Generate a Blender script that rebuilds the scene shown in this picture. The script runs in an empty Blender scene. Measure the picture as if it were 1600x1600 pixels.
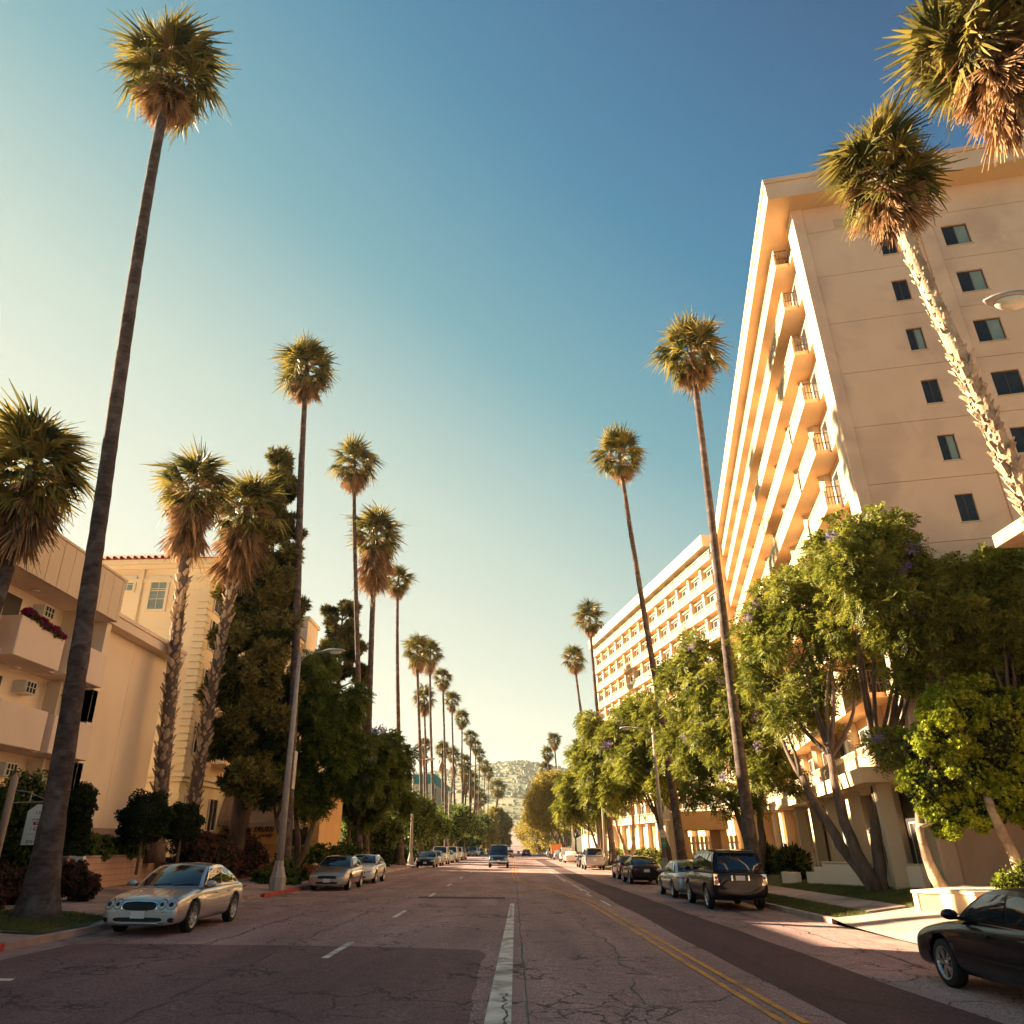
import bpy, bmesh, math, random
import numpy as np
from mathutils import Vector, Matrix
from mathutils.bvhtree import BVHTree

R = math.radians
sc = bpy.context.scene
col = sc.collection

# ------------------------------------------------------------------ camera, sky, sun
cam_d = bpy.data.cameras.new('camera')
cam = bpy.data.objects.new('camera', cam_d)
col.objects.link(cam)
cam_d.sensor_width = 36.0
cam_d.lens = 1159.43 / 1600 * 36.0
cam_d.clip_start = 0.1
cam_d.clip_end = 12000
mw = Matrix(((0.99977834, 0.02004082, -0.00645316), (0.00235861, -0.41118373, -0.91154944),
             (-0.02092163, 0.91133216, -0.41113985))).to_4x4()
# columns of the world rotation are the camera axes
cam.matrix_world = Matrix.Translation((0, 0, 1.9)) @ mw
sc.camera = cam

SUN_AZ, SUN_EL = R(-64), R(24)          # azimuth from +Y towards +X
sunvec = Vector((math.sin(SUN_AZ) * math.cos(SUN_EL), math.cos(SUN_AZ) * math.cos(SUN_EL), math.sin(SUN_EL)))
w = bpy.data.worlds.new('World')
sc.world = w
w.use_nodes = True
nt = w.node_tree
nt.nodes.clear()
sky = nt.nodes.new('ShaderNodeTexSky')
sky.sky_type = 'NISHITA'
sky.sun_disc = False
sky.sun_elevation = SUN_EL
sky.sun_rotation = SUN_AZ
sky.altitude = 50
sky.air_density = 1.0
sky.dust_density = 0.6
sky.ozone_density = 3.0
EXPO = 2.75
# the photograph's sky: pale cream at the horizon and towards the sun, deep blue high up away from it
tcw = nt.nodes.new('ShaderNodeTexCoord')
nrm = nt.nodes.new('ShaderNodeVectorMath'); nrm.operation = 'NORMALIZE'
dotn = nt.nodes.new('ShaderNodeVectorMath'); dotn.operation = 'DOT_PRODUCT'
dotn.inputs[1].default_value = tuple(sunvec)
sep = nt.nodes.new('ShaderNodeSeparateXYZ')
mxs = nt.nodes.new('ShaderNodeMath'); mxs.operation = 'MAXIMUM'; mxs.inputs[1].default_value = 0.0
mxe = nt.nodes.new('ShaderNodeMath'); mxe.operation = 'MAXIMUM'; mxe.inputs[1].default_value = 0.0
mad = nt.nodes.new('ShaderNodeMath'); mad.operation = 'MULTIPLY_ADD'; mad.inputs[1].default_value = 0.6; mad.inputs[2].default_value = 1.0
sbt = nt.nodes.new('ShaderNodeMath'); sbt.operation = 'SUBTRACT'
half = nt.nodes.new('ShaderNodeMath'); half.operation = 'MULTIPLY'; half.inputs[1].default_value = 0.6
ramp = nt.nodes.new('ShaderNodeValToRGB')
SKYP = [(-.85, (.0, .068, .19)), (-.67, (.0, .085, .23)), (-.58, (.002, .13, .30)), (-.45, (.014, .20, .37)), (-.25, (.12, .35, .43)), (-.05, (.45, .58, .53)), (.10, (.62, .68, .59)), (.30, (.76, .75, .60))]
el = ramp.color_ramp.elements
while len(el) < len(SKYP): el.new(.5)
for e_, (u_, c_) in zip(el, SKYP):
    e_.position = (u_ + 1) * .6; e_.color = (*c_, 1)
gain = nt.nodes.new('ShaderNodeVectorMath'); gain.operation = 'SCALE'
gain.inputs['Scale'].default_value = 1 / (.12 * 2 ** EXPO)
warm = nt.nodes.new('ShaderNodeVectorMath'); warm.operation = 'MULTIPLY'
warm.inputs[1].default_value = (1.0, .92, .62)
mixs = nt.nodes.new('ShaderNodeMix'); mixs.data_type = 'RGBA'; mixs.inputs[0].default_value = 0.98
bg = nt.nodes.new('ShaderNodeBackground')
bg.inputs['Strength'].default_value = 0.12
wo = nt.nodes.new('ShaderNodeOutputWorld')
L = nt.links.new
L(tcw.outputs['Generated'], nrm.inputs[0]); L(nrm.outputs[0], dotn.inputs[0]); L(nrm.outputs[0], sep.inputs[0])
L(dotn.outputs['Value'], mxs.inputs[0]); L(sep.outputs['Z'], mxe.inputs[0])
L(mxs.outputs[0], mad.inputs[0]); L(mad.outputs[0], sbt.inputs[0]); L(mxe.outputs[0], sbt.inputs[1])
L(sbt.outputs[0], half.inputs[0]); L(half.outputs[0], ramp.inputs[0]); L(ramp.outputs[0], gain.inputs[0])
L(sky.outputs[0], warm.inputs[0]); L(warm.outputs[0], mixs.inputs[6]); L(gain.outputs[0], mixs.inputs[7])
L(mixs.outputs[2], bg.inputs['Color']); L(bg.outputs[0], wo.inputs['Surface'])

sl = bpy.data.lights.new('sun', 'SUN')
sl.energy = 5.0
sl.angle = R(0.5)
sl.color = (1.0, 0.80, 0.52)
so = bpy.data.objects.new('sun', sl)
col.objects.link(so)
so.location = sunvec * 100
so.rotation_euler = sunvec.to_track_quat('Z', 'Y').to_euler()

sc.view_settings.view_transform = 'Standard'
sc.view_settings.look = 'None'
sc.view_settings.exposure = EXPO
sc.view_settings.gamma = 1.0
sc.view_settings.use_curve_mapping = False
sc.render.engine = 'CYCLES'

# ------------------------------------------------------------------ materials
def _n(nt, t, **kw):
    n = nt.nodes.new(t)
    for k, v in kw.items():
        setattr(n, k, v)
    return n

def base_mat(name, rough=0.8, metal=0.0, spec=0.4):
    m = bpy.data.materials.new(name)
    m.use_nodes = True
    b = m.node_tree.nodes['Principled BSDF']
    b.inputs['Roughness'].default_value = rough
    b.inputs['Metallic'].default_value = metal
    b.inputs['Specular IOR Level'].default_value = spec
    return m, m.node_tree, b

def noise_mat(name, c1, c2, scale=2.0, rough=0.85, bump=0.1, bscale=30, metal=0.0, spec=0.3, detail=5, stretch=(1, 1, 1), coat=0.0, c3=None, c3scale=.3):
    m, nt, b = base_mat(name, rough, metal, spec)
    tc = _n(nt, 'ShaderNodeTexCoord')
    mp = _n(nt, 'ShaderNodeMapping')
    mp.inputs['Scale'].default_value = stretch
    nt.links.new(tc.outputs['Object'], mp.inputs[0])
    no = _n(nt, 'ShaderNodeTexNoise')
    no.inputs['Scale'].default_value = scale
    no.inputs['Detail'].default_value = detail
    no.inputs['Roughness'].default_value = 0.6
    nt.links.new(mp.outputs[0], no.inputs['Vector'])
    r = _n(nt, 'ShaderNodeValToRGB')
    r.color_ramp.elements[0].position = 0.35
    r.color_ramp.elements[1].position = 0.68
    r.color_ramp.elements[0].color = (*c1, 1)
    r.color_ramp.elements[1].color = (*c2, 1)
    nt.links.new(no.outputs[0], r.inputs[0])
    out = r.outputs[0]
    if c3:
        n3 = _n(nt, 'ShaderNodeTexNoise')
        n3.inputs['Scale'].default_value = c3scale
        n3.inputs['Detail'].default_value = 6
        n3.inputs['Distortion'].default_value = .6
        nt.links.new(tc.outputs['Object'], n3.inputs['Vector'])
        r3 = _n(nt, 'ShaderNodeValToRGB')
        r3.color_ramp.elements[0].position = 0.47
        r3.color_ramp.elements[1].position = 0.68
        nt.links.new(n3.outputs[0], r3.inputs[0])
        mx = _n(nt, 'ShaderNodeMix', data_type='RGBA')
        nt.links.new(r3.outputs[0], mx.inputs[0])
        nt.links.new(out, mx.inputs[6])
        mx.inputs[7].default_value = (*c3, 1)
        out = mx.outputs[2]
    nt.links.new(out, b.inputs['Base Color'])
    if bump:
        n2 = _n(nt, 'ShaderNodeTexNoise')
        n2.inputs['Scale'].default_value = bscale
        n2.inputs['Detail'].default_value = 4
        nt.links.new(mp.outputs[0], n2.inputs['Vector'])
        bp = _n(nt, 'ShaderNodeBump')
        bp.inputs['Strength'].default_value = bump
        bp.inputs['Distance'].default_value = 0.05
        nt.links.new(n2.outputs[0], bp.inputs['Height'])
        nt.links.new(bp.outputs[0], b.inputs['Normal'])
    if coat:
        b.inputs['Coat Weight'].default_value = coat
        b.inputs['Coat Roughness'].default_value = 0.03
    return m

def leaf_mat(name, c1, c2, trans=0.35, scale=0.7, rough=0.55):
    m = bpy.data.materials.new(name)
    m.use_nodes = True
    nt = m.node_tree
    b = nt.nodes['Principled BSDF']
    b.inputs['Roughness'].default_value = rough
    b.inputs['Specular IOR Level'].default_value = 0.25
    geo = _n(nt, 'ShaderNodeNewGeometry')
    tc = _n(nt, 'ShaderNodeTexCoord')
    no = _n(nt, 'ShaderNodeTexNoise')
    no.inputs['Scale'].default_value = scale
    no.inputs['Detail'].default_value = 3
    nt.links.new(tc.outputs['Object'], no.inputs['Vector'])
    ma = _n(nt, 'ShaderNodeMath', operation='ADD')
    nt.links.new(no.outputs[0], ma.inputs[0])
    m2 = _n(nt, 'ShaderNodeMath', operation='MULTIPLY')
    m2.inputs[1].default_value = 0.5
    nt.links.new(geo.outputs['Random Per Island'], m2.inputs[0])
    nt.links.new(m2.outputs[0], ma.inputs[1])
    r = _n(nt, 'ShaderNodeValToRGB')
    r.color_ramp.elements[0].position = 0.45
    r.color_ramp.elements[1].position = 1.0
    r.color_ramp.elements[0].color = (*c1, 1)
    r.color_ramp.elements[1].color = (*c2, 1)
    nt.links.new(ma.outputs[0], r.inputs[0])
    nt.links.new(r.outputs[0], b.inputs['Base Color'])
    t = _n(nt, 'ShaderNodeBsdfTranslucent')
    nt.links.new(r.outputs[0], t.inputs['Color'])
    mx = _n(nt, 'ShaderNodeMixShader')
    mx.inputs[0].default_value = trans
    o = nt.nodes['Material Output']
    nt.links.new(b.outputs[0], mx.inputs[1])
    nt.links.new(t.outputs[0], mx.inputs[2])
    nt.links.new(mx.outputs[0], o.inputs['Surface'])
    return m

def asphalt_mat(name, c1, c2, crack=1.0, seam=False):
    m, nt, b = base_mat(name, 0.85, 0, 0.3)
    tc = _n(nt, 'ShaderNodeTexCoord')
    big = _n(nt, 'ShaderNodeTexNoise')
    big.inputs['Scale'].default_value = 0.22
    big.inputs['Detail'].default_value = 6
    big.inputs['Roughness'].default_value = 0.6
    mpb = _n(nt, 'ShaderNodeMapping')
    mpb.inputs['Scale'].default_value = (1.6, .5, 1)
    nt.links.new(tc.outputs['Object'], mpb.inputs[0])
    nt.links.new(mpb.outputs[0], big.inputs['Vector'])
    r = _n(nt, 'ShaderNodeValToRGB')
    r.color_ramp.elements[0].position = 0.32
    r.color_ramp.elements[1].position = 0.7
    r.color_ramp.elements[0].color = (*c1, 1)
    r.color_ramp.elements[1].color = (*c2, 1)
    nt.links.new(big.outputs[0], r.inputs[0])
    fine = _n(nt, 'ShaderNodeTexNoise')
    fine.inputs['Scale'].default_value = 34
    fine.inputs['Detail'].default_value = 3
    nt.links.new(tc.outputs['Object'], fine.inputs['Vector'])
    fr = _n(nt, 'ShaderNodeMapRange')
    fr.inputs[1].default_value = 0.3
    fr.inputs[2].default_value = 0.7
    fr.inputs[3].default_value = 0.42
    fr.inputs[4].default_value = 1.7
    nt.links.new(fine.outputs[0], fr.inputs[0])
    mx = _n(nt, 'ShaderNodeMix', data_type='RGBA', blend_type='MULTIPLY')
    mx.inputs[0].default_value = 1
    nt.links.new(r.outputs[0], mx.inputs[6])
    nt.links.new(fr.outputs[0], mx.inputs[7])
    lan = _n(nt, 'ShaderNodeTexNoise')
    lan.inputs['Scale'].default_value = 1.0
    lan.inputs['Detail'].default_value = 5
    mpl = _n(nt, 'ShaderNodeMapping')
    mpl.inputs['Scale'].default_value = (1.1, .07, 1)
    nt.links.new(tc.outputs['Object'], mpl.inputs[0])
    nt.links.new(mpl.outputs[0], lan.inputs['Vector'])
    mid = _n(nt, 'ShaderNodeTexNoise')
    mid.inputs['Scale'].default_value = 7
    mid.inputs['Detail'].default_value = 6
    mid.inputs['Roughness'].default_value = .7
    nt.links.new(tc.outputs['Object'], mid.inputs['Vector'])
    ad = _n(nt, 'ShaderNodeMath', operation='ADD')
    nt.links.new(lan.outputs[0], ad.inputs[0]); nt.links.new(mid.outputs[0], ad.inputs[1])
    lr = _n(nt, 'ShaderNodeMapRange')
    lr.inputs[1].default_value = .7; lr.inputs[2].default_value = 1.3; lr.inputs[3].default_value = .72; lr.inputs[4].default_value = 1.25
    nt.links.new(ad.outputs[0], lr.inputs[0])
    mx2 = _n(nt, 'ShaderNodeMix', data_type='RGBA', blend_type='MULTIPLY')
    mx2.inputs[0].default_value = 1
    nt.links.new(mx.outputs[2], mx2.inputs[6]); nt.links.new(lr.outputs[0], mx2.inputs[7])
    mx = mx2
    out = mx.outputs[2]
    hsrc = fine.outputs[0]
    if crack:
        dn = _n(nt, 'ShaderNodeTexNoise')
        dn.inputs['Scale'].default_value = 1.4
        dn.inputs['Detail'].default_value = 5
        nt.links.new(tc.outputs['Object'], dn.inputs['Vector'])
        sub = _n(nt, 'ShaderNodeVectorMath', operation='SCALE')
        sub.inputs['Scale'].default_value = 1.3
        nt.links.new(dn.outputs['Color'], sub.inputs[0])
        add = _n(nt, 'ShaderNodeVectorMath', operation='ADD')
        nt.links.new(tc.outputs['Object'], add.inputs[0])
        nt.links.new(sub.outputs[0], add.inputs[1])
        prev = None
        for sca, wid, lo, hi, sx in ((0.42, 0.020, .46, .56, 1.0), (1.1, 0.022, .53, .60, 1.0), (2.6, 0.03, .60, .66, 1.2)):
            mp = _n(nt, 'ShaderNodeMapping')
            mp.inputs['Scale'].default_value = (sx, 0.75, 1)
            nt.links.new(add.outputs[0], mp.inputs[0])
            vo = _n(nt, 'ShaderNodeTexVoronoi', feature='DISTANCE_TO_EDGE')
            vo.inputs['Scale'].default_value = sca
            nt.links.new(mp.outputs[0], vo.inputs['Vector'])
            mr = _n(nt, 'ShaderNodeMapRange')
            mr.inputs[1].default_value = wid * sca * .45
            mr.inputs[2].default_value = wid * sca * 1.2
            mr.inputs[3].default_value = 1
            mr.inputs[4].default_value = 0
            nt.links.new(vo.outputs['Distance'], mr.inputs[0])
            mk = _n(nt, 'ShaderNodeTexNoise')
            mk.inputs['Scale'].default_value = 0.35
            mk.inputs['Detail'].default_value = 3
            mpp = _n(nt, 'ShaderNodeMapping')
            mpp.inputs['Location'].default_value = (sca * 13, 4, 0)
            nt.links.new(tc.outputs['Object'], mpp.inputs[0])
            nt.links.new(mpp.outputs[0], mk.inputs['Vector'])
            mkr = _n(nt, 'ShaderNodeMapRange')
            mkr.inputs[1].default_value = lo
            mkr.inputs[2].default_value = hi
            nt.links.new(mk.outputs[0], mkr.inputs[0])
            mm = _n(nt, 'ShaderNodeMath', operation='MULTIPLY')
            nt.links.new(mr.outputs[0], mm.inputs[0])
            nt.links.new(mkr.outputs[0], mm.inputs[1])
            if prev is None:
                prev = mm.outputs[0]
            else:
                mxm = _n(nt, 'ShaderNodeMath', operation='MAXIMUM')
                nt.links.new(prev, mxm.inputs[0])
                nt.links.new(mm.outputs[0], mxm.inputs[1])
                prev = mxm.outputs[0]
        cm = _n(nt, 'ShaderNodeMath', operation='MULTIPLY')
        cm.inputs[1].default_value = crack
        nt.links.new(prev, cm.inputs[0])
        mc = _n(nt, 'ShaderNodeMix', data_type='RGBA')
        nt.links.new(cm.outputs[0], mc.inputs[0])
        nt.links.new(out, mc.inputs[6])
        mc.inputs[7].default_value = (c1[0] * .2, c1[1] * .2, c1[2] * .2, 1)
        out = mc.outputs[2]
    nt.links.new(out, b.inputs['Base Color'])
    bp = _n(nt, 'ShaderNodeBump')
    bp.inputs['Strength'].default_value = 0.35
    bp.inputs['Distance'].default_value = 0.02
    nt.links.new(hsrc, bp.inputs['Height'])
    nt.links.new(bp.outputs[0], b.inputs['Normal'])
    return m

def paint_mat(name, c, metal=0.0, rough=0.35, coat=1.0):
    m = noise_mat(name, c, tuple(min(1, x * 1.06) for x in c), 3, rough, 0.0, metal=metal, spec=.15 if max(c) < .05 else .4, coat=.55 if max(c) < .05 else coat)
    return m

def glass_mat(name, c=(0.01, 0.014, 0.018), rough=0.04, spec=0.9, c2=None):
    m = noise_mat(name, c, c2 or tuple(x * 1.6 for x in c), 0.8, rough, 0.0, spec=spec)
    return m

M = {}
M['asphalt'] = asphalt_mat('asphalt', (0.20, 0.120, 0.112), (0.33, 0.212, 0.195), 0.9)
M['asphalt_patch'] = asphalt_mat('asphalt_patch', (0.052, 0.022, 0.025), (0.086, 0.040, 0.042), 0.25)
M['gutter'] = noise_mat('gutter', (0.26, .17, .145), (0.38, .26, .225), 1.5, .85, .2, 60, c3=(.12, .095, .08), c3scale=.8)
M['concrete'] = noise_mat('concrete', (0.34, .235, .20), (0.45, .33, .28), 1.2, .88, .2, 50, c3=(.19, .15, .125), c3scale=.5)
M['kerb_red'] = noise_mat('kerb_red', (0.30, .025, .022), (0.42, .05, .04), 3, .7, .2, 40, c3=(.22, .12, .1), c3scale=2.5)
M['white_paint'] = noise_mat('white_paint', (0.55, .50, .42), (0.72, .68, .58), 4, .7, .15, 40, c3=(.25, .2, .17), c3scale=2.2)
M['yellow_paint'] = noise_mat('yellow_paint', (0.50, .21, .03), (0.64, .30, .05), 4, .7, .15, 40, c3=(.2, .12, .08), c3scale=2.0)
M['tar'] = noise_mat('tar', (.02, .015, .015), (.03, .024, .022), 5, .6, .1)
M['ground'] = noise_mat('ground', (.07, .06, .03), (.13, .10, .05), .3, .95, .2, 5)
M['soil'] = noise_mat('soil', (.05, .032, .022), (.08, .05, .035), 2, .95, .4, 25)
M['lawn'] = noise_mat('lawn', (.055, .062, .018), (.10, .095, .03), 2, .95, .4, 60)
M['grass'] = leaf_mat('grass', (.06, .075, .016), (.18, .17, .045), .3, 2)
M['stucco_peach'] = noise_mat('stucco_peach', (.82, .505, .335), (.88, .58, .40), .35, .9, .12, 40, detail=8, c3=(.69, .43, .30), c3scale=.42)
M['stucco_cream'] = noise_mat('stucco_cream', (.55, .43, .29), (.61, .49, .34), .5, .85, .1, 40, detail=8)
M['slab_cream'] = noise_mat('slab_cream', (.74, .48, .26), (.80, .55, .32), .5, .85, .06, 40, detail=8, c3=(.62, .42, .26), c3scale=.3)
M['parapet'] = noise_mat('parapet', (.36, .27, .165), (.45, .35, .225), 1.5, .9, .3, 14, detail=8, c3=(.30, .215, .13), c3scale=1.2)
M['stucco_A'] = noise_mat('stucco_A', (.82, .64, .47), (.86, .69, .52), .4, .9, .08, 40, detail=8, c3=(.79, .61, .45), c3scale=.3)
M['stucco_A2'] = noise_mat('stucco_A2', (.75, .58, .45), (.80, .63, .50), .4, .9, .08, 40, detail=8)
M['skirt'] = noise_mat('skirt', (.36, .24, .22), (.40, .28, .25), .6, .9, .08, 40)
M['siding'] = noise_mat('siding', (.68, .51, .36), (.73, .56, .40), .8, .85, .08, 30, stretch=(1, 1, .2))
M['stucco_B'] = noise_mat('stucco_B', (.86, .69, .45), (.90, .74, .50), .35, .9, .08, 40, detail=8, c3=(.70, .47, .30), c3scale=.12)
M['trim_B'] = noise_mat('trim_B', (.80, .66, .44), (.86, .72, .50), .6, .85, .06, 40)
M['roof_tile'] = noise_mat('roof_tile', (.26, .07, .04), (.36, .12, .07), 3, .85, .5, 12)
M['win_glass'] = glass_mat('win_glass', (0.020, 0.016, 0.016), .08, .35, (.05, .05, .05))
M['win_glass_pale'] = glass_mat('win_glass_pale', (0.20, 0.24, 0.20), .15, .6, (.32, .36, .30))
M['curtain'] = noise_mat('curtain', (.42, .40, .30), (.55, .53, .42), 2, .9, .3, 8, stretch=(8, 8, .3))
M['frame_dark'] = noise_mat('frame_dark', (.07, .05, .045), (.10, .08, .07), 4, .5, .02)
M['frame_white'] = noise_mat('frame_white', (.60, .56, .48), (.68, .64, .56), 4, .5, .02)
M['rail'] = noise_mat('rail', (.62, .52, .38), (.70, .60, .46), 4, .5, .02)
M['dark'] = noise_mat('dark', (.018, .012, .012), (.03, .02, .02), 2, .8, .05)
M['door_in'] = noise_mat('door_in', (.03, .02, .02), (.05, .035, .03), 2, .6, .05)
M['metal_grey'] = noise_mat('metal_grey', (.34, .30, .27), (.46, .41, .37), 6, .55, .08, 60, metal=.35)
M['pole'] = noise_mat('pole', (.30, .25, .22), (.44, .38, .34), 12, .8, .25, 70, stretch=(1, 1, .3))
M['lamp_glass'] = noise_mat('lamp_glass', (.62, .58, .46), (.70, .66, .54), 2, .2, .02, spec=.6)
M['awning'] = noise_mat('awning', (.34, .27, .235), (.42, .34, .29), .8, .9, .1, 20)
M['awning_cream'] = noise_mat('awning_cream', (.62, .52, .40), (.70, .6, .47), .8, .9, .1, 20)
M['beige_wall'] = noise_mat('beige_wall', (.55, .33, .15), (.62, .38, .18), .7, .9, .08, 30)
M['teal'] = noise_mat('teal', (.01, .20, .22), (.02, .27, .28), .4, .6, .05)
M['white_wall'] = noise_mat('white_wall', (.62, .58, .48), (.70, .66, .56), .4, .85, .05)
M['block'] = noise_mat('block', (.44, .27, .20), (.56, .36, .275), 1.2, .9, .25, 40)
M['mortar'] = noise_mat('mortar', (.22, .14, .11), (.28, .18, .14), 3, .95, .2)
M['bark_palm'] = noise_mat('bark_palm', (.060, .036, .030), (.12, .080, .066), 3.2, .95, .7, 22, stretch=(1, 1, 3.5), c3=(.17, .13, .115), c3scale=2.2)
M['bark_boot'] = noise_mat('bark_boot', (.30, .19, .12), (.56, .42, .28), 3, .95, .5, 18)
M['bark'] = noise_mat('bark', (.085, .055, .042), (.17, .115, .085), 4, .95, .6, 20, stretch=(1, 1, .3))
M['bark_light'] = noise_mat('bark_light', (.30, .20, .13), (.48, .36, .25), 3, .9, .5, 14, c3=(.16, .09, .06), c3scale=1.5)
M['frond'] = leaf_mat('frond', (.030, .042, .014), (.26, .20, .045), .34, 1.6)
M['frond_dead'] = leaf_mat('frond_dead', (.13, .058, .030), (.46, .27, .13), .20, 1.6, .8)
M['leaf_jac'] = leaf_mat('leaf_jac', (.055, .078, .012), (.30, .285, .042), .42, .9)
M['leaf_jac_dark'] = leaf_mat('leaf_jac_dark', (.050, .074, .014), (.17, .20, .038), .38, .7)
M['leaf_ficus'] = leaf_mat('leaf_ficus', (.10, .15, .010), (.40, .42, .028), .42, .9, .4)
M['leaf_syc'] = leaf_mat('leaf_syc', (.17, .13, .020), (.36, .27, .045), .42, .3)
M['leaf_pine'] = leaf_mat('leaf_pine', (.035, .042, .014), (.30, .23, .06), .2, .28, .8)
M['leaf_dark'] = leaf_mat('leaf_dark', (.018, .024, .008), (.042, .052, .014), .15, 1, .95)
M['leaf_red'] = leaf_mat('leaf_red', (.055, .022, .018), (.14, .055, .035), .25, 1)
M['bloom_purple'] = leaf_mat('bloom_purple', (.22, .14, .36), (.40, .28, .52), .4, 1)
M['bloom_magenta'] = leaf_mat('bloom_magenta', (.28, .015, .10), (.48, .04, .20), .4, 1)
M['bloom_red'] = leaf_mat('bloom_red', (.50, .05, .03), (.75, .16, .10), .3, 1)
M['bloom_white'] = leaf_mat('bloom_white', (.60, .48, .30), (.78, .68, .50), .3, 1)
M['hill'] = noise_mat('hill', (.060, .075, .028), (.19, .165, .085), .02, .95, 0, c3=(.30, .27, .16), c3scale=.006)
M['house'] = noise_mat('house', (.6, .5, .38), (.7, .6, .48), .05, .9, 0)
M['rubber'] = noise_mat('rubber', (.012, .011, .011), (.02, .018, .018), 8, .8, .1, 60)
M['rim'] = noise_mat('rim', (.50, .47, .44), (.60, .57, .54), 6, .3, .0, metal=.85)
M['chrome'] = noise_mat('chrome', (.75, .72, .68), (.8, .77, .73), 6, .12, .0, metal=1)
M['car_glass'] = glass_mat('car_glass', (0.010, 0.014, 0.020), .02, 1.0)
M['car_trim'] = noise_mat('car_trim', (.012, .010, .010), (.018, .015, .015), 3, .45, .0)
M['lens'] = noise_mat('lens', (.30, .28, .27), (.60, .57, .52), 22, .12, .3, metal=.3, spec=.9, coat=1)
M['tail'] = noise_mat('tail', (.28, .012, .014), (.42, .03, .03), 12, .12, .0, spec=.8, coat=1)
M['amber'] = noise_mat('amber', (.6, .16, .03), (.7, .22, .05), 12, .15, .0, spec=.8, coat=1)
M['plate'] = noise_mat('plate', (.70, .64, .55), (.74, .68, .6), 3, .5, .0)
M['ink'] = noise_mat('ink', (.03, .025, .04), (.04, .035, .05), 3, .6, .0)
M['sign_red'] = noise_mat('sign_red', (.45, .02, .02), (.5, .03, .03), 3, .5, .0)
M['sign_white'] = noise_mat('sign_white', (.72, .68, .58), (.78, .74, .64), 3, .5, .0)
M['sign_green'] = noise_mat('sign_green', (.06, .30, .18), (.08, .34, .2), 3, .5, .0)
M['wood_sign'] = noise_mat('wood_sign', (.34, .24, .17), (.48, .36, .26), 2, .8, .2, 20, stretch=(1, 1, .2))
for nm, c, mt in (('paint_silver', (.47, .44, .43), .65), ('paint_beige', (.46, .36, .28), .7), ('paint_white', (.74, .70, .62), 0),
                  ('paint_black', (.006, .005, .008), .0), ('paint_grey', (.30, .31, .31), .7), ('paint_blue', (.04, .07, .12), .5),
                  ('paint_bluegrey', (.42, .46, .46), .6), ('paint_red', (.20, .015, .015), .2), ('paint_orange', (.60, .17, .02), 0),
                  ('paint_plum', (.018, .008, .010), .2)):
    M[nm] = paint_mat(nm, c, mt)

# ------------------------------------------------------------------ object helpers
def children(o):
    return [c for c in bpy.data.objects if c.parent == o]

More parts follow.
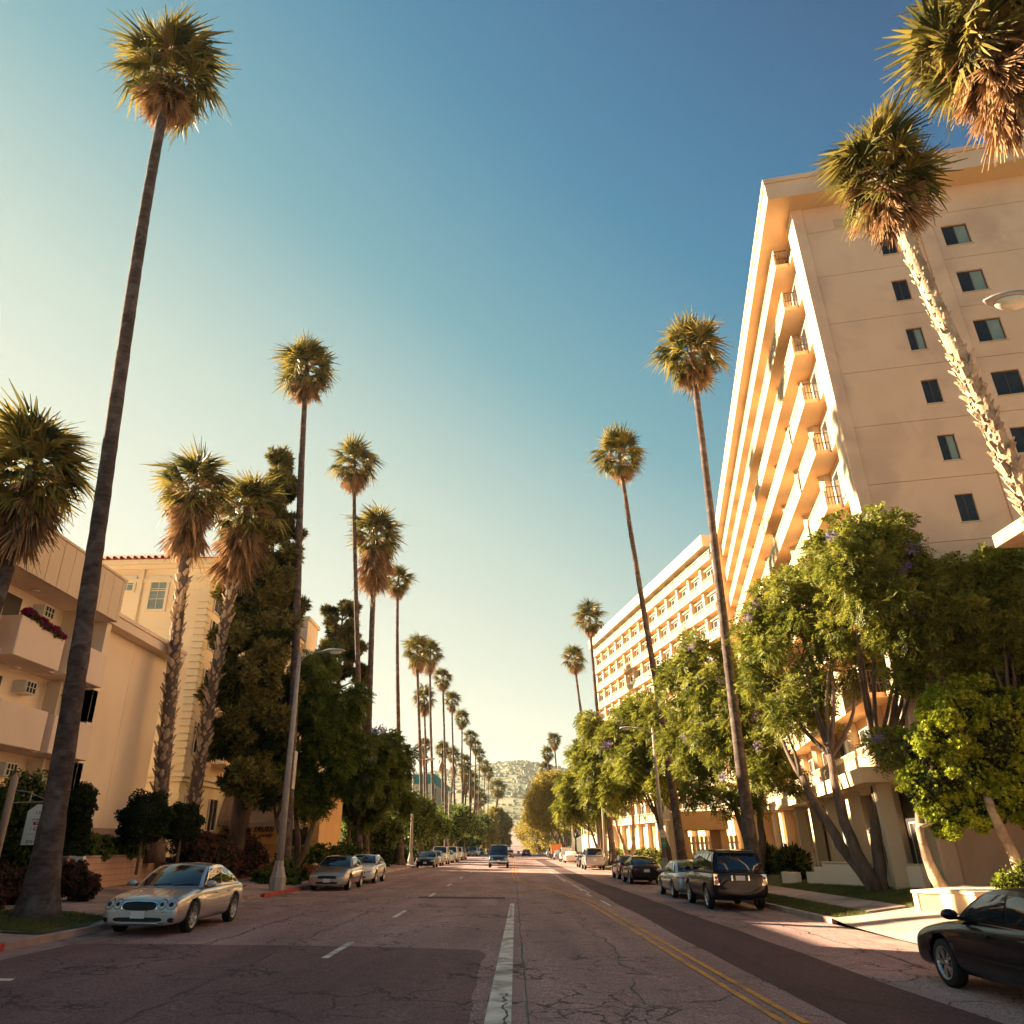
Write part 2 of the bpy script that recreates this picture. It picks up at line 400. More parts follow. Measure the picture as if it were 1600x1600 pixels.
class MB:
    def __init__(s):
        s.v = []; s.f = []; s.m = []
    def add(s, vs, fs, mi=0):
        k = len(s.v)
        s.v.extend([tuple(v) for v in vs])
        s.f.extend([tuple(i + k for i in f) for f in fs])
        s.m.extend([mi] * len(fs))
        return s
    def box(s, x0, x1, y0, y1, z0, z1, mi=0):
        vs = [(x, y, z) for z in (z0, z1) for y in (y0, y1) for x in (x0, x1)]
        return s.add(vs, [(0, 2, 3, 1), (4, 5, 7, 6), (0, 1, 5, 4), (2, 6, 7, 3), (0, 4, 6, 2), (1, 3, 7, 5)], mi)
    def fbox(s, F, a0, a1, o0, o1, z0, z1, mi=0):
        # F = (origin, dir along, dir outward) in plan
        vs = []
        for z in (z0, z1):
            for o in (o0, o1):
                for a in (a0, a1):
                    vs.append((F[0][0] + a * F[1][0] + o * F[2][0], F[0][1] + a * F[1][1] + o * F[2][1], z))
        return s.add(vs, [(0, 2, 3, 1), (4, 5, 7, 6), (0, 1, 5, 4), (2, 6, 7, 3), (0, 4, 6, 2), (1, 3, 7, 5)], mi)
    def prism(s, poly, z0, z1, mi=0):
        n = len(poly)
        vs = [(p[0], p[1], z0) for p in poly] + [(p[0], p[1], z1) for p in poly]
        fs = [tuple(reversed(range(n))), tuple(range(n, 2 * n))] + [(i, (i + 1) % n, n + (i + 1) % n, n + i) for i in range(n)]
        return s.add(vs, fs, mi)
    def tube(s, pts, rads, n=10, mi=0, cap=True, twist=0):
        pts = [Vector(p) for p in pts]
        vs = []; fs = []
        up = Vector((1, 0, 0))
        for i, p in enumerate(pts):
            d = (pts[min(i + 1, len(pts) - 1)] - pts[max(i - 1, 0)]).normalized()
            a = d.cross(up)
            if a.length < 1e-3:
                a = d.cross(Vector((0, 1, 0)))
            a.normalize(); b = d.cross(a)
            r = rads[i] if hasattr(rads, '__len__') else rads
            for k in range(n):
                t = 2 * math.pi * k / n + twist
                vs.append(p + (a * math.cos(t) + b * math.sin(t)) * r)
        for i in range(len(pts) - 1):
            for k in range(n):
                fs.append((i * n + k, i * n + (k + 1) % n, (i + 1) * n + (k + 1) % n, (i + 1) * n + k))
        if cap:
            fs.append(tuple(reversed(range(n))))
            fs.append(tuple(range((len(pts) - 1) * n, len(pts) * n)))
        return s.add(vs, fs, mi)
    def lathe(s, prof, c=(0, 0, 0), axis='z', n=24, mi=0):
        vs = []; fs = []
        for (r, h) in prof:
            for k in range(n):
                t = 2 * math.pi * k / n
                if axis == 'z': vs.append((c[0] + r * math.cos(t), c[1] + r * math.sin(t), c[2] + h))
                elif axis == 'y': vs.append((c[0] + r * math.cos(t), c[1] + h, c[2] + r * math.sin(t)))
                else: vs.append((c[0] + h, c[1] + r * math.cos(t), c[2] + r * math.sin(t)))
        for i in range(len(prof) - 1):
            for k in range(n):
                fs.append((i * n + k, i * n + (k + 1) % n, (i + 1) * n + (k + 1) % n, (i + 1) * n + k))
        return s.add(vs, fs, mi)
    def mesh(s, name, mats, smooth=False, recalc=False):
        me = bpy.data.meshes.new(name)
        me.from_pydata(s.v, [], s.f)
        for m in (mats if isinstance(mats, (list, tuple)) else [mats]):
            me.materials.append(m)
        if len(set(s.m)) > 1:
            me.polygons.foreach_set('material_index', s.m)
        if recalc:
            bm = bmesh.new(); bm.from_mesh(me)
            bmesh.ops.recalc_face_normals(bm, faces=bm.faces)
            bm.to_mesh(me); bm.free()
        if smooth:
            me.polygons.foreach_set('use_smooth', [True] * len(me.polygons))
        me.update()
        return me

def link(name, me, parent=None, loc=None, label=None):
    o = bpy.data.objects.new(name, me)
    col.objects.link(o)
    if parent is not None: o.parent = parent
    if loc is not None: o.location = loc
    if label: o['label'] = label
    return o

def build(name, mb, mats, parent=None, smooth=False, recalc=True, loc=None, label=None):
    return link(name, mb.mesh(name, mats, smooth, recalc), parent, loc, label)

def bevel(o, w_=0.01, seg=1):
    b = o.modifiers.new('bevel', 'BEVEL'); b.width = w_; b.segments = seg; b.limit_method = 'ANGLE'
    return o

def thing(name, label, cat, loc=(0, 0, 0), rz=0, group=None):
    o = bpy.data.objects.new(name, None)
    col.objects.link(o)
    o.location = loc; o.rotation_euler = (0, 0, rz); o.empty_display_size = .3
    o['label'] = label; o['category'] = cat
    if group: o['group'] = group
    return o

def tag(o, label, cat, group=None):
    o['label'] = label; o['category'] = cat
    if group: o['group'] = group
    return o

def structure(o):
    o['kind'] = 'structure'
    return o

def np_mesh(name, V, Q, mats, mi=None):
    me = bpy.data.meshes.new(name)
    nv, nf, k = len(V), len(Q), Q.shape[1]
    me.vertices.add(nv)
    me.vertices.foreach_set('co', V.astype(np.float32).ravel())
    me.loops.add(nf * k)
    me.loops.foreach_set('vertex_index', Q.astype(np.int32).ravel())
    me.polygons.add(nf)
    me.polygons.foreach_set('loop_start', np.arange(0, nf * k, k, dtype=np.int32))
    me.polygons.foreach_set('loop_total', np.full(nf, k, dtype=np.int32))
    for m in (mats if isinstance(mats, (list, tuple)) else [mats]):
        me.materials.append(m)
    if mi is not None:
        me.polygons.foreach_set('material_index', mi.astype(np.int32))
    me.update(calc_edges=True)
    return me

def text_mesh(s, size, mat, name='lettering', shear=0.0, extrude=0.003, align='CENTER', bold=0.0):
    cu = bpy.data.curves.new('t', 'FONT')
    cu.body = s; cu.size = size; cu.align_x = align; cu.align_y = 'CENTER'
    cu.extrude = extrude; cu.shear = shear; cu.offset = bold
    cu.resolution_u = 2
    ob = bpy.data.objects.new('t', cu)
    col.objects.link(ob)
    dg = bpy.context.evaluated_depsgraph_get()
    me = bpy.data.meshes.new_from_object(ob.evaluated_get(dg))
    bpy.data.objects.remove(ob)
    me.name = name
    me.materials.clear(); me.materials.append(mat)
    return me

ORD = ['first', 'second', 'third', 'fourth', 'fifth', 'sixth', 'seventh', 'eighth', 'ninth']
def nth(i, pre, post): return pre + ' ' + ORD[i] + ' ' + post

# ------------------------------------------------------------------ ground heights
PX = [-60, -15, -9.7, 8.9, 14, 60]
PZ = [.87, .87, .42, -.14, .37, .37]
LY = [-60, 230, 300, 380, 480, 620, 800, 1000, 1250]
LZ = [0, 0, -1.6, -3.2, -3.0, 0.5, 7.0, 15.0, 24.0]
def lz(y): return float(np.interp(y, LY, LZ))
def road_z(x, y=0): return -0.03 * x + lz(y)
def side_z(x, y=0):
    return float(np.interp(x, PX, PZ)) + lz(y)
def gz(x, y=0):
    return road_z(x, y) if -9.7 < x < 8.9 else side_z(x, y)

# terrain sheet
ys = list(range(-60, 260, 10)) + list(range(260, 1260, 20))
xs = [-1500, -700, -300, -120, -60, -40, -25, -15, -12, -9.9, 9.1, 11.5, 14, 20, 30, 60, 120, 300, 700, 1500]
mb = MB()
vs = []
for y in ys:
    for x in xs:
        zz = side_z(x, y) - 0.16
        if -9.95 < x < 9.15: zz = min(road_z(x, y), side_z(x, y)) - .3
        vs.append((x, y, zz))
fs = []
nx = len(xs)
for j in range(len(ys) - 1):
    for i in range(nx - 1):
        fs.append((j * nx + i, j * nx + i + 1, (j + 1) * nx + i + 1, (j + 1) * nx + i))
mb.add(vs, fs)
structure(build('ground', mb, M['ground'], recalc=False))

def strip(name, x0, x1, ylist, zf, mat, dz=0.0, nxs=2, parent=None):
    """sheet from x0 to x1 following a height function"""
    mb = MB(); vs = []; fs = []
    for y in ylist:
        for i in range(nxs):
            x = x0 + (x1 - x0) * i / (nxs - 1)
            vs.append((x, y, zf(x, y) + dz))
    for j in range(len(ylist) - 1):
        for i in range(nxs - 1):
            fs.append((j * nxs + i, j * nxs + i + 1, (j + 1) * nxs + i + 1, (j + 1) * nxs + i))
    mb.add(vs, fs)
    return build(name, mb, mat, parent, recalc=False)

ylong = [-12 + 6 * i for i in range(52)] + [310 + 20 * i for i in range(48)]
structure(strip('road', -9.7, 8.9, ylong, road_z, M['asphalt'], 0, 8))
structure(strip('gutter', -9.7, -9.05, ylong[:52], road_z, M['gutter'], .004))
structure(strip('gutter', 8.2, 8.9, ylong[:52], road_z, M['gutter'], .004))
# cross street beyond the crest and a few far roofs come later
# dark repaving strip
def poly_strip(name, L, mat, dz, parent=None):
    mb = MB(); vs = []; fs = []
    for (x0, x1, y) in L:
        vs += [(x0, y, road_z(x0, y) + dz), (x1, y, road_z(x1, y) + dz)]
    for j in range(len(L) - 1):
        fs.append((2 * j, 2 * j + 1, 2 * j + 3, 2 * j + 2))
    mb.add(vs, fs)
    return build(name, mb, mat, parent, recalc=False)
pp = []
rnd = random.Random(5)
for k in range(60):
    y = 2 + k * 2.2
    pp.append((3.95 - .004 * y + rnd.uniform(-.05, .05), 6.05 - .018 * y + rnd.uniform(-.06, .06) if y < 60 else 5.0, y))
structure(poly_strip('asphalt_patch', pp, M['asphalt_patch'], .004))
M['asphalt_old'] = asphalt_mat('asphalt_old', (0.098, 0.050, 0.052), (0.185, 0.104, 0.102), 0.8)
structure(poly_strip('asphalt_patch', [(-9.05, -.62 + rnd.uniform(-.05, .05), -8 + .5 * i) for i in range(50)] + [(-9.05, -.75, 17.2), (-9.0, -2.2, 17.45), (-8.6, -3.4, 17.6)], M['asphalt_old'], .0035))
# thin cross trenches (darker repair lines) and narrow tar seams
structure(poly_strip('asphalt_patch', [(-8.6, 3.9, 33.6), (-8.6, 3.9, 33.72)], M['tar'], .005))
structure(poly_strip('asphalt_patch', [(-3.9, -.4, 33.1), (-3.9, -.4, 34.3)], M['asphalt_patch'], .0065))
structure(poly_strip('asphalt_patch', [(-9, 8, 47.6), (-9, 8, 47.75)], M['tar'], .005))
mb = MB()
for sx, y0, y1, am in ((.12, 4, 120, .02), (-4.6, 6, 60, .10), (1.9, 9, 44, .22), (-6.4, 14, 70, .12), (7.3, 10, 60, .10)):
    y = y0; pts = []
    while y < y1:
        pts.append((sx + rnd.uniform(-am, am), y)); y += rnd.uniform(.25, .7)
    for (xa, ya), (xb, yb) in zip(pts, pts[1:]):
        wd = rnd.uniform(.008, .022)
        mb.add([(xa - wd, ya, road_z(xa) + .006), (xa + wd, ya, road_z(xa) + .006), (xb + wd, yb, road_z(xb) + .006), (xb - wd, yb, road_z(xb) + .006)], [(0, 1, 2, 3)])
def crack(pts, wd=.008, z=.012):
    for (xa, ya), (xb, yb) in zip(pts, pts[1:]):
        w_ = wd * rnd.uniform(.5, 1.5)
        dx, dy = xb - xa, yb - ya; l_ = math.hypot(dx, dy) or 1; nx_, ny_ = -dy / l_ * w_, dx / l_ * w_
        mb.add([(xa - nx_, ya - ny_, road_z(xa) + z), (xa + nx_, ya + ny_, road_z(xa) + z), (xb + nx_, yb + ny_, road_z(xb) + z), (xb - nx_, yb - ny_, road_z(xb) + z)], [(0, 1, 2, 3)])
for y in (11.8, 13.2, 13.9, 14.6, 15.5, 16.9, 17.3, 18.4, 20.2, 22.5, 24.8):
    crack([(-.5 + .55 * i / 6, y + rnd.uniform(-.06, .06) + .1 * i / 6 * rnd.uniform(-1, 1)) for i in range(7)], .006)
for y0, y1, xx in ((8.5, 12.4, -.16), (24.5, 29.5, -.13)):
    y = y0; pts = []
    while y < y1: pts.append((xx + rnd.uniform(-.05, .05), y)); y += rnd.uniform(.05, .18)
    crack(pts, .014)
for _ in range(46):
    x, y = rnd.uniform(-8, 8), 8 + 50 * rnd.random() ** 1.6
    a = rnd.choice([rnd.uniform(-.5, .5), rnd.uniform(-.5, .5), 1.57 + rnd.uniform(-.5, .5)]); pts = [(x, y)]
    for _k in range(rnd.randrange(6, 22)):
        a += rnd.uniform(-.5, .5); x += math.cos(a) * .16; y += math.sin(a) * .20; pts.append((x, y))
    pts = [p for p in pts if -8.8 < p[0] < 8.1]
    crack(pts, .010, .0075)
structure(build('tar_seam', mb, M['tar'], recalc=False))

# ---- painted markings
def marking(L, mat, name='lane_marking'):
    return structure(poly_strip(name, L, mat, .008))
marking([(-.42 + .011 * (y - 8), -.08 + .0025 * (y - 8), y) for y in np.linspace(3, 30.6, 12)], M['white_paint'], 'centre_marking')
yy = 17 - 9.6 * 2
for yc in (7.2, 17.0, 25.6, 35.4, 44.6, 54.5, 66.5, 79, 92, 106, 121, 137, 154):
    marking([(-3.58, -3.44, yc - 1.25), (-3.58, -3.44, yc + 1.25)], M['white_paint'])
# double yellow: straight, curve, straight
path = [(3.5, 3), (3.4, 8), (3.3, 10.6), (3.08, 20), (2.88, 29.5), (2.74, 32.4), (2.2, 37), (1.25, 43.5), (.45, 48.5), (.1, 53), (-.02, 60), (-.02, 84), (.02, 110), (.1, 157), (.1, 220)]
def offs(path, o, wdt):
    return [(x + o - wdt / 2, x + o + wdt / 2, y) for x, y in path]
def dense(path, step=1.2):
    out = []
    for (xa, ya), (xb, yb) in zip(path, path[1:]):
        n = max(1, int((yb - ya) / step))
        for i in range(n):
            t = i / n
            out.append((xa + (xb - xa) * t, ya + (yb - ya) * t))
    out.append(path[-1])
    return out
dp = dense(path)
marking(offs(dp, -.10, .11), M['yellow_paint'], 'yellow_line')
marking(offs([p for p in dp if p[1] > 9.5], .16, .11), M['yellow_paint'], 'yellow_line')
for y0, y1, xo in ((30, 33, 3.42), (35.5, 37.4, 3.25), (40, 46, 3.25), (50, 70, 3.05)):
    marking([(xo - .05, xo + .05, y0), (xo - .09, xo + .01, y1)], M['white_paint'])
marking([(3.35, 3.42, 38), (3.1, 3.17, 62)], M['white_paint'])
marking([(-9.0, -7.55, 12.95), (-9.0, -7.6, 13.15)], M['white_paint'], 'parking_marking')

# ---- kerbs
def kerb(x0, x1, y0, y1, mat, name='kerb', zr=None, zt=None, n=None):
    """a kerb run along y, top following the pavement"""
    mb = MB(); vs = []; fs = []
    n = max(2, int(abs(y1 - y0) / 6) + 1)
    for i in range(n):
        y = y0 + (y1 - y0) * i / (n - 1)
        zt_ = side_z(x0 if x0 < 0 else x1, y) + .01
        zb_ = road_z(x0, y) - .1
        vs += [(x0, y, zb_), (x1, y, zb_), (x1, y, zt_), (x0, y, zt_)]
    for i in range(n - 1):
        a = i * 4; b = a + 4
        for k in range(4):
            fs.append((a + k, a + (k + 1) % 4, b + (k + 1) % 4, b + k))
    fs += [(0, 1, 2, 3), ((n - 1) * 4 + 3, (n - 1) * 4 + 2, (n - 1) * 4 + 1, (n - 1) * 4)]
    mb.add(vs, fs)
    o = build(name, mb, mat)
    bevel(o, .02, 2)
    return structure(o)
kerb(-9.86, -9.7, -10, 16.2, M['kerb_red'], 'painted_kerb')
kerb(-9.86, -9.7, 16.2, 29.5, M['concrete'])
kerb(-9.86, -9.7, 32.3, 38.3, M['kerb_red'], 'painted_kerb')
kerb(-9.86, -9.7, 38.3, 230, M['concrete'])
kerb(8.9, 9.06, 23.8, 230, M['concrete'])
# dropped kerb of the driveways
structure(strip('driveway', -11.0, -9.7, [29.5, 30, 32, 32.3], lambda x, y: .30 + (-9.7 - x) * .19, M['concrete'], 0))

# ---- pavements, in slabs with open joints
def slabs(name, x0, x1, y0, y1, step, mat, dz=0.0, nxs=1):
    mb = MB(); g = .012
    y = y0
    while y < y1 - .01:
        ye = min(y + step, y1)
        for i in range(nxs):
            xa = x0 + (x1 - x0) * i / nxs + g; xb = x0 + (x1 - x0) * (i + 1) / nxs - g
            vs = []
            for z_ in (-.12, 0):
                for (xx, yy_) in ((xa, y + g), (xb, y + g), (xb, ye - g), (xa, ye - g)):
                    vs.append((xx, yy_, side_z(xx, yy_) + z_ + dz))
            mb.add(vs, [(3, 2, 1, 0), (4, 5, 6, 7), (0, 1, 5, 4), (1, 2, 6, 5), (2, 3, 7, 6), (3, 0, 4, 7)])
        y = ye
    return structure(build(name, mb, mat, recalc=False))
slabs('pavement', -14.95, -9.88, -6, 110, 1.6, M['concrete'], 0, 3)
slabs('pavement', -14.0, -9.88, 110, 226, 8, M['concrete'], 0, 1)
slabs('pavement', 10.15, 11.3, 24.2, 110, 1.5, M['concrete'], .012, 1)
slabs('pavement', 10.1, 13.0, 110, 226, 8, M['concrete'], 0, 1)
# driveway apron at the near right
mb = MB()
vs = []; fs = []
ysd = [-8, 0, 8, 12, 16, 20, 22.6, 23.8]
for y in ysd:
    for x in (8.9, 9.8, 11.4, 14, 19):
        zb = road_z(8.9) + (x - 8.9) * .03
        t = min(1, max(0, (x - 8.9) / 1.1))
        ztop = side_z(x) + .004
        z_ = (road_z(8.9) + .02) * (1 - t) + ztop * t if y < 22 else (road_z(8.9) + .02 + (y - 22) / 1.8 * (side_z(8.9) - road_z(8.9))) * (1 - t) + ztop * t
        vs.append((x, y, z_))
for j in range(len(ysd) - 1):
    for i in range(4):
        fs.append((j * 5 + i, j * 5 + i + 1, (j + 1) * 5 + i + 1, (j + 1) * 5 + i))
mb.add(vs, fs)
structure(build('driveway', mb, M['concrete'], recalc=False))
# soil and lawns
structure(strip('lawn', 9.06, 10.15, [23.8 + 6 * i for i in range(15)], side_z, M['lawn'], -.01))
structure(strip('lawn', 11.3, 16.5, [23.8 + 6 * i for i in range(15)], side_z, M['lawn'], -.012, 4))
mb = MB()
_pl = [(-12.9, 18.2), (-11.6, 17.3), (-9.88, 17.6), (-9.88, 19.6), (-10.4, 21.4), (-11.6, 22.0), (-12.8, 21.2)]
mb.add([(x, y, side_z(x, y) + .025) for x, y in _pl], [tuple(range(len(_pl)))])
structure(build('lawn', mb, M['lawn'], recalc=False))
structure(strip('garden_soil', -26, -14.95, [-6 + 6 * i for i in range(20)], side_z, M['soil'], .0, 3))

# ------------------------------------------------------------------ hills
def hills():
    xs_ = np.linspace(-2200, 2200, 150); ys_ = np.linspace(1150, 3600, 80)
    X, Y = np.meshgrid(xs_, ys_)
    rr = np.random.RandomState(3)
    Z = np.zeros_like(X)
    for k in range(26):
        f = rr.uniform(.0008, .006); a = rr.uniform(0, 6.28); ph = rr.uniform(0, 6.28)
        Z += np.sin((X * math.cos(a) + Y * math.sin(a)) * f * 2 + ph) * (.022 / f)
    t = np.clip((Y - 1180) / 1050, 0, 1)
    t = t * t * (3 - 2 * t)
    crest = 228 + 10 * np.sin(X * .006 + 1) - np.clip(X - 10, 0, 260) * .20 + np.clip(-X - 60, 0, 900) * -.05
    Z = 18 + t * (crest - 18) + Z * (.15 + .85 * t) * .55 * np.clip((2600 - Y) / 900 + .35, .15, 1)
    V = np.stack([X.ravel(), Y.ravel(), Z.ravel()], 1)
    nx_ = len(xs_); ny_ = len(ys_)
    i, j = np.meshgrid(np.arange(nx_ - 1), np.arange(ny_ - 1))
    a = (j * nx_ + i).ravel()
    Q = np.stack([a, a + 1, a + nx_ + 1, a + nx_], 1)
    me = np_mesh('hillside', V, Q, M['hill'])
    me.polygons.foreach_set('use_smooth', [True] * len(me.polygons))
    o = structure(link('hillside', me))
    zf = lambda x, y: float(Z[int(np.clip((y - 1150) / 2450 * (ny_ - 1), 0, ny_ - 1)), int(np.clip((x + 2200) / 4400 * (nx_ - 1), 0, nx_ - 1))])
    # brush and small trees on the slope: one mass of uncountable clumps
    n = 9500
    px = rr.uniform(-260, 330, n); py = rr.uniform(1160, 2350, n)
    V = []; Q = []
    for k in range(n):
        x, y = px[k], py[k]; z = zf(x, y); r_ = rr.uniform(2, 5.5) * (1 if rr.rand() < .85 else 1.6)
        h_ = r_ * rr.uniform(.7, 1.3)
        b = len(V)
        m_ = 6
        for q in range(m_):
            t_ = 6.283 * q / m_; r2 = r_ * rr.uniform(.7, 1.1)
            V.append((x + r2 * math.cos(t_), y + r2 * math.sin(t_), z - 2))
        for q in range(m_):
            t_ = 6.283 * (q + .5) / m_; r2 = r_ * rr.uniform(.5, .9)
            V.append((x + r2 * math.cos(t_), y + r2 * math.sin(t_), z + h_ * rr.uniform(.5, .8)))
        V.append((x, y, z + h_))
        for q in range(m_):
            q2 = (q + 1) % m_
            Q.append((b + q, b + q2, b + m_ + q)); Q.append((b + m_ + q, b + q2, b + m_ + q2)); Q.append((b + m_ + q, b + m_ + q2, b + 2 * m_))
    me = np_mesh('hill_brush', np.array(V), np.array(Q), leaf_mat('leaf_hill', (.022, .032, .014), (.075, .080, .030), .1, .008))
    o = link('hill_brush', me); o['kind'] = 'stuff'; tag(o, 'dusty green brush and scattered trees covering the hills beyond the street', 'brush')
    hx = sorted(rr.uniform(-60, 130, 9))
    for k in range(9):
        x = hx[k]; y = rr.uniform(1300, 2100)
        z = zf(x, y)
        t = thing('hillside_house', 'pale house far off on the hillside, ' + ['first', 'second', 'third', 'fourth', 'fifth', 'sixth', 'seventh', 'eighth', 'ninth'][k] + ' from the left', 'house', (x, y, z - 1), rr.uniform(-.6, .6), 'houses on the far hillside')
        a, b, h = rr.uniform(6, 12), rr.uniform(5, 8), rr.uniform(4, 7)
        build('wall', MB().box(-a, a, -b, b, 0, h), M['house'], t)
        build('roof', MB().add([(-a - .6, -b - .6, h), (a + .6, -b - .6, h), (a + .6, b + .6, h), (-a - .6, b + .6, h), (-a * .5, 0, h + 2.5), (a * .5, 0, h + 2.5)],
              [(0, 1, 5, 4), (1, 2, 5), (2, 3, 4, 5), (3, 0, 4), (0, 3, 2, 1)]), M['roof_tile'], t)
hills()

# ------------------------------------------------------------------ apartment tower (right)
TH = R(10.9)
nS = (math.sin(TH), math.cos(TH)); nO = (-math.cos(TH), math.sin(TH))
Wc = (14.48, 27.86)
FN = (Wc, nS, nO)                         # near wing: along street side, outward to the street
J = (21.9, 72.9); Kc = (14.0, 117.0)
dl = math.hypot(Kc[0] - J[0], Kc[1] - J[1])
mS = ((Kc[0] - J[0]) / dl, (Kc[1] - J[1]) / dl); mO = (-mS[1], mS[0])
FF = (J, mS, mO)
def fr(F, a, o): return (F[0][0] + a * F[1][0] + o * F[2][0], F[0][1] + a * F[1][1] + o * F[2][1])
tower = thing('apartment_tower', 'tall peach apartment tower with angled wings and balconies behind the right hand trees', 'apartment building', (Wc[0], Wc[1], 0))
LEV = [4.25 + 2.75 * k for k in range(10)]     # undersides of the balcony slabs
ZS, ZR = 30.55, 31.85
def T_(F, name, mb, mats, parent=tower, smooth=False, recalc=True, bv=0):
    o = build(name, mb, mats, None, smooth, recalc)
    o.parent = parent; o.matrix_parent_inverse = Matrix.Translation((-Wc[0], -Wc[1], 0)) if parent is tower else Matrix.Identity(4)
    if bv: bevel(o, bv)
    return o
NL = 45.6
# solid body of near wing (recessed wall line at o=-0.9) with end wall
mb = MB(); mb.fbox(FN, 1.0, NL, -16, -.35, -.2, ZS); T_(FN, 'wall', mb, M['slab_cream'])
# end wall
mb = MB()
mb.fbox(FN, 0.0, 1.0, -16, 0, -.2, ZS)
T_(FN, 'end_wall', mb, M['stucco_peach'])
# lit strip facing the street
mb = MB(); mb.fbox(FN, 0.02, 1.0, 0.0, .012, -.2, ZS); T_(FN, 'corner_pier', mb, M['stucco_cream'])
mb = MB(); mb.fbox(FN, -.24, 0.0, -.5, 0.0, -.2, ZS - .002)
T_(FN, 'pilaster', mb, M['stucco_peach'], bv=.015)
mb = MB(); mb.fbox(FN, -.24, 0.0, -6.05, -5.45, -.2, ZS - .002)
T_(FN, 'pilaster', mb, M['stucco_peach'], bv=.015)
mb = MB(); mb.fbox(FN, -.15, 0.0, -15.98, -6.07, -.2, LEV[0]); mb.fbox(FN, -.15, 0.0, -5.43, -.52, -.2, LEV[0]); T_(FN, 'wall_panel', mb, M['stucco_peach'])
def panel(o0, o1, z0, z1, holes):
    mb = MB(); o = o0
    for (h0, h1, hz0, hz1) in sorted(holes):
        mb.fbox(FN, -.15, 0, o, h0, z0, z1); mb.fbox(FN, -.15, 0, h0, h1, z0, hz0); mb.fbox(FN, -.15, 0, h0, h1, hz1, z1); o = h1
    mb.fbox(FN, -.15, 0, o, o1, z0, z1)
    return mb
for k, z in enumerate(LEV):
    zc = 27.62 - 2.75 * (8 - k)
    hl_ = lambda *c: [(c_ - w_ / 2, c_ + w_ / 2, zc - .6, zc + .6) for c_, w_ in c] if k < 9 else []
    z1_ = min(z + 2.75 - .012, ZS - .003)
    T_(FN, 'wall_panel', panel(-5.43, -.52, z + .012, z1_, hl_((-3.98, .68))), M['stucco_peach'])
    T_(FN, 'wall_panel', panel(-15.98, -6.07, z + .012, z1_, hl_((-6.98, 1.12), (-11.5, 1.12))), M['stucco_peach'])
    if k < 9:
        for c_, w_ in ((-3.98, .68), (-6.98, 1.12), (-11.5, 1.12)):
            T_(FN, 'window_sill', MB().fbox(FN, -.19, -.02, c_ - w_ / 2 - .04, c_ + w_ / 2 + .04, zc - .655, zc - .602), M['stucco_cream'])
# roof slab / fascia
mb = MB()
poly = [fr(FN, -1.2, 1.2), fr(FN, NL + .3, 1.2), fr(FN, NL + .3, -16.8), fr(FN, -1.2, -16.8)]
mb.prism(poly, ZS, ZR - .28)
T_(FN, 'roof_fascia', mb, M['slab_cream'])
mb = MB()
poly2 = [fr(FN, -1.26, 1.26), fr(FN, NL + .3, 1.26), fr(FN, NL + .3, -16.9), fr(FN, -1.26, -16.9)]
mb.prism(poly2, ZR - .27, ZR)
T_(FN, 'roof_edge', mb, M['slab_cream'])
# end fascia is the wall's own peach plaster
mb = MB(); mb.fbox(FN, -1.212, -1.2, -16.8, 1.2, ZS + .001, ZR - .29); T_(FN, 'roof_fascia', mb, M['stucco_peach'])
mb = MB(); mb.fbox(FN, -1.272, -1.26, -16.9, 1.26, ZR - .27, ZR - .001); T_(FN, 'roof_edge', mb, M['stucco_peach'])

def win_meshes(wd, ht, dark='frame_dark', glass='win_glass', curtain=0):
    f = MB(); t = .045; d = .06
    f.box(-wd / 2, wd / 2, -d, 0, 0, t); f.box(-wd / 2, wd / 2, -d, 0, ht - t, ht)
    f.box(-wd / 2, -wd / 2 + t, -d, 0, t, ht - t); f.box(wd / 2 - t, wd / 2, -d, 0, t, ht - t)
    f.box(-t / 2, t / 2, -d, 0, t, ht - t)
    p = MB(); p.box(-wd / 2 + t, -t / 2, -d * .6, -d * .45, t, ht - t, 0); p.box(t / 2, wd / 2 - t, -d * .6, -d * .45, t, ht - t, 1 if curtain else 0)
    return f.mesh('window', M[dark], recalc=True), p.mesh('pane', [M[glass], M['win_glass_pale']], recalc=True)
def place_win(meshes, x, y, z, ang, parent, pin, name='window', label=None):
    o = link(name, meshes[0]); o.parent = parent; o.matrix_parent_inverse = pin
    o.matrix_basis = Matrix.Translation((x, y, z)) @ Matrix.Rotation(ang, 4, 'Z')
    if label: o['label'] = label
    p = link('pane', meshes[1]); p.parent = o
    return o
PIN = Matrix.Translation((-Wc[0], -Wc[1], 0))
# end wall windows (normal points to -nS, toward the viewer)
ang_end = math.atan2(-nO[1], -nO[0])     # local +x along the wall to the right, local -y outward
wL = [win_meshes(.68, 1.2, curtain=c) for c in (0, 1)]
wR = [win_meshes(1.12, 1.2, curtain=c) for c in (0, 1)]
hole = []
for k in range(9):
    zc = 27.62 - 2.75 * k
    x, y = fr(FN, -.002, -3.98); place_win(wL[1 if k in (2, 4) else 0], x, y, zc - .6, ang_end, tower, PIN)
    x, y = fr(FN, -.002, -6.98); place_win(wR[0 if k in (3, 5) else 1], x, y, zc - .6, ang_end, tower, PIN)
    x, y = fr(FN, -.002, -11.5); place_win(wR[k % 2], x, y, zc - .6, ang_end, tower, PIN)
# small blank panel of the top storey
mb = MB(); mb.fbox(FN, -.19, -.15, -3.35, -1.85, 29.1, 29.6); T_(FN, 'vent_panel', mb, M['slab_cream'])

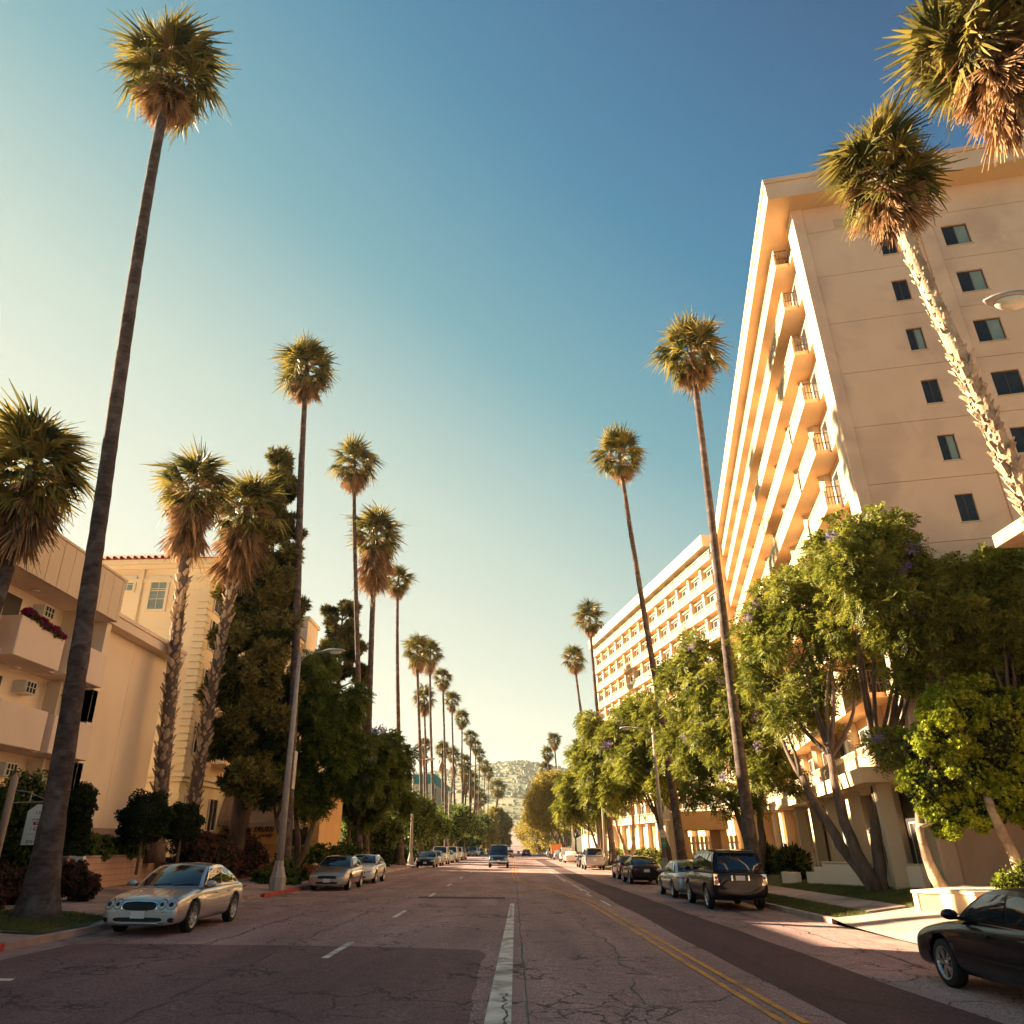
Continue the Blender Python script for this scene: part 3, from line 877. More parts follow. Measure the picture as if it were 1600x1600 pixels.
# balconies of near wing
OB = .68
def rail_mesh(length, h=.95, n=None):
    mb = MB(); n = n or max(2, int(length / .14))
    mb.box(0, length, -.02, .02, h - .04, h); mb.box(0, length, -.015, .015, .06, .09)
    for i in range(n + 1):
        x = length * i / n
        mb.box(x - .01, x + .01, -.01, .01, .09, h - .04)
    return mb
BAY = 4.75
for k, z in enumerate(LEV):
    # slab: along the street side with scalloped inner piers below
    mb = MB()
    poly = [fr(FN, 1.0, -.35), fr(FN, 1.0, 0.0), fr(FN, 2.0, 0.0), fr(FN, 2.0, OB)]
    poly += [fr(FN, NL - .4, OB), fr(FN, NL - .4, -.35)]
    mb.prism(poly, z, z + .2)
    T_(FN, 'balcony_slab', mb, M['slab_cream'])
    # parapet band on the outer edge
    if k < 10:
        mb = MB(); mb.fbox(FN, 2.0, NL - .5, OB - .1, OB - .002, z + .2, z + .88)
        T_(FN, 'balcony_parapet', mb, M['parapet'])
        mb = MB()
        mb.fbox(FN, 2.0, NL - .5, OB - .07, OB - .03, z + 1.12, z + 1.17)
        a = 2.0
        while a < NL - .5:
            mb.fbox(FN, a, a + .05, OB - .07, OB - .03, z + .88, z + 1.12); a += .22
        T_(FN, 'railing', mb, M['rail'])
        # open end railing
        mb = MB()
        mb.fbox(FN, 2.0, 2.03, 0.0, OB - .1, z + 1.05, z + 1.09); mb.fbox(FN, 2.0, 2.03, 0.0, OB - .1, z + .55, z + .58)
        for q in range(5): mb.fbox(FN, 2.0, 2.03, q * OB / 5, q * OB / 5 + .025, z + .2, z + 1.05)
        T_(FN, 'railing', mb, M['frame_dark'])
# partitions with splayed heads: one mesh, copied
def part_mesh():
    mb = MB()
    # in local coords: x along, y outward
    zz = 2.55
    pl = [(0, -.34), (0, -.05), (.16, .14), (.30, .14), (.46, -.05), (.46, -.34)]
    mb.prism([(a, b) for a, b in pl], 0, zz)
    return mb.mesh('partition', M['stucco_cream'], recalc=True)
pm = part_mesh()
doorm = win_meshes(2.1, 2.05, 'frame_white', 'win_glass', 1)
angN = math.atan2(nS[1], nS[0])
for k in range(-1, 10):
    z = LEV[k] + .2 if k >= 0 else .38
    hgt = 2.55
    for b in range(9):
        a = 4.3 + b * BAY
        x, y = fr(FN, a, 0)
        o = link('partition', pm); o.parent = tower; o.matrix_parent_inverse = PIN
        o.matrix_basis = Matrix.Translation((x, y, z)) @ Matrix.Rotation(angN, 4, 'Z')
        if k == -1: o.scale = (1, .8, 1.4)
        x, y = fr(FN, a - 1.6, -.33)
        place_win(doorm, x, y, z + .02, angN + math.pi, tower, PIN)

# far wing
FL = dl
mb = MB(); mb.fbox(FF, -.5, FL, -15, 0, -.2, ZS - .002); T_(FF, 'wall', mb, M['slab_cream'])
mb = MB(); mb.prism([fr(FF, .6, 1.2), fr(FF, FL + 1, 1.2), fr(FF, FL + 1, -15.6), fr(FF, -.5, -15.6)], ZS + .003, ZR - .003); T_(FF, 'roof_fascia', mb, M['stucco_cream'])
NB = 13; BW = FL / NB
wfar = win_meshes(1.9, 1.75, 'frame_white', 'win_glass', 1)
wfar2 = win_meshes(1.9, 1.75, 'frame_white', 'win_glass', 0)
angF = math.atan2(mS[1], mS[0])
for i in range(NB + 1):
    mb = MB(); a = min(i * BW, FL - .25)
    mb.fbox(FF, a - .22, a + .22, 0.0, .55, .2, ZS - .004); T_(FF, 'pier', mb, M['stucco_cream'])
for k in range(10):
    z = LEV[k]
    mb = MB(); mb.fbox(FF, .2, FL + .1, 0.002, .80, z - .02, z + .16); T_(FF, 'balcony_slab', mb, M['slab_cream'])
    mb = MB(); mb.fbox(FF, .2, FL + .1, .66, .78, z + .16, z + .80); T_(FF, 'balcony_parapet', mb, M['parapet'])
    mb = MB(); mb.fbox(FF, .2, FL + .1, .70, .74, z + 1.0, z + 1.04)
    a = .3
    while a < FL: mb.fbox(FF, a, a + .05, .70, .74, z + .8, z + 1.0); a += .5
    T_(FF, 'railing', mb, M['rail'])
    for i in range(NB):
        a = (i + .5) * BW
        mb_a = a
        x, y = fr(FF, a, .05)
        place_win(wfar if (i * 7 + k * 3) % 4 else wfar2, x, y, z + .35, angF + math.pi, tower, PIN)
        if i < 1: continue
for k in range(10):   # lintel hoods over the windows, one band per floor and bay
    z = LEV[k] + 2.2
    for i in range(NB):
        mb = MB(); mb.fbox(FF, i * BW + .5, (i + 1) * BW - .5, .002, .3, z, z + .14); T_(FF, 'window_hood', mb, M['slab_cream'])

# ground storey of the near wing: columns, recess, stair wall
for a in (0.3, 5.2, 10.0, 14.7, 19.5, 24.2):
    mb = MB(); mb.fbox(FN, a, a + .5, 1.0, 1.5, .1, 3.7); T_(FN, 'column', mb, M['stucco_cream'])
mb = MB(); mb.fbox(FN, -.6, 27, -.2, 2.1, 3.7, 4.22); T_(FN, 'entrance_slab', mb, M['slab_cream'])
mb = MB(); mb.fbox(FN, 20, 27, .6, .75, .3, 3.7); T_(FN, 'screen_wall', mb, M['stucco_cream'])
for a in (20.3, 22.4, 24.5):
    for q in range(8):
        mb = MB(); mb.fbox(FN, a + q * .22, a + q * .22 + .17, .75, .80, 1.2, 3.4); T_(FN, 'shutter_slat', mb, M['beige_wall'])
mb = MB(); mb.fbox(FN, 1.0, 20, -.34, -.31, .4, 3.6); T_(FN, 'entrance_glass', mb, M['door_in'])
# ------------------------------------------------------------------ low stepped garden wall, planters
E1 = (nO[0] * -1, nO[1] * -1)
sw = thing('garden_wall', 'low pinkish stepped garden wall on the lawn below the tower entrance', 'garden wall', (12.6, 33.5, 0))
PW = Matrix.Translation((-12.6, -33.5, 0))
def S_(name, mb, mat, parent, pin, bv=.012):
    o = build(name, mb, mat); o.parent = parent; o.matrix_parent_inverse = pin
    if bv: bevel(o, bv)
    return o
vx, vy = 13.44 - 12.39, 28.62 - 35.11; L_ = math.hypot(vx, vy); vS = (vx / L_, vy / L_); vO = (vS[1], -vS[0])
FW = ((12.39, 35.11), vS, vO)
S_('wall', MB().fbox(FW, 1.4, 7.6, -.25, 0, .1, 1.02), M['stucco_A2'], sw, PW)
S_('coping', MB().fbox(FW, 1.35, 7.6, -.28, .03, 1.02, 1.08), M['stucco_cream'], sw, PW)
S_('step_block', MB().fbox(FW, .7, 1.4, -.25, -.002, .1, .86), M['stucco_A2'], sw, PW)
S_('step_block', MB().fbox(FW, 0, .7, -.25, -.004, .1, .66), M['stucco_A2'], sw, PW)
S_('wall', MB().fbox(FW, -2.2, -.9, -.25, 0, .1, .62), M['stucco_A2'], sw, PW)
pl1 = thing('planter', 'square peach planter box standing at the driveway beside the lawn, left of the two planters', 'planter', (11.05, 23, 0))
PP = Matrix.Translation((-11.05, -23, 0))
FP = ((11.0, 23.05), (.50 / .97, -.85 / .97), (-.85 / .97, -.50 / .97))
S_('box', MB().fbox(FP, .0, 1.15, -2.4, 0, -.05, .50), M['beige_wall'], pl1, PP)
S_('coping', MB().fbox(FP, -.04, 1.16, -2.45, .04, .50, .58), M['stucco_cream'], pl1, PP)
S_('corner_post', MB().fbox(FP, -.02, .14, -.1, .02, -.05, .499), M['stucco_cream'], pl1, PP)
pl2 = thing('planter', 'long peach planter box behind the black parked car, filled with leafy shrubs', 'planter', (12.5, 21, 0))
PP2 = Matrix.Translation((-12.5, -21, 0))
S_('box', MB().box(11.35, 15.6, 20.6, 22.3, -.05, .56), M['slab_cream'], pl2, PP2)
S_('coping', MB().box(11.30, 15.65, 20.55, 22.35, .56, .65), M['stucco_cream'], pl2, PP2)

# entrance portal far right of the row
pt = thing('entrance_portal', 'orange peach entrance portal standing across the front garden between the palms', 'portal', (12.1, 52, 0))
PQ = Matrix.Translation((-12.1, -52, 0))
S_('lintel', MB().box(10.62, 13.75, 51.6, 54.5, 2.62, 3.75), M['beige_wall'], pt, PQ)
S_('leg', MB().box(10.7, 11.15, 51.7, 54.4, .1, 2.62), M['beige_wall'], pt, PQ)
S_('leg', MB().box(13.2, 13.65, 51.7, 54.4, .1, 2.62), M['beige_wall'], pt, PQ)
# low fence of pale slats behind it
fc = thing('slat_fence', 'pale vertical slat fence seen through the entrance portal', 'fence', (13, 57, 0))
PF = Matrix.Translation((-13, -57, 0))
for i in range(16):
    S_('slat', MB().box(11.0 + i * .3, 11.22 + i * .3, 57, 57.08, .2, 2.3), M['stucco_cream'], fc, PF, 0)
S_('rail', MB().box(11.0, 15.8, 57.08, 57.14, 1.8, 1.92), M['stucco_cream'], fc, PF, 0)

# low buildings on the right further on
lb = thing('low_building', 'low cream garden building behind the right hand jacaranda trees', 'building', (13.5, 90, 0))
PL = Matrix.Translation((-13.5, -90, 0))
S_('wall', MB().box(12.6, 24, 122, 150, -.2, 6.4), M['stucco_cream'], lb, PL)
S_('roof', MB().box(12.3, 24.3, 121.7, 150.3, 6.4, 6.7), M['slab_cream'], lb, PL)
for i in range(8):
    S_('window', MB().box(12.56, 12.64, 124 + i * 3.2, 125.6 + i * 3.2, 3.6, 5.2), M['win_glass'], lb, PL, 0)

# corner building whose eave shows at the right edge
cb = thing('corner_house', 'cream building corner with a broad eave at the right edge of the view', 'building', (18, 16, 0))
PC = Matrix.Translation((-18, -16, 0))
S_('wall', MB().box(16.6, 27, 6, 21.6, 0, 10.3), noise_mat('stucco_shaded', (.17, .085, .06), (.22, .12, .085), .5, .9, .1, 40), cb, PC)  # deep shade on the wall is put into its dark brown colour
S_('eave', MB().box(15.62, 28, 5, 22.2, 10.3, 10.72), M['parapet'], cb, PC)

# ------------------------------------------------------------------ building A (left, balconies)
bA = thing('balcony_apartments', 'cream three storey apartment block with solid balconies and ribbed top, left of the street', 'apartment building', (-17, 26, 0))
PA = Matrix.Translation((17, -26, 0))
def A_(name, mb, mat, bv=.01, label=None):
    o = S_(name, mb, M[mat], bA, PA, bv)
    if label: o['label'] = label
    return o
XR = -17.4
A_('wall', MB().box(-30, XR, 10, 30.0, .6, 12.2), 'stucco_A', 0)
A_('wall', MB().box(-30, -17.0, 30.0, 36.5, 2.95, 10.65), 'stucco_A', .02)
A_('base_course', MB().box(-30, -16.96, 30.0, 36.54, 2.25, 2.945), 'skirt')
A_('base_course', MB().box(-30, -17.1, 30.0, 36.4, .6, 2.245), 'block')
A_('roof_fascia', MB().box(-30, -16.4, 29.6, 37.1, 10.652, 11.05), 'stucco_A2')
A_('roof_edge', MB().box(-30, -16.34, 29.6, 37.16, 11.052, 11.22), 'stucco_A2')
# vertical control joint and stain lines as separate panels
A_('wall_panel', MB().box(-17.0, -16.985, 30.02, 33.15, 2.96, 10.64), 'stucco_A', 0)
A_('wall_panel', MB().box(-17.0, -16.985, 33.17, 36.49, 2.96, 10.64), 'stucco_A', 0)
# ribbed top storey
A_('soffit', MB().box(XR, -16.02, 12, 29.48, 10.62, 10.72), 'stucco_A2', 0)
yb = 12.0; i = 0
while yb < 29.45:
    ye = min(yb + .72, 29.5)
    A_('siding_board', MB().box(-16.1, -16.0 - .002 * (i % 3), yb + .012, ye - .012, 10.6, 12.32), 'siding', .006); yb = ye; i += 1
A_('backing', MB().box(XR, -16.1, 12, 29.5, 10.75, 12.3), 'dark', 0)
A_('roof_edge', MB().box(-30, -15.95, 11.9, 29.56, 12.322, 12.42), 'siding')
A_('wall_panel', MB().box(XR, -16.02, 29.5, 29.53, 10.62, 12.3), 'siding', 0)
# floors, balconies
for z in (7.97, 5.22, 2.47):
    A_('balcony', MB().box(-17.35, -16.2, 23.9, 26.55, z, z + 1.32), 'stucco_A2', .02)
    A_('balcony', MB().box(-17.35, -16.2, 27.0, 29.62, z, z + 1.30), 'stucco_A2', .02)
    A_('balcony', MB().box(-17.35, -16.2, 19.2, 22.9, z, z + 1.32), 'stucco_A2', .02)
    A_('floor_slab', MB().box(-17.39, -16.6, 12, 29.95, z + .02, z + .2), 'stucco_A2', 0)
    A_('post', MB().box(-17.3, -16.75, 27.82, 27.95, z + 1.30, z + 2.66), 'stucco_cream')
    A_('post', MB().box(-17.3, -16.75, 23.2, 23.4, z + .2, z + 2.66), 'stucco_cream')
    A_('end_fin', MB().box(-17.3, -16.5, 29.63, 29.99, z - 1.3, z + 2.7), 'stucco_A')
    # sliding window and curtain, balcony door
    for (y0, y1) in ((28.1, 29.5), (19.8, 21.6)):
        f = A_('window', MB().box(XR, XR + .05, y0, y0 + .05, z + .3, z + 2.4).box(XR, XR + .05, y1 - .05, y1, z + .3, z + 2.4)
               .box(XR, XR + .05, y0 + .05, y1 - .05, z + 2.35, z + 2.4).box(XR, XR + .05, (y0 + y1) / 2 - .02, (y0 + y1) / 2 + .02, z + .3, z + 2.35), 'frame_dark', 0)
        p = build('pane', MB().box(XR + .005, XR + .02, y0 + .05, (y0 + y1) / 2 - .02, z + .3, z + 2.35, 0).box(XR + .005, XR + .02, (y0 + y1) / 2 + .02, y1 - .05, z + .3, z + 2.35, 1), [M['win_glass'], M['curtain']])
        p.parent = f
    A_('door', MB().box(XR, XR + .04, 24.4, 25.4, z + .25, z + 2.35), 'door_in', 0)
    # wall air conditioner
    ac = A_('air_conditioner', MB().box(-17.4, -16.95, 26.1, 26.75, z + 1.95, z + 2.38), 'frame_white', .015)
    g = MB()
    g.box(-16.955, -16.94, 26.14, 26.71, z + 1.99, z + 2.34)
    p = build('grille', g, M['dark']); p.parent = ac
    g = MB()
    for q in range(4): g.box(-16.945, -16.93, 26.14 + q * .18, 26.17 + q * .18, z + 1.99, z + 2.34)
    g.box(-16.945, -16.93, 26.14, 26.71, z + 2.155, z + 2.175)
    p = build('grille_bars', g, M['frame_white']); p.parent = ac
    A_('ceiling_light', MB().lathe([(0, -.05), (.14, -.05), (.16, 0), (0, 0)], (-16.85, 28.7, z + 2.60), n=12), 'frame_white', 0)
    A_('ceiling_light', MB().lathe([(0, -.05), (.14, -.05), (.16, 0), (0, 0)], (-16.85, 25.2, z + 2.60), n=12), 'frame_white', 0)

# ------------------------------------------------------------------ building B (left, quoined)
bB = thing('quoined_apartments', 'yellow cream apartment block with quoined corner, cornice and red tile roof, left of the street', 'apartment building', (-22, 50, 0))
PB = Matrix.Translation((22, -50, 0))
def B_(name, mb, mat, bv=.01):
    return S_(name, mb, M[mat], bB, PB, bv)
XB, YB = -18.3, 43.3
B_('wall', MB().box(-36, XB, YB, 76, 0.5, 18.1), 'stucco_B', 0)
for z in (9.0, 11.0 + .9, 14.2, 16.6):
    B_('string_course', MB().box(-36, XB - .56, YB - .03, YB, z, z + .05), 'trim_B', 0)
B_('cornice', MB().box(-36.2, XB + .16, YB - .16, 76.1, 5.55, 5.80), 'trim_B')
B_('cornice', MB().box(-36.3, XB + .30, YB - .30, 76.2, 5.803, 6.0), 'trim_B')
B_('cornice', MB().box(-36.1, XB + .10, YB - .10, 76.1, 17.15, 17.4), 'trim_B')
B_('cornice', MB().box(-36.1, XB + .22, YB - .22, 76.2, 18.0, 18.25), 'trim_B')
B_('cornice', MB().box(-36.1, XB + .40, YB - .40, 76.3, 18.253, 18.55), 'trim_B')
# hipped tile roof
o0 = .55
B_('roof', MB().add([(-36.6, YB - o0, 18.552), (XB + o0, YB - o0, 18.552), (XB + o0, 76.5, 18.552), (-36.6, 76.5, 18.552), (-28, YB + 4, 20.6), (-22, YB + 4, 20.6), (-22, 72, 20.6), (-28, 72, 20.6)],
   [(0, 3, 2, 1), (0, 1, 5, 4), (1, 2, 6, 5), (2, 3, 7, 6), (3, 0, 4, 7), (4, 5, 6, 7)]), 'roof_tile', 0)
tm = MB(); tm.lathe([(.10, 0), (.10, .5), (0, .5)], n=7, axis='y'); tmm = tm.mesh('roof_tile', M['roof_tile'], recalc=True)
for i in range(42):
    o = link('roof_tile', tmm, bB, (-36.4 + i * .42 + 22, YB - o0 - .06 - 50, 18.62))
rm = MB().box(-.30, .05, -.11, .0, 0, .315).mesh('quoin', M['trim_B'], recalc=True)
for i in range(26):
    z = 16.25 - (i + 1) * .405
    q = link('quoin', rm, bB, (XB + 22 + (-.0), YB - 50, z)); q.scale = (1.9 if i % 2 == 0 else 1.9, 1.0, 1)
    q = link('quoin', MB().box(0, .06, -.11, .55, 0, .315).mesh('quoin', M['trim_B'], recalc=True), bB, (XB + 22 + .0, YB - 50 + .001, z)) if i % 1 == 0 else None
for i in range(7):
    z = 5.1 - (i + 1) * .5
    q = link('quoin', rm, bB, (XB + 22, YB - 50, z)); q.scale = (2.0, 1.0, 1.15)
B_('drain_pipe', MB().tube([(-22.46, YB - .12, 18.0), (-22.46, YB - .12, 3)], .07, 8), 'trim_B', 0)
def bwin(xc, z0, wd, ht, nx_, nz_):
    f = MB()
    t = .16
    f.box(xc - wd / 2 - t, xc + wd / 2 + t, YB - .09, YB, z0 - t, z0); f.box(xc - wd / 2 - t, xc + wd / 2 + t, YB - .09, YB, z0 + ht, z0 + ht + t)
    f.box(xc - wd / 2 - t, xc - wd / 2, YB - .09, YB, z0, z0 + ht); f.box(xc + wd / 2, xc + wd / 2 + t, YB - .09, YB, z0, z0 + ht)
    o = B_('window', f, 'trim_B', .01)
    g = MB().box(xc - wd / 2, xc + wd / 2, YB - .02, YB + .01, z0, z0 + ht)
    p = build('pane', g, M['win_glass_pale']); p.parent = o
    g = MB()
    for i in range(nx_ + 1):
        x = xc - wd / 2 + wd * i / nx_; g.box(x - .02, x + .02, YB - .05, YB - .02, z0, z0 + ht)
    for i in range(nz_ + 1):
        z = z0 + ht * i / nz_; g.box(xc - wd / 2, xc + wd / 2, YB - .052, YB - .021, z - .02, z + .02)
    p = build('muntin', g, M['frame_white']); p.parent = o
bwin(-23.38, 16.65 + .02, .74, .75, 2, 2); bwin(-21.42, 15.45, .95, 1.95, 2, 3)
bwin(-27.0, 15.45, .95, 1.95, 2, 3)
for z in (3.2, 7.2, 10.3, 13.3, 15.6):
    for yq in (44.9, 48.5, 53, 57.5, 62, 69, 73):
        o = B_('window', MB().box(XB, XB + .08, yq - .6, yq + .6, z - .12, z).box(XB, XB + .08, yq - .72, yq - .6, z - .12, z + 1.7).box(XB, XB + .08, yq + .6, yq + .72, z - .12, z + 1.7)
               .box(XB + .0, XB + .06, yq - .02, yq + .02, z, z + 1.7), 'frame_white', 0)
        p = build('pane', MB().box(XB + .003, XB + .02, yq - .6, yq + .6, z, z + 1.7), M['win_glass']); p.parent = o
for z in (7.0, 10.1, 13.1):
    for yq in (48.5, 57.5):
        B_('balcony', MB().box(XB, XB + .9, yq - 1.1, yq + 1.1, z - .3, z - .12).box(XB + .84, XB + .9, yq - 1.1, yq + 1.1, z + .7, z + .76), 'trim_B')
B_('chimney', MB().box(-19.6, -17.7, 63.5, 67.0, 14, 20.5), 'stucco_A', .02)
B_('chimney_cap', MB().box(-19.75, -17.55, 63.35, 67.15, 20.5, 20.8), 'trim_B')
# restaurant pavilion with awnings
pv = thing('restaurant_front', 'low beige restaurant front with scalloped awnings and dark lettering below the pine', 'restaurant', (-15.5, 51, 0))
PV = Matrix.Translation((15.5, -51, 0))
def V_(name, mb, mat, bv=.01, mats=None):
    return S_(name, mb, M[mat], pv, PV, bv)
V_('wall', MB().box(-18.2, -12.2, 50.6, 57, .7, 5.3), 'beige_wall')
V_('roof_edge', MB().box(-18.3, -12.0, 50.4, 57.2, 5.302, 5.55), 'trim_B')
V_('window', MB().box(-14.1, -12.9, 50.55, 50.62, 1.6, 3.3), 'win_glass', 0)
V_('window', MB().box(-18.1, -16.5, 50.55, 50.62, 1.2, 3.3), 'win_glass', 0)
def awning(x0, x1, yb, yf, zt, zb, mat, nsc):
    mb = MB(); nseg = 6; vs = []; fs = []
    nx_ = nsc * 4
    for j in range(nseg + 1):
        t = j / nseg
        for i in range(nx_ + 1):
            x = x0 + (x1 - x0) * i / nx_
            sag = .03 * math.cos(i / nx_ * 2 * math.pi * 3)
            vs.append((x, yb + (yf - yb) * (t ** .8), zt + (zb - zt) * (t ** 1.25) + sag * t))
    for i in range(nx_ + 1):
        x = x0 + (x1 - x0) * i / nx_
        vs.append((x, yf - .01, zb - .22 - .07 * abs(math.sin(math.pi * i * nsc / nx_))))
    for j in range(nseg + 1):
        for i in range(nx_):
            a = j * (nx_ + 1) + i
            fs.append((a, a + 1, a + nx_ + 2, a + nx_ + 1))
    # cheeks
    for side in (0, nx_):
        idx = [j * (nx_ + 1) + side for j in range(nseg + 1)]
        vs.append((x0 if side == 0 else x1, yb, zb)); c = len(vs) - 1
        for a, b in zip(idx, idx[1:]): fs.append((a, b, c))
    mb.add(vs, fs)
    o = V_('awning', mb, mat, 0)
    s = o.modifiers.new('solid', 'SOLIDIFY'); s.thickness = .03
    return o
awning(-16.35, -14.2, 50.6, 49.7, 5.15, 3.6, 'awning', 9)
awning(-18.25, -17.0, 50.6, 49.6, 5.25, 3.75, 'awning', 5)
awning(-13.9, -13.0, 50.6, 49.8, 5.1, 3.45, 'awning_cream', 4)
V_('sign_panel', MB().box(-16.35, -14.65, 50.3, 50.38, 2.35, 3.5), 'beige_wall')
me = text_mesh('TRUSSI', .42, M['ink'], shear=.3, bold=.012)
o = link('lettering', me, pv); o.location = (-15.62 + 15.5, 50.28 - 51, 3.22); o.rotation_euler = (R(90), 0, 0)
me = text_mesh('gently', .34, M['ink'], shear=.45, bold=.006)
o = link('lettering', me, pv); o.location = (-15.45 + 15.5, 50.28 - 51, 2.86); o.rotation_euler = (R(90), 0, 0)

# teal banded building
tb = thing('teal_banded_building', 'white office block with a teal band along its roof, far down the left side', 'building', (-25, 200, 0))
PT = Matrix.Translation((25, -200, 0))
S_('wall', MB().box(-45, -18.9, 190, 240, -.2, 16.2), M['white_wall'], tb, PT)
S_('roof_band', MB().box(-45.3, -18.6, 189.7, 240.3, 16.2, 18.35), M['teal'], tb, PT)
for i in range(14):
    S_('window', MB().box(-18.93, -18.84, 192 + i * 3.4, 194.2 + i * 3.4, 2.5, 15.2), M['win_glass'], tb, PT, 0)
    S_('pier', MB().box(-18.88, -18.7, 194.3 + i * 3.4, 195.2 + i * 3.4, 0, 16.15), M['white_wall'], tb, PT, 0)
for i in range(5):
    S_('band_panel', MB().box(-24.5 + i * 1.15, -23.4 + i * 1.15, 189.6, 189.7, 16.25, 18.3), M['teal'], tb, PT, 0)

# ------------------------------------------------------------------ block retaining wall on the left
rw = thing('block_wall', 'low pinkish concrete block retaining wall behind the silver car', 'retaining wall', (-15, 30, 0))
PRW = Matrix.Translation((15, -30, 0))
ra = (-14.3, 26.2); rb = (-15.9, 36.5)
rl = math.hypot(rb[0] - ra[0], rb[1] - ra[1]); rd = ((rb[0] - ra[0]) / rl, (rb[1] - ra[1]) / rl); ro = (rd[1], -rd[0])
FR = (ra, rd, ro)
S_('mortar', MB().fbox(FR, 0.02, rl - .02, -.22, -.012, .5, 1.83), M['mortar'], rw, PRW, 0)
bw_, bh_ = .62, .20
bmesh_b = MB().box(.008, bw_ - .008, 0, .2, .008, bh_ - .008).mesh('block', M['block'], recalc=True)
angR = math.atan2(rd[1], rd[0])
for r_ in range(6):
    for c_ in range(int(rl / bw_)):
        a = c_ * bw_ + .02
        z = .66 + r_ * bh_
        x, y = fr(FR, a, -.0)
        if z + bh_ < side_z(x): continue
        o = link('block', bmesh_b, rw); o.location = (x + 15, y - 30, z); o.rotation_euler = (0, 0, angR)
S_('coping', MB().fbox(FR, 0, rl, -.26, .03, 1.86, 1.93), M['concrete'], rw, PRW)
mb = MB()
mb.add([(ra[0], ra[1] - .2, 1.78), (-26, ra[1] - .2, 1.78), (-26, 44, 1.78), (rb[0] - .3, 44, 1.78), (rb[0], rb[1], 1.78)], [(0, 1, 2, 3, 4)])
mb.add([(ra[0] - .2, ra[1] - .2, 1.78), (-26, ra[1] - .2, 1.78), (-26, ra[1] - .2, .6), (ra[0] - .2, ra[1] - .2, .6)], [(0, 1, 2, 3)])
mb.add([(-15.7, 36.3, 1.78), (-15.7, 43.0, 1.78), (-13.2, 43.0, .7), (-14.0, 36.3, .75)], [(0, 1, 2, 3)])
structure(build('garden_soil', mb, M['soil'], recalc=False))

# ------------------------------------------------------------------ cars
KINDS = {
 # stations: x (fraction of half length), top height, bottom height, half width fraction
 'sedan': dict(L=4.70, W=1.80, H=1.42, wb=2.72, wr=.325, belt=.96, st=[(-1, .78, .40, .80), (-.97, .93, .30, .90), (-.90, 1.00, .24, .96), (-.72, 1.03, .20, 1), (-.4, 1.0, .18, 1), (0, .96, .18, 1), (.3, .95, .18, 1), (.52, .92, .18, .995), (.75, .84, .19, .98), (.90, .75, .19, .97), (.965, .67, .19, .93), (1, .56, .25, .82)],
      A=.36, B=.08, C=-.42, D=-.74, wrf=.70, bulge=.22),
 'lux': dict(L=4.72, W=1.80, H=1.42, wb=2.77, wr=.325, belt=.93, st=[(-1, .72, .40, .78), (-.97, .88, .30, .88), (-.90, .96, .24, .95), (-.72, 1.0, .20, 1), (-.4, .975, .18, 1), (0, .93, .18, 1), (.3, .93, .18, 1), (.52, .91, .18, .995), (.75, .845, .19, .98), (.90, .77, .19, .97), (.965, .70, .19, .93), (1, .58, .25, .82)],
      A=.38, B=.07, C=-.40, D=-.76, wrf=.69, bulge=.24),
 'suv': dict(L=4.95, W=1.95, H=1.86, wb=2.88, wr=.385, belt=1.16, st=[(-1, 1.05, .48, .90), (-.975, 1.14, .38, .95), (-.90, 1.17, .32, .99), (-.72, 1.17, .27, 1), (-.4, 1.17, .25, 1), (0, 1.16, .25, 1), (.3, 1.15, .25, 1), (.52, 1.13, .25, .995), (.75, 1.08, .26, .98), (.90, 1.03, .28, .96), (.97, .95, .34, .92), (1, .80, .44, .88)],
      A=.42, B=.22, C=-.84, D=-.955, wrf=.76, bulge=.10),
 'van': dict(L=5.2, W=1.98, H=2.05, wb=3.1, wr=.36, belt=1.18, st=[(-1, 1.10, .50, .92), (-.98, 1.20, .40, .96), (-.90, 1.22, .32, .99), (-.7, 1.22, .30, 1), (-.4, 1.2, .30, 1), (0, 1.2, .30, 1), (.3, 1.2, .30, 1), (.6, 1.18, .30, .995), (.8, 1.12, .32, .98), (.93, 1.03, .36, .96), (.98, .92, .40, .92), (1, .75, .46, .88)],
      A=.72, B=.42, C=-.92, D=-.965, wrf=.80, bulge=.10),
 'pickup': dict(L=5.3, W=1.95, H=1.80, wb=3.3, wr=.37, belt=1.15, st=[(-1, 1.05, .52, .92), (-.98, 1.12, .44, .96), (-.90, 1.12, .38, .99), (-.7, 1.12, .34, 1), (-.4, 1.12, .32, 1), (0, 1.15, .32, 1), (.3, 1.14, .32, 1), (.52, 1.12, .32, .995), (.75, 1.08, .32, .98), (.92, 1.02, .36, .96), (.98, .94, .42, .92), (1, .80, .50, .88)],
      A=.40, B=.24, C=-.22, D=-.30, wrf=.78, bulge=.08),
}
_body_cache = {}
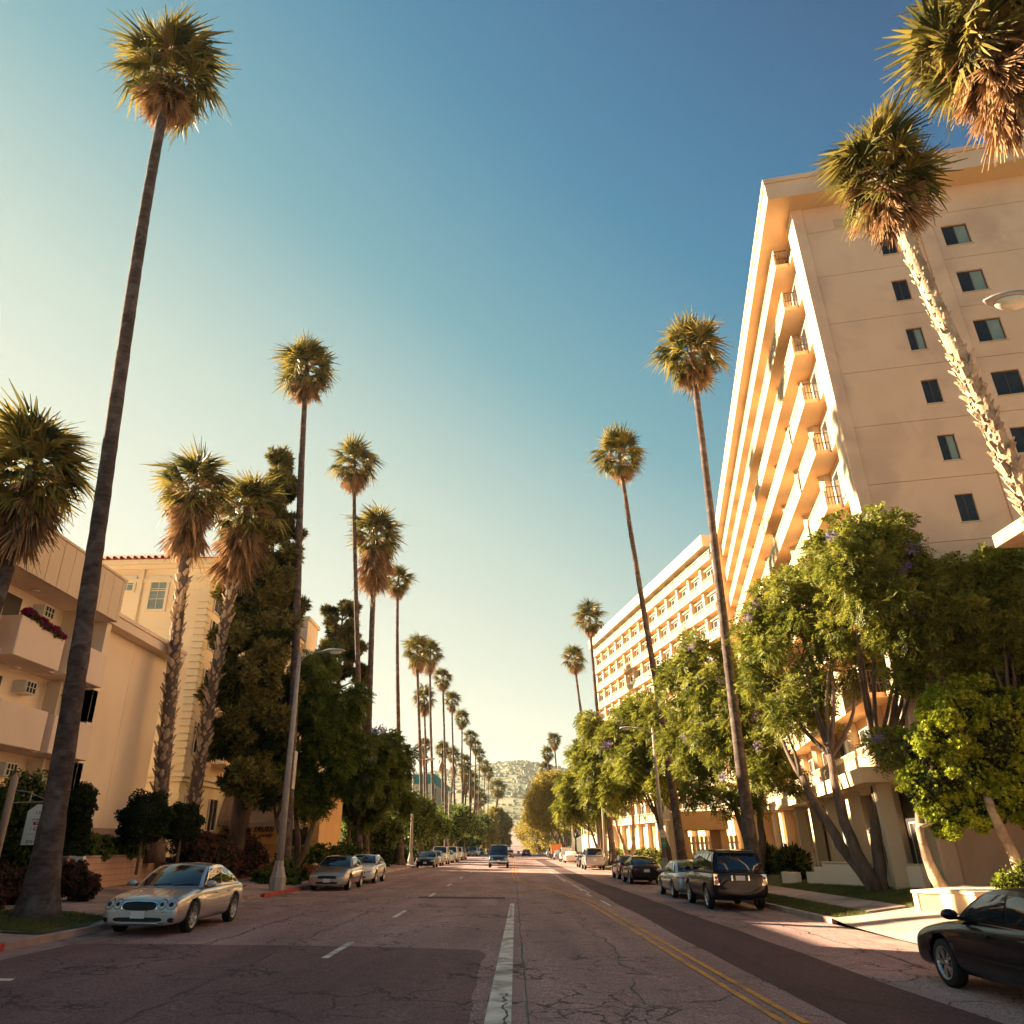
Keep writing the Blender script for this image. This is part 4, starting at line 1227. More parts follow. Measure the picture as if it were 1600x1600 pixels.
def body_shape(kind):
    if kind in _body_cache: return _body_cache[kind]
    K = KINDS[kind]; hl = K['L'] / 2; hw = K['W'] / 2
    mb = MB(); rings = []
    for (fx, zt, zb_, wf) in K['st']:
        w_ = hw * wf; h = zt - zb_
        shoulder = zb_ + h * .80
        half = [(0, zb_), (w_ * .70, zb_), (w_ * .93, zb_ + h * .07), (w_ * .985, zb_ + h * .28), (w_ * 1.0, zb_ + h * .52), (w_ * .985, shoulder), (w_ * .93, zt - h * .055), (w_ * .80, zt - .004), (w_ * .45, zt + .025), (0, zt + .035)]
        ring = [(fx * hl, y, z) for y, z in half] + [(fx * hl, -y, z) for y, z in half[-2:0:-1]]
        rings.append(ring)
    n = len(rings[0]); vs = [p for r in rings for p in r]; fs = []
    for i in range(len(rings) - 1):
        for k in range(n):
            fs.append((i * n + k, (i + 1) * n + k, (i + 1) * n + (k + 1) % n, i * n + (k + 1) % n))
    for base, rev in ((0, False), ((len(rings) - 1) * n, True)):
        # grid cap between left and right halves
        hN = n // 2
        for k in range(hN):
            a, b = base + k, base + k + 1
            c, d = base + (n - k - 1) % n, base + (n - k) % n
            f = (a, b, c, d) if k > 0 else (a, b, c)
            if k == hN - 1: f = (a, b, d)
            if k == 0: f = (a, b, base + n - 1)
            fs.append(tuple(reversed(f)) if rev else f)
    mb.add(vs, fs)
    me = mb.mesh('body', M['dark'], recalc=True)
    tmp = bpy.data.objects.new('tmp', me); col.objects.link(tmp)
    s = tmp.modifiers.new('s', 'SUBSURF'); s.levels = 2; s.render_levels = 2
    cut = MB()
    for sx in (-1, 1):
        for sy in (-1, 1):
            cx = sx * K['wb'] / 2
            cut.lathe([(0, 0), (K['wr'] + .065, 0), (K['wr'] + .065, .5), (0, .5)], (cx, (hw - .32) if sy > 0 else -(hw + .18), K['wr'] + .01), 'y', 28)
    cme = cut.mesh('cut', M['dark'], recalc=True)
    cob = bpy.data.objects.new('cut', cme); col.objects.link(cob)
    bo = tmp.modifiers.new('b', 'BOOLEAN'); bo.object = cob; bo.operation = 'DIFFERENCE'; bo.solver = 'EXACT'
    dg = bpy.context.evaluated_depsgraph_get()
    ev = tmp.evaluated_get(dg)
    res = bpy.data.meshes.new_from_object(ev)
    bpy.data.objects.remove(tmp); bpy.data.objects.remove(cob)
    # material index 1 inside the wells
    bm = bmesh.new(); bm.from_mesh(res)
    for f in bm.faces:
        c = f.calc_center_median(); inside = False
        for sx in (-1, 1):
            dx, dz = c.x - sx * K['wb'] / 2, c.z - K['wr'] - .01
            if math.hypot(dx, dz) < K['wr'] + .068 and abs(c.y) > hw - .34: inside = True
        f.material_index = 1 if (inside or c.z < K['st'][5][2] + .015) else 0
        f.smooth = not inside
    bm.to_mesh(res)
    tree = BVHTree.FromBMesh(bm)
    bm.free()
    _body_cache[kind] = (res, tree)
    return _body_cache[kind]

def lerp(a, b, t): return a + (b - a) * t
def cabin(K):
    hl, hw = K['L'] / 2, K['W'] / 2
    zb_, zr = K['belt'], K['H']
    wb_, wr_ = hw * .92, hw * K['wrf']
    xa, xb, xc, xd = (K[k] * hl for k in 'ABCD')
    bu = K['bulge']
    def basef(u): s = 1 - (2 * u - 1) ** 2; return Vector((xa + bu * s, lerp(-wb_, wb_, u), zb_ - .01 + .015 * s))
    def rooff(u): s = 1 - (2 * u - 1) ** 2; return Vector((xb + bu * .35 * s, lerp(-wr_, wr_, u), zr - .055 + .05 * s))
    def roofr(u): s = 1 - (2 * u - 1) ** 2; return Vector((xc - bu * .25 * s, lerp(-wr_, wr_, u), zr - .075 + .05 * s))
    def baser(u): s = 1 - (2 * u - 1) ** 2; return Vector((xd - bu * .6 * s, lerp(-wb_ * .97, wb_ * .97, u), zb_ + .0 + .02 * s))
    def wind(u, v):
        a, b = basef(u), rooff(u); p = a.lerp(b, v); p.z += .035 * math.sin(math.pi * v); p.x += .02 * math.sin(math.pi * v); return p
    def rear(u, v):
        a, b = baser(u), roofr(u); p = a.lerp(b, v); p.z += .04 * math.sin(math.pi * v); p.x -= .02 * math.sin(math.pi * v); return p
    def roof(u, v):
        a, b = rooff(u), roofr(u); p = a.lerp(b, v); p.z += .05 * math.sin(math.pi * v); p.y += (.03 if u > .5 else -.03) * abs(2 * u - 1) * math.sin(math.pi * v); return p
    def side(sgn):
        def f(s, t):   # s front->rear, t up
            u = 1 if sgn > 0 else 0
            a = Vector((lerp(basef(u).x, baser(u).x, s), sgn * lerp(wb_, wb_ * .97, s), zb_ - .01))
            b = roof(u, s)
            p = a.lerp(b, t); p.y += sgn * .045 * math.sin(math.pi * t) * .8
            # blend ends to windshield / rear edges
            return p
        return f
    return wind, rear, roof, side
def patch(mb, f, u0, u1, v0, v1, nu, nv, off=0.0, mi=0, outward=None):
    vs = []; fs = []
    for j in range(nv + 1):
        for i in range(nu + 1):
            u = lerp(u0, u1, i / nu); v = lerp(v0, v1, j / nv)
            p = f(u, v)
            if off:
                du = f(min(u + .01, 1), v) - f(max(u - .01, 0), v); dv = f(u, min(v + .01, 1)) - f(u, max(v - .01, 0))
                n = du.cross(dv)
                if n.length > 1e-9:
                    n.normalize()
                    if outward is not None and n.dot(outward) < 0: n = -n
                    p = p + n * off
            vs.append(p)
    for j in range(nv):
        for i in range(nu):
            a = j * (nu + 1) + i
            fs.append((a, a + 1, a + nu + 2, a + nu + 1))
    mb.add(vs, fs, mi)

_whl = {}
def wheel_meshes(r, style):
    key = (r, style)
    if key in _whl: return _whl[key]
    t = MB()
    t.lathe([(r * .66, -.10), (r * .90, -.105), (r * .985, -.085), (r, -.05), (r, .05), (r * .985, .085), (r * .90, .105), (r * .66, .10)], axis='y', n=36)
    tm_ = t.mesh('tyre', M['rubber'], True, True)
    g = MB()
    g.lathe([(r * .60, .06), (r * .66, .10), (r * .70, .102), (r * .68, .085), (r * .64, -.08)], axis='y', n=36)
    g.lathe([(0, .085), (r * .09, .085), (r * .15, .06), (r * .17, .02)], axis='y', n=20)
    g.lathe([(0, -.02), (r * .64, -.02)], axis='y', n=24, mi=1)
    ns = {'five': 5, 'split': 5, 'multi': 9}[style]
    for k in range(ns):
        for dd in ((-.16, .16) if style == 'split' else (0,)):
            a = 2 * math.pi * k / ns
            wdt = r * (.085 if style != 'five' else .13)
            a0, a1 = a + dd * .45, a + dd * 1.15
            p0 = Vector((math.cos(a0), 0, math.sin(a0))); p1 = Vector((math.cos(a1), 0, math.sin(a1)))
            q0 = Vector((-math.sin(a0), 0, math.cos(a0))) * wdt * .75; q1 = Vector((-math.sin(a1), 0, math.cos(a1))) * wdt * .55
            Y0, Y1 = Vector((0, .078, 0)), Vector((0, .088, 0)); D = Vector((0, -.035, 0))
            A0 = p0 * r * .12; A1 = p1 * r * .65
            vs = [A0 - q0 + Y0, A0 + q0 + Y0, A1 + q1 + Y1, A1 - q1 + Y1]
            g.add(vs + [v + D for v in vs], [(0, 1, 2, 3), (0, 3, 7, 4), (1, 5, 6, 2), (3, 2, 6, 7)])
    gm = g.mesh('rim', [M['rim'], M['car_trim']], False, True)
    _whl[key] = (tm_, gm)
    return _whl[key]

def car(name, kind, paint, label, cat, x, y, heading, group, rim='five', detail=2, extras=None, wheel_off=0):
    """heading: +1 nose away from the camera, -1 nose towards it. detail 0 low .. 2 full"""
    K = KINDS[kind]; hl, hw = K['L'] / 2, K['W'] / 2
    rz = R(90) if heading > 0 else R(-90)
    t = thing(name, label, cat, (x, y, gz(x, y)), 0, group)
    # follow the camber of the road
    sl_ = math.atan((lz(y + 1) - lz(y - 1)) / 2)
    t.rotation_euler = (sl_ if heading > 0 else sl_, R(1.72), 0)
    t.rotation_mode = 'XYZ'
    t.rotation_euler = (Matrix.Rotation(R(1.72), 3, 'Y') @ Matrix.Rotation(rz, 3, 'Z')).to_euler()
    body_me, tree = body_shape(kind)
    me = body_me.copy(); me.materials.clear(); me.materials.append(M[paint]); me.materials.append(M['car_trim'])
    bd = link('body', me, t)
    wind, rear, roof, side = cabin(K)
    cb_ = MB()
    patch(cb_, wind, 0, 1, 0, 1, 12, 4); patch(cb_, roof, 0, 1, 0, 1, 12, 8); patch(cb_, rear, 0, 1, 0, 1, 12, 4)
    patch(cb_, side(1), 0, 1, 0, 1, 12, 4); patch(cb_, side(-1), 0, 1, 0, 1, 12, 4)
    link('cabin', cb_.mesh('cabin', M[paint], True, False), t)
    def glass(nm, f, u0, u1, v0, v1, out, nu=10, nv=5):
        g = MB(); patch(g, f, u0, u1, v0, v1, nu, nv, .006, 0, out)
        return link(nm, g.mesh(nm, M['car_glass'], True), t)
    glass('windscreen', wind, .055, .945, .03, .93, Vector((1, 0, 1)))
    if detail > 0 and kind != 'pickup' or kind == 'pickup':
        glass('rear_window', rear, .08, .92, .10, .90, Vector((-1, 0, .6)))
    sp = {'sedan': ((.055, .47), (.50, .86)), 'lux': ((.055, .46), (.49, .84)), 'suv': ((.05, .33), (.36, .64), (.67, .95)), 'van': ((.04, .27), (.30, .60), (.63, .93)), 'pickup': ((.08, .52), (.57, .90))}[kind]
    for sg in (1, -1):
        for (s0, s1) in sp:
            glass('side_window', side(sg), s0, s1, .10, .86, Vector((0, sg, 0)), 6, 4)
        if kind in ('lux',):
            glass('side_window', side(sg), .865, .95, .10, .50, Vector((0, sg, 0)), 3, 3)
    # wheels
    tm_, gm = wheel_meshes(K['wr'], rim)
    for sx in (-1, 1):
        for sg in (1, -1):
            wv = link('wheel', tm_, t, (sx * K['wb'] / 2, sg * (hw - .115), K['wr']))
            if sg < 0: wv.rotation_euler = (0, 0, math.pi)
            link('rim', gm, wv)
    def decal(nm, pts, direction, mat, off=.006, parent=t, centre=None, thick=0.0):
        d = Vector(direction); vs = []
        def cast(p):
            o = Vector(p) - d * 4
            hit, nrm, _, _ = tree.ray_cast(o, d, 8)
            return (hit - d * off) if hit is not None else Vector(p)
        if centre is None:
            centre = tuple(sum(p[i] for p in pts) / len(pts) for i in range(3))
        # two rings for curvature
        mid = [tuple((p[i] + centre[i]) / 2 for i in range(3)) for p in pts]
        V = [cast(p) for p in pts] + [cast(p) for p in mid] + [cast(centre)]
        n = len(pts); F = []
        for i in range(n):
            j = (i + 1) % n
            F.append((i, j, n + j, n + i)); F.append((n + i, n + j, 2 * n))
        mb = MB(); mb.add(V, F)
        o = link(nm, mb.mesh(nm, M[mat], True), parent)
        if thick:
            s = o.modifiers.new('s', 'SOLIDIFY'); s.thickness = thick; s.offset = 0
        return o
    def ell(x_, y_, z_, ry, rz_, n=16, sup=1.0):
        out = []
        for k in range(n):
            c, s = math.cos(2 * math.pi * k / n), math.sin(2 * math.pi * k / n)
            out.append((x_, y_ + ry * math.copysign(abs(c) ** sup, c), z_ + rz_ * math.copysign(abs(s) ** sup, s)))
        return out
    FWD, BCK = (-1, 0, 0), (1, 0, 0)
    tall = kind in ('suv', 'van', 'pickup')
    zh = .66 if not tall else .84
    # front
    if kind == 'lux':
        for sg in (1, -1):
            for (yy_, rr_) in ((.50, .095), (.70, .105)):
                o = decal('headlight', ell(hl, sg * yy_, .635, rr_ + .012, rr_ + .012), FWD, 'car_trim', .008)
                l = decal('lens', ell(hl, sg * yy_, .635, rr_, rr_), FWD, 'lens', .014, o)
                decal('bulb', ell(hl, sg * yy_, .635, rr_ * .45, rr_ * .45), FWD, 'car_trim', .018, o)
        decal('grille', ell(hl, 0, .60, .415, .108, 24, .6), FWD, 'chrome', .008)
        decal('grille_mesh', ell(hl, 0, .60, .385, .09, 24, .6), FWD, 'car_trim', .014)
        decal('lower_grille', ell(hl, 0, .33, .55, .045, 20, .5), FWD, 'car_trim', .006)
        decal('bumper_strip', [(hl, -.50, .47), (hl, -.82, .48), (hl, -.82, .505), (hl, -.50, .495)], FWD, 'chrome')
        decal('bumper_strip', [(hl, .50, .47), (hl, .82, .48), (hl, .82, .505), (hl, .50, .495)], FWD, 'chrome')
        decal('lower_lip', [(hl, -.60, .255), (hl, 0, .235), (hl, .60, .255), (hl, .60, .27), (hl, 0, .255), (hl, -.60, .27)], FWD, 'chrome', .01, centre=(hl, 0, .25))
        for sg in (1, -1):
            decal('fog_light_recess', ell(hl, sg * .74, .32, .07, .05), FWD, 'car_trim', .006)
            decal('side_marker', [(hl * .86, sg * hw, .50), (hl * .93, sg * hw, .50), (hl * .93, sg * hw, .54), (hl * .86, sg * hw, .54)], (0, -sg, 0), 'amber')
        for yy_ in (-.42, -.22, .22, .42):
            seam = [(x_, yy_ * (1 - .0 * x_) * (0.55 + .45 * (x_ / hl)) if False else yy_ * lerp(1.15, .8, (x_ - .9) / 1.3), 2) for x_ in (1.0, 1.3, 1.6, 1.9, 2.1)]
            mbs = MB(); V = []
            for (px_, py_, _) in seam:
                h_, n_, _, _ = tree.ray_cast(Vector((px_, py_, 2)), Vector((0, 0, -1)), 3)
                V += [h_ + Vector((0, -.006, .004)), h_ + Vector((0, .006, .004))]
            mbs.add(V, [(2 * i, 2 * i + 1, 2 * i + 3, 2 * i + 2) for i in range(4)])
            link('bonnet_crease', mbs.mesh('bonnet_crease', M['car_trim']), t)
    elif not tall:
        for sg in (1, -1):
            o = decal('headlight', [(hl, sg * .45, .56), (hl, sg * .62, .54), (hl, sg * .80, .58), (hl, sg * .84, .66), (hl, sg * .74, .67), (hl, sg * .55, .63)], FWD, 'lens', .008)
        decal('grille', [(hl, -.40, .50), (hl, .40, .50), (hl, .44, .59), (hl, .30, .62), (hl, -.30, .62), (hl, -.44, .59)], FWD, 'car_trim', .008)
        decal('lower_grille', ell(hl, 0, .33, .50, .05, 20, .5), FWD, 'car_trim', .006)
    else:
        for sg in (1, -1):
            decal('headlight', ell(hl, sg * .70, zh, .15, .09, 16, .6), FWD, 'lens', .01)
        decal('grille', ell(hl, 0, zh, .46, .10, 20, .4), FWD, 'car_trim', .01)
        decal('bumper', [(hl, -.85, .52), (hl, .85, .52), (hl, .85, .66), (hl, -.85, .66)], FWD, 'chrome' if kind != 'suv' else 'car_trim', .02, centre=(hl, 0, .59))
    zp = .43 if not tall else .62
    zpr = .72 if not tall else .86
    pw = .16
    decal('number_plate', [(hl, -pw, zp - .075), (hl, pw, zp - .075), (hl, pw, zp + .075), (hl, -pw, zp + .075)], FWD, 'plate', .02)
    # rear
    if kind == 'suv' and paint == 'paint_black':
        for sg in (1, -1):
            b_ = decal('tail_light', [(-hl, sg * .72, .78), (-hl, sg * .90, .78), (-hl, sg * .90, 1.12), (-hl, sg * .72, 1.12)], BCK, 'chrome', .008)
            for zz in (.87, 1.03):
                decal('lens', ell(-hl, sg * .81, zz, .07, .07), BCK, 'tail' if zz > .9 else 'amber', .016, b_)
            decal('plate_lamp', [(-hl, sg * .26, .92), (-hl, sg * .31, .92), (-hl, sg * .31, 1.08), (-hl, sg * .26, 1.08)], BCK, 'chrome', .012)
        zpr = 1.0
    else:
        for sg in (1, -1):
            decal('tail_light', [(-hl, sg * .50, zpr + .02), (-hl, sg * .84, zpr + .0), (-hl, sg * .84, zpr + .14), (-hl, sg * .55, zpr + .13)] if not tall else [(-hl, sg * .78, .80), (-hl, sg * .92, .80), (-hl, sg * .92, 1.10), (-hl, sg * .78, 1.10)], BCK, 'tail', .008)
            if not tall:
                decal('tail_light', [(-hl * .90, sg * hw, zpr + .03), (-hl * .985, sg * hw, zpr + .03), (-hl * .985, sg * hw, zpr + .13), (-hl * .91, sg * hw, zpr + .12)], (0, -sg, 0), 'tail', .006)
    decal('number_plate', [(-hl, -pw, zpr - .075), (-hl, pw, zpr - .075), (-hl, pw, zpr + .075), (-hl, -pw, zpr + .075)], BCK, 'plate', .02)
    decal('rear_bumper_line', [(-hl, -.8, .545), (-hl, .8, .545), (-hl, .8, .56), (-hl, -.8, .56)], BCK, 'car_trim', .004, centre=(-hl, 0, .552))
    # sides
    doors = {'sedan': (.80, -.10, -1.0), 'lux': (.82, -.10, -.98), 'suv': (1.0, .05, -.88), 'van': (1.5, .5, -.8), 'pickup': (.95, -.1, -.75)}[kind]
    zt_, zl_ = K['belt'] - .035, .36 if not tall else .45
    if detail > 0:
        for sg in (1, -1):
            for dx in doors:
                mbs = MB(); V = []
                for i in range(7):
                    z_ = lerp(zl_, zt_, i / 6)
                    h_, n_, _, _ = tree.ray_cast(Vector((dx, sg * 3, z_)), Vector((0, -sg, 0)), 4)
                    if h_ is None: continue
                    V += [h_ + Vector((-.005, sg * .003, 0)), h_ + Vector((.005, sg * .003, 0))]
                mbs.add(V, [(2 * i, 2 * i + 1, 2 * i + 3, 2 * i + 2) for i in range(len(V) // 2 - 1)])
                link('door_seam', mbs.mesh('door_seam', M['car_trim']), t)
            for dx in doors[1:]:
                zz = K['belt'] - .15
                h_, n_, _, _ = tree.ray_cast(Vector((dx + .16, sg * 3, zz)), Vector((0, -sg, 0)), 4)
                hd = MB().box(-.10, .10, -.018, .018, -.016, .016)
                o = build('door_handle', hd, M[paint], t, loc=(dx + .16, h_.y + sg * .022, zz)); bevel(o, .012, 2)
            # belt moulding and side rub strip
            for (nm, z_, hgt, x0, x1, mt) in (('belt_moulding', K['belt'] - .02, .018, -hl * .7, hl * .40, 'chrome' if kind in ('lux',) or extras == 'trim' else 'car_trim'), ('side_moulding', .50 if not tall else .62, .03, -hl * .42, hl * .38, paint if kind == 'lux' else 'car_trim')):
                V = []; nn = 12
                for i in range(nn + 1):
                    xx = lerp(x0, x1, i / nn)
                    a_, _, _, _ = tree.ray_cast(Vector((xx, sg * 3, z_)), Vector((0, -sg, 0)), 4)
                    if a_ is None: continue
                    V += [a_ + Vector((0, sg * .010, -hgt / 2)), a_ + Vector((0, sg * .010, hgt / 2))]
                mbs = MB().add(V, [(2 * i, 2 * i + 1, 2 * i + 3, 2 * i + 2) for i in range(len(V) // 2 - 1)])
                link(nm, mbs.mesh(nm, M[mt]), t)
            # mirror
            mz = K['belt'] + .07; mx_ = K['A'] * hl - .12
            mr = MB(); prof = []
            mb_ = MB()
            n_ = 14; vs_ = []; fs_ = []
            for i, (r_, xo) in enumerate(((.02, .10), (.075, .085), (.10, .04), (.10, -.02), (.085, -.05), (0.0, -.05))):
                for k in range(n_):
                    a = 2 * math.pi * k / n_
                    vs_.append((xo, r_ * 1.15 * math.cos(a), r_ * .75 * math.sin(a)))
            for i in range(5):
                for k in range(n_):
                    fs_.append((i * n_ + k, i * n_ + (k + 1) % n_, (i + 1) * n_ + (k + 1) % n_, (i + 1) * n_ + k))
            mb_.add(vs_, fs_)
            o = build('wing_mirror', mb_, M[paint], t, smooth=True, loc=(mx_, sg * (hw * .90 + .17), mz))
            build('mirror_stalk', MB().box(-.03, .03, -.12, .12, -.02, .02), M['car_trim'], o, loc=(0, -sg * .10, -.05))
        # wipers and aerial
        if kind in ('lux', 'sedan') and detail > 1:
            for u0 in (.30, .62):
                p0, p1 = wind(u0, .04) + Vector((.01, 0, .02)), wind(u0 + .26, .10) + Vector((.01, 0, .02))
                build('wiper', MB().tube([p0, p1], .008, 5), M['car_trim'], t)
    if kind == 'pickup':
        build('load_bed', MB().box(-hl + .12, -hl * .34, -hw + .12, hw - .12, 1.13, 1.165), M['car_trim'], t)
    if kind == 'suv' and paint == 'paint_black':
        for sg in (1, -1):
            build('roof_rail', MB().tube([(.5, sg * .68, 1.86), (-2.0, sg * .70, 1.85)], .02, 6), M['car_trim'], t)
        build('rear_spoiler', MB().box(-2.26, -2.05, -.62, .62, 1.77, 1.80), M[paint], t)
    if kind == 'van':
        build('roof_rack', MB().box(-1.9, .9, -.62, -.58, 2.08, 2.11).box(-1.9, .9, .58, .62, 2.08, 2.11), M['chrome'], t)
    return t

GL, GR = 'cars parked along the left kerb', 'cars parked along the right kerb'
XL, XRr = -8.5, 7.52
car('parked_car', 'lux', 'paint_silver', 'silver luxury saloon with four round headlights, nearest car on the left kerb', 'car', XL, 21.27, -1, GL, 'multi')
car('parked_car', 'sedan', 'paint_beige', 'beige saloon just behind the street lamp, parked facing the camera', 'car', XL, 39.7, -1, GL, 'five')
car('parked_car', 'sedan', 'paint_white', 'cream white saloon parked close behind the beige saloon', 'car', XL, 46.8, -1, GL, 'five')
far = [('sedan', 'paint_black', 80.3, 'glossy dark saloon first in the farther row, beyond the second street lamp'),
       ('sedan', 'paint_beige', 87.2, 'tan saloon second in the farther left row, behind the dark one'),
       ('suv', 'paint_white', 94.0, 'white tall wagon third in the farther left row'),
       ('sedan', 'paint_silver', 102.5, 'silver saloon fourth in the farther left row, with a dark nose'),
       ('suv', 'paint_white', 110.0, 'cream wagon fifth in the farther left row, just before the pickup'),
       ('pickup', 'paint_white', 120.5, 'white pickup truck with a black grille, parked on the left beyond the wagons'),
       ('sedan', 'paint_red', 130.0, 'dark red saloon parked just behind the white pickup'),
       ('suv', 'paint_grey', 168.0, 'grey wagon far down the left kerb in deep tree shade'),
       ('sedan', 'paint_white', 184.0, 'small white saloon far down the left kerb, behind the grey wagon'),
       ('sedan', 'paint_black', 205.0, 'dark saloon at the far end of the left kerb')]
for k_, p_, y_, l_ in far:
    car('parked_car', k_, p_, l_, 'pickup truck' if k_ == 'pickup' else 'car', XL, y_, -1, GL, detail=1 if y_ < 100 else 0)
car('parked_car', 'sedan', 'paint_black', 'black saloon cut off by the right edge, nearest car of all, with bright spoked wheels', 'car', 7.50, 12.0, 1, GR, 'split', extras='trim')
car('parked_car', 'suv', 'paint_black', 'big black off roader seen from behind with stacked round tail lights', 'off roader', 7.62, 30.5, 1, GR, 'split')
car('parked_car', 'lux', 'paint_bluegrey', 'rounded grey coupe parked in front of the big black off roader', 'car', XRr, 36.5, 1, GR, 'split')
car('parked_car', 'sedan', 'paint_plum', 'black saloon seen from behind, next beyond the grey coupe', 'car', XRr, 49.3, 1, GR, 'five')
car('parked_car', 'sedan', 'paint_red', 'dark red saloon mostly hidden beyond the black saloon on the right', 'car', 7.7, 56.0, 1, GR, 'five', detail=1)
farR = [('suv', 'paint_silver', 78.8, 'silver wagon seen from behind beside a palm trunk on the right'),
        ('sedan', 'paint_black', 86.2, 'dark saloon just beyond the silver wagon on the right'),
        ('sedan', 'paint_white', 109.5, 'white saloon gleaming in the sun, nearer of the two white ones on the right'),
        ('suv', 'paint_white', 118.5, 'white wagon gleaming in the sun, farther of the two white ones on the right'),
        ('sedan', 'paint_silver', 138.0, 'silver saloon beyond the sunlit white cars, before the orange truck'),
        ('suv', 'paint_black', 158.0, 'dark wagon far down the right kerb beyond the orange truck'),
        ('sedan', 'paint_grey', 172.0, 'grey saloon at the far end of the right kerb')]
for k_, p_, y_, l_ in farR:
    car('parked_car', k_, p_, l_, 'car', XRr, y_, 1, GR, detail=1 if y_ < 90 else 0)
car('moving_van', 'van', 'paint_blue', 'dark blue van driving towards the camera beside the yellow line', 'van', -1.55, 82.3, -1, None, 'five', 1)
car('moving_car', 'sedan', 'paint_red', 'maroon saloon following behind the dark blue van', 'car', -.95, 150, -1, 'cars driving far down the street', detail=0)
car('moving_car', 'sedan', 'paint_black', 'black saloon driving away in the far right lane', 'car', 2.6, 175, 1, 'cars driving far down the street', detail=0)
car('moving_car', 'sedan', 'paint_white', 'white saloon at the crest of the street', 'car', -3.9, 214, -1, 'cars driving far down the street', detail=0)
for i, (x_, y_, p_) in enumerate([(-3.6, 330, 'paint_white'), (3.0, 380, 'paint_red'), (-1.6, 450, 'paint_white'), (2.8, 520, 'paint_black'), (-3.2, 600, 'paint_silver')]):
    car('moving_car', 'sedan', p_, nth(i, 'tiny car in the haze,', 'nearest of those beyond the crest'), 'car', x_, y_, 1 if x_ > 0 else -1, 'cars driving far down the street', detail=0)
# box truck
tk = thing('box_truck', 'orange box truck parked far down the right kerb', 'truck', (7.6, 146.5, gz(7.6)), 0, None)
build('box', MB().box(-.95, .95, -2.2, 1.8, .8, 2.35), M['paint_orange'], tk)
build('cab', MB().box(-.9, .9, 1.9, 3.3, .5, 1.9), M['paint_orange'], tk)
build('chassis', MB().box(-.9, .9, -2.6, 3.7, .4, .88), M['car_trim'], tk)
for yq in (-1.7, 2.9):
    for xq in (-.95, .95):
        build('wheel', MB().lathe([(0, -.1), (.42, -.1), (.42, .1), (0, .1)], (0, 0, 0), 'x', 18), M['rubber'], tk, loc=(xq, yq, .42))

# ------------------------------------------------------------------ palms
def frond_arrays(seed, dead=False, R_=1.0, seg=28, droop=.5, pet=.55):
    """fan frond pointing along +x, unit length about 1; returns verts, quads/tris"""
    rr = np.random.RandomState(seed)
    V = []; F = []
    # stalk: flat triangular strip
    n = 4
    pts = []
    for i in range(n + 1):
        t = i / n
        pts.append(np.array([pet * t, 0, .06 * math.sin(math.pi * t) - .05 * t * t]))
    for i, p in enumerate(pts):
        w_ = .022 * (1 - .5 * i / n)
        V += [p + (0, -w_, 0), p + (0, w_, 0)]
    for i in range(n):
        F.append((2 * i, 2 * i + 1, 2 * i + 3, 2 * i + 2))
    hub = pts[-1]
    span = R(100) if not dead else R(38)
    for k in range(seg):
        a = -span + 2 * span * (k + .5) / seg + rr.uniform(-.05, .05)
        L = (1 - pet) * (1.15 - .28 * abs(a) / R(100)) * rr.uniform(.9, 1.08)
        d = np.array([math.cos(a), math.sin(a), 0])
        s = np.array([-math.sin(a), math.cos(a), 0])
        w_ = L * (math.sin(span / seg) * (1.0 if not dead else 1.05) + .008)
        L *= rr.choice([1, 1, .92, 1.1]); a += rr.uniform(-.04, .04)
        lift = .10 * L * (1 - abs(a) / R(100)) * (1 if not dead else 0)
        mid = hub + d * L * .48 + np.array([0, 0, lift + rr.uniform(-.02, .02)])
        tip = hub + d * L * rr.uniform(.88, 1.05) + np.array([0, 0, -droop * L * rr.uniform(.2, 1.25)])
        tip[2] = min(tip[2], mid[2])
        up = np.array([0, 0, .018 * (1 if k % 2 else -1)])
        b = len(V)
        V += [hub, mid - s * w_ * .55 + up, tip - s * .004, tip + s * .004, mid + s * w_ * .55 - up]
        F.append((b, b + 1, b + 4)); F.append((b + 1, b + 2, b + 3, b + 4))
    return np.array(V), F
def mk_frond(name, seed, dead, mat):
    V, F = frond_arrays(seed, dead, droop=.45 if not dead else .04, pet=.46 if not dead else .42)
    me = bpy.data.meshes.new(name); me.from_pydata([tuple(v) for v in V], [], F); me.materials.append(mat); me.update()
    return me, V, F
GREEN = [mk_frond('frond', 10 + i, False, M['frond']) for i in range(4)]
DEAD = [mk_frond('dead_frond', 40 + i, True, M['frond_dead']) for i in range(3)]

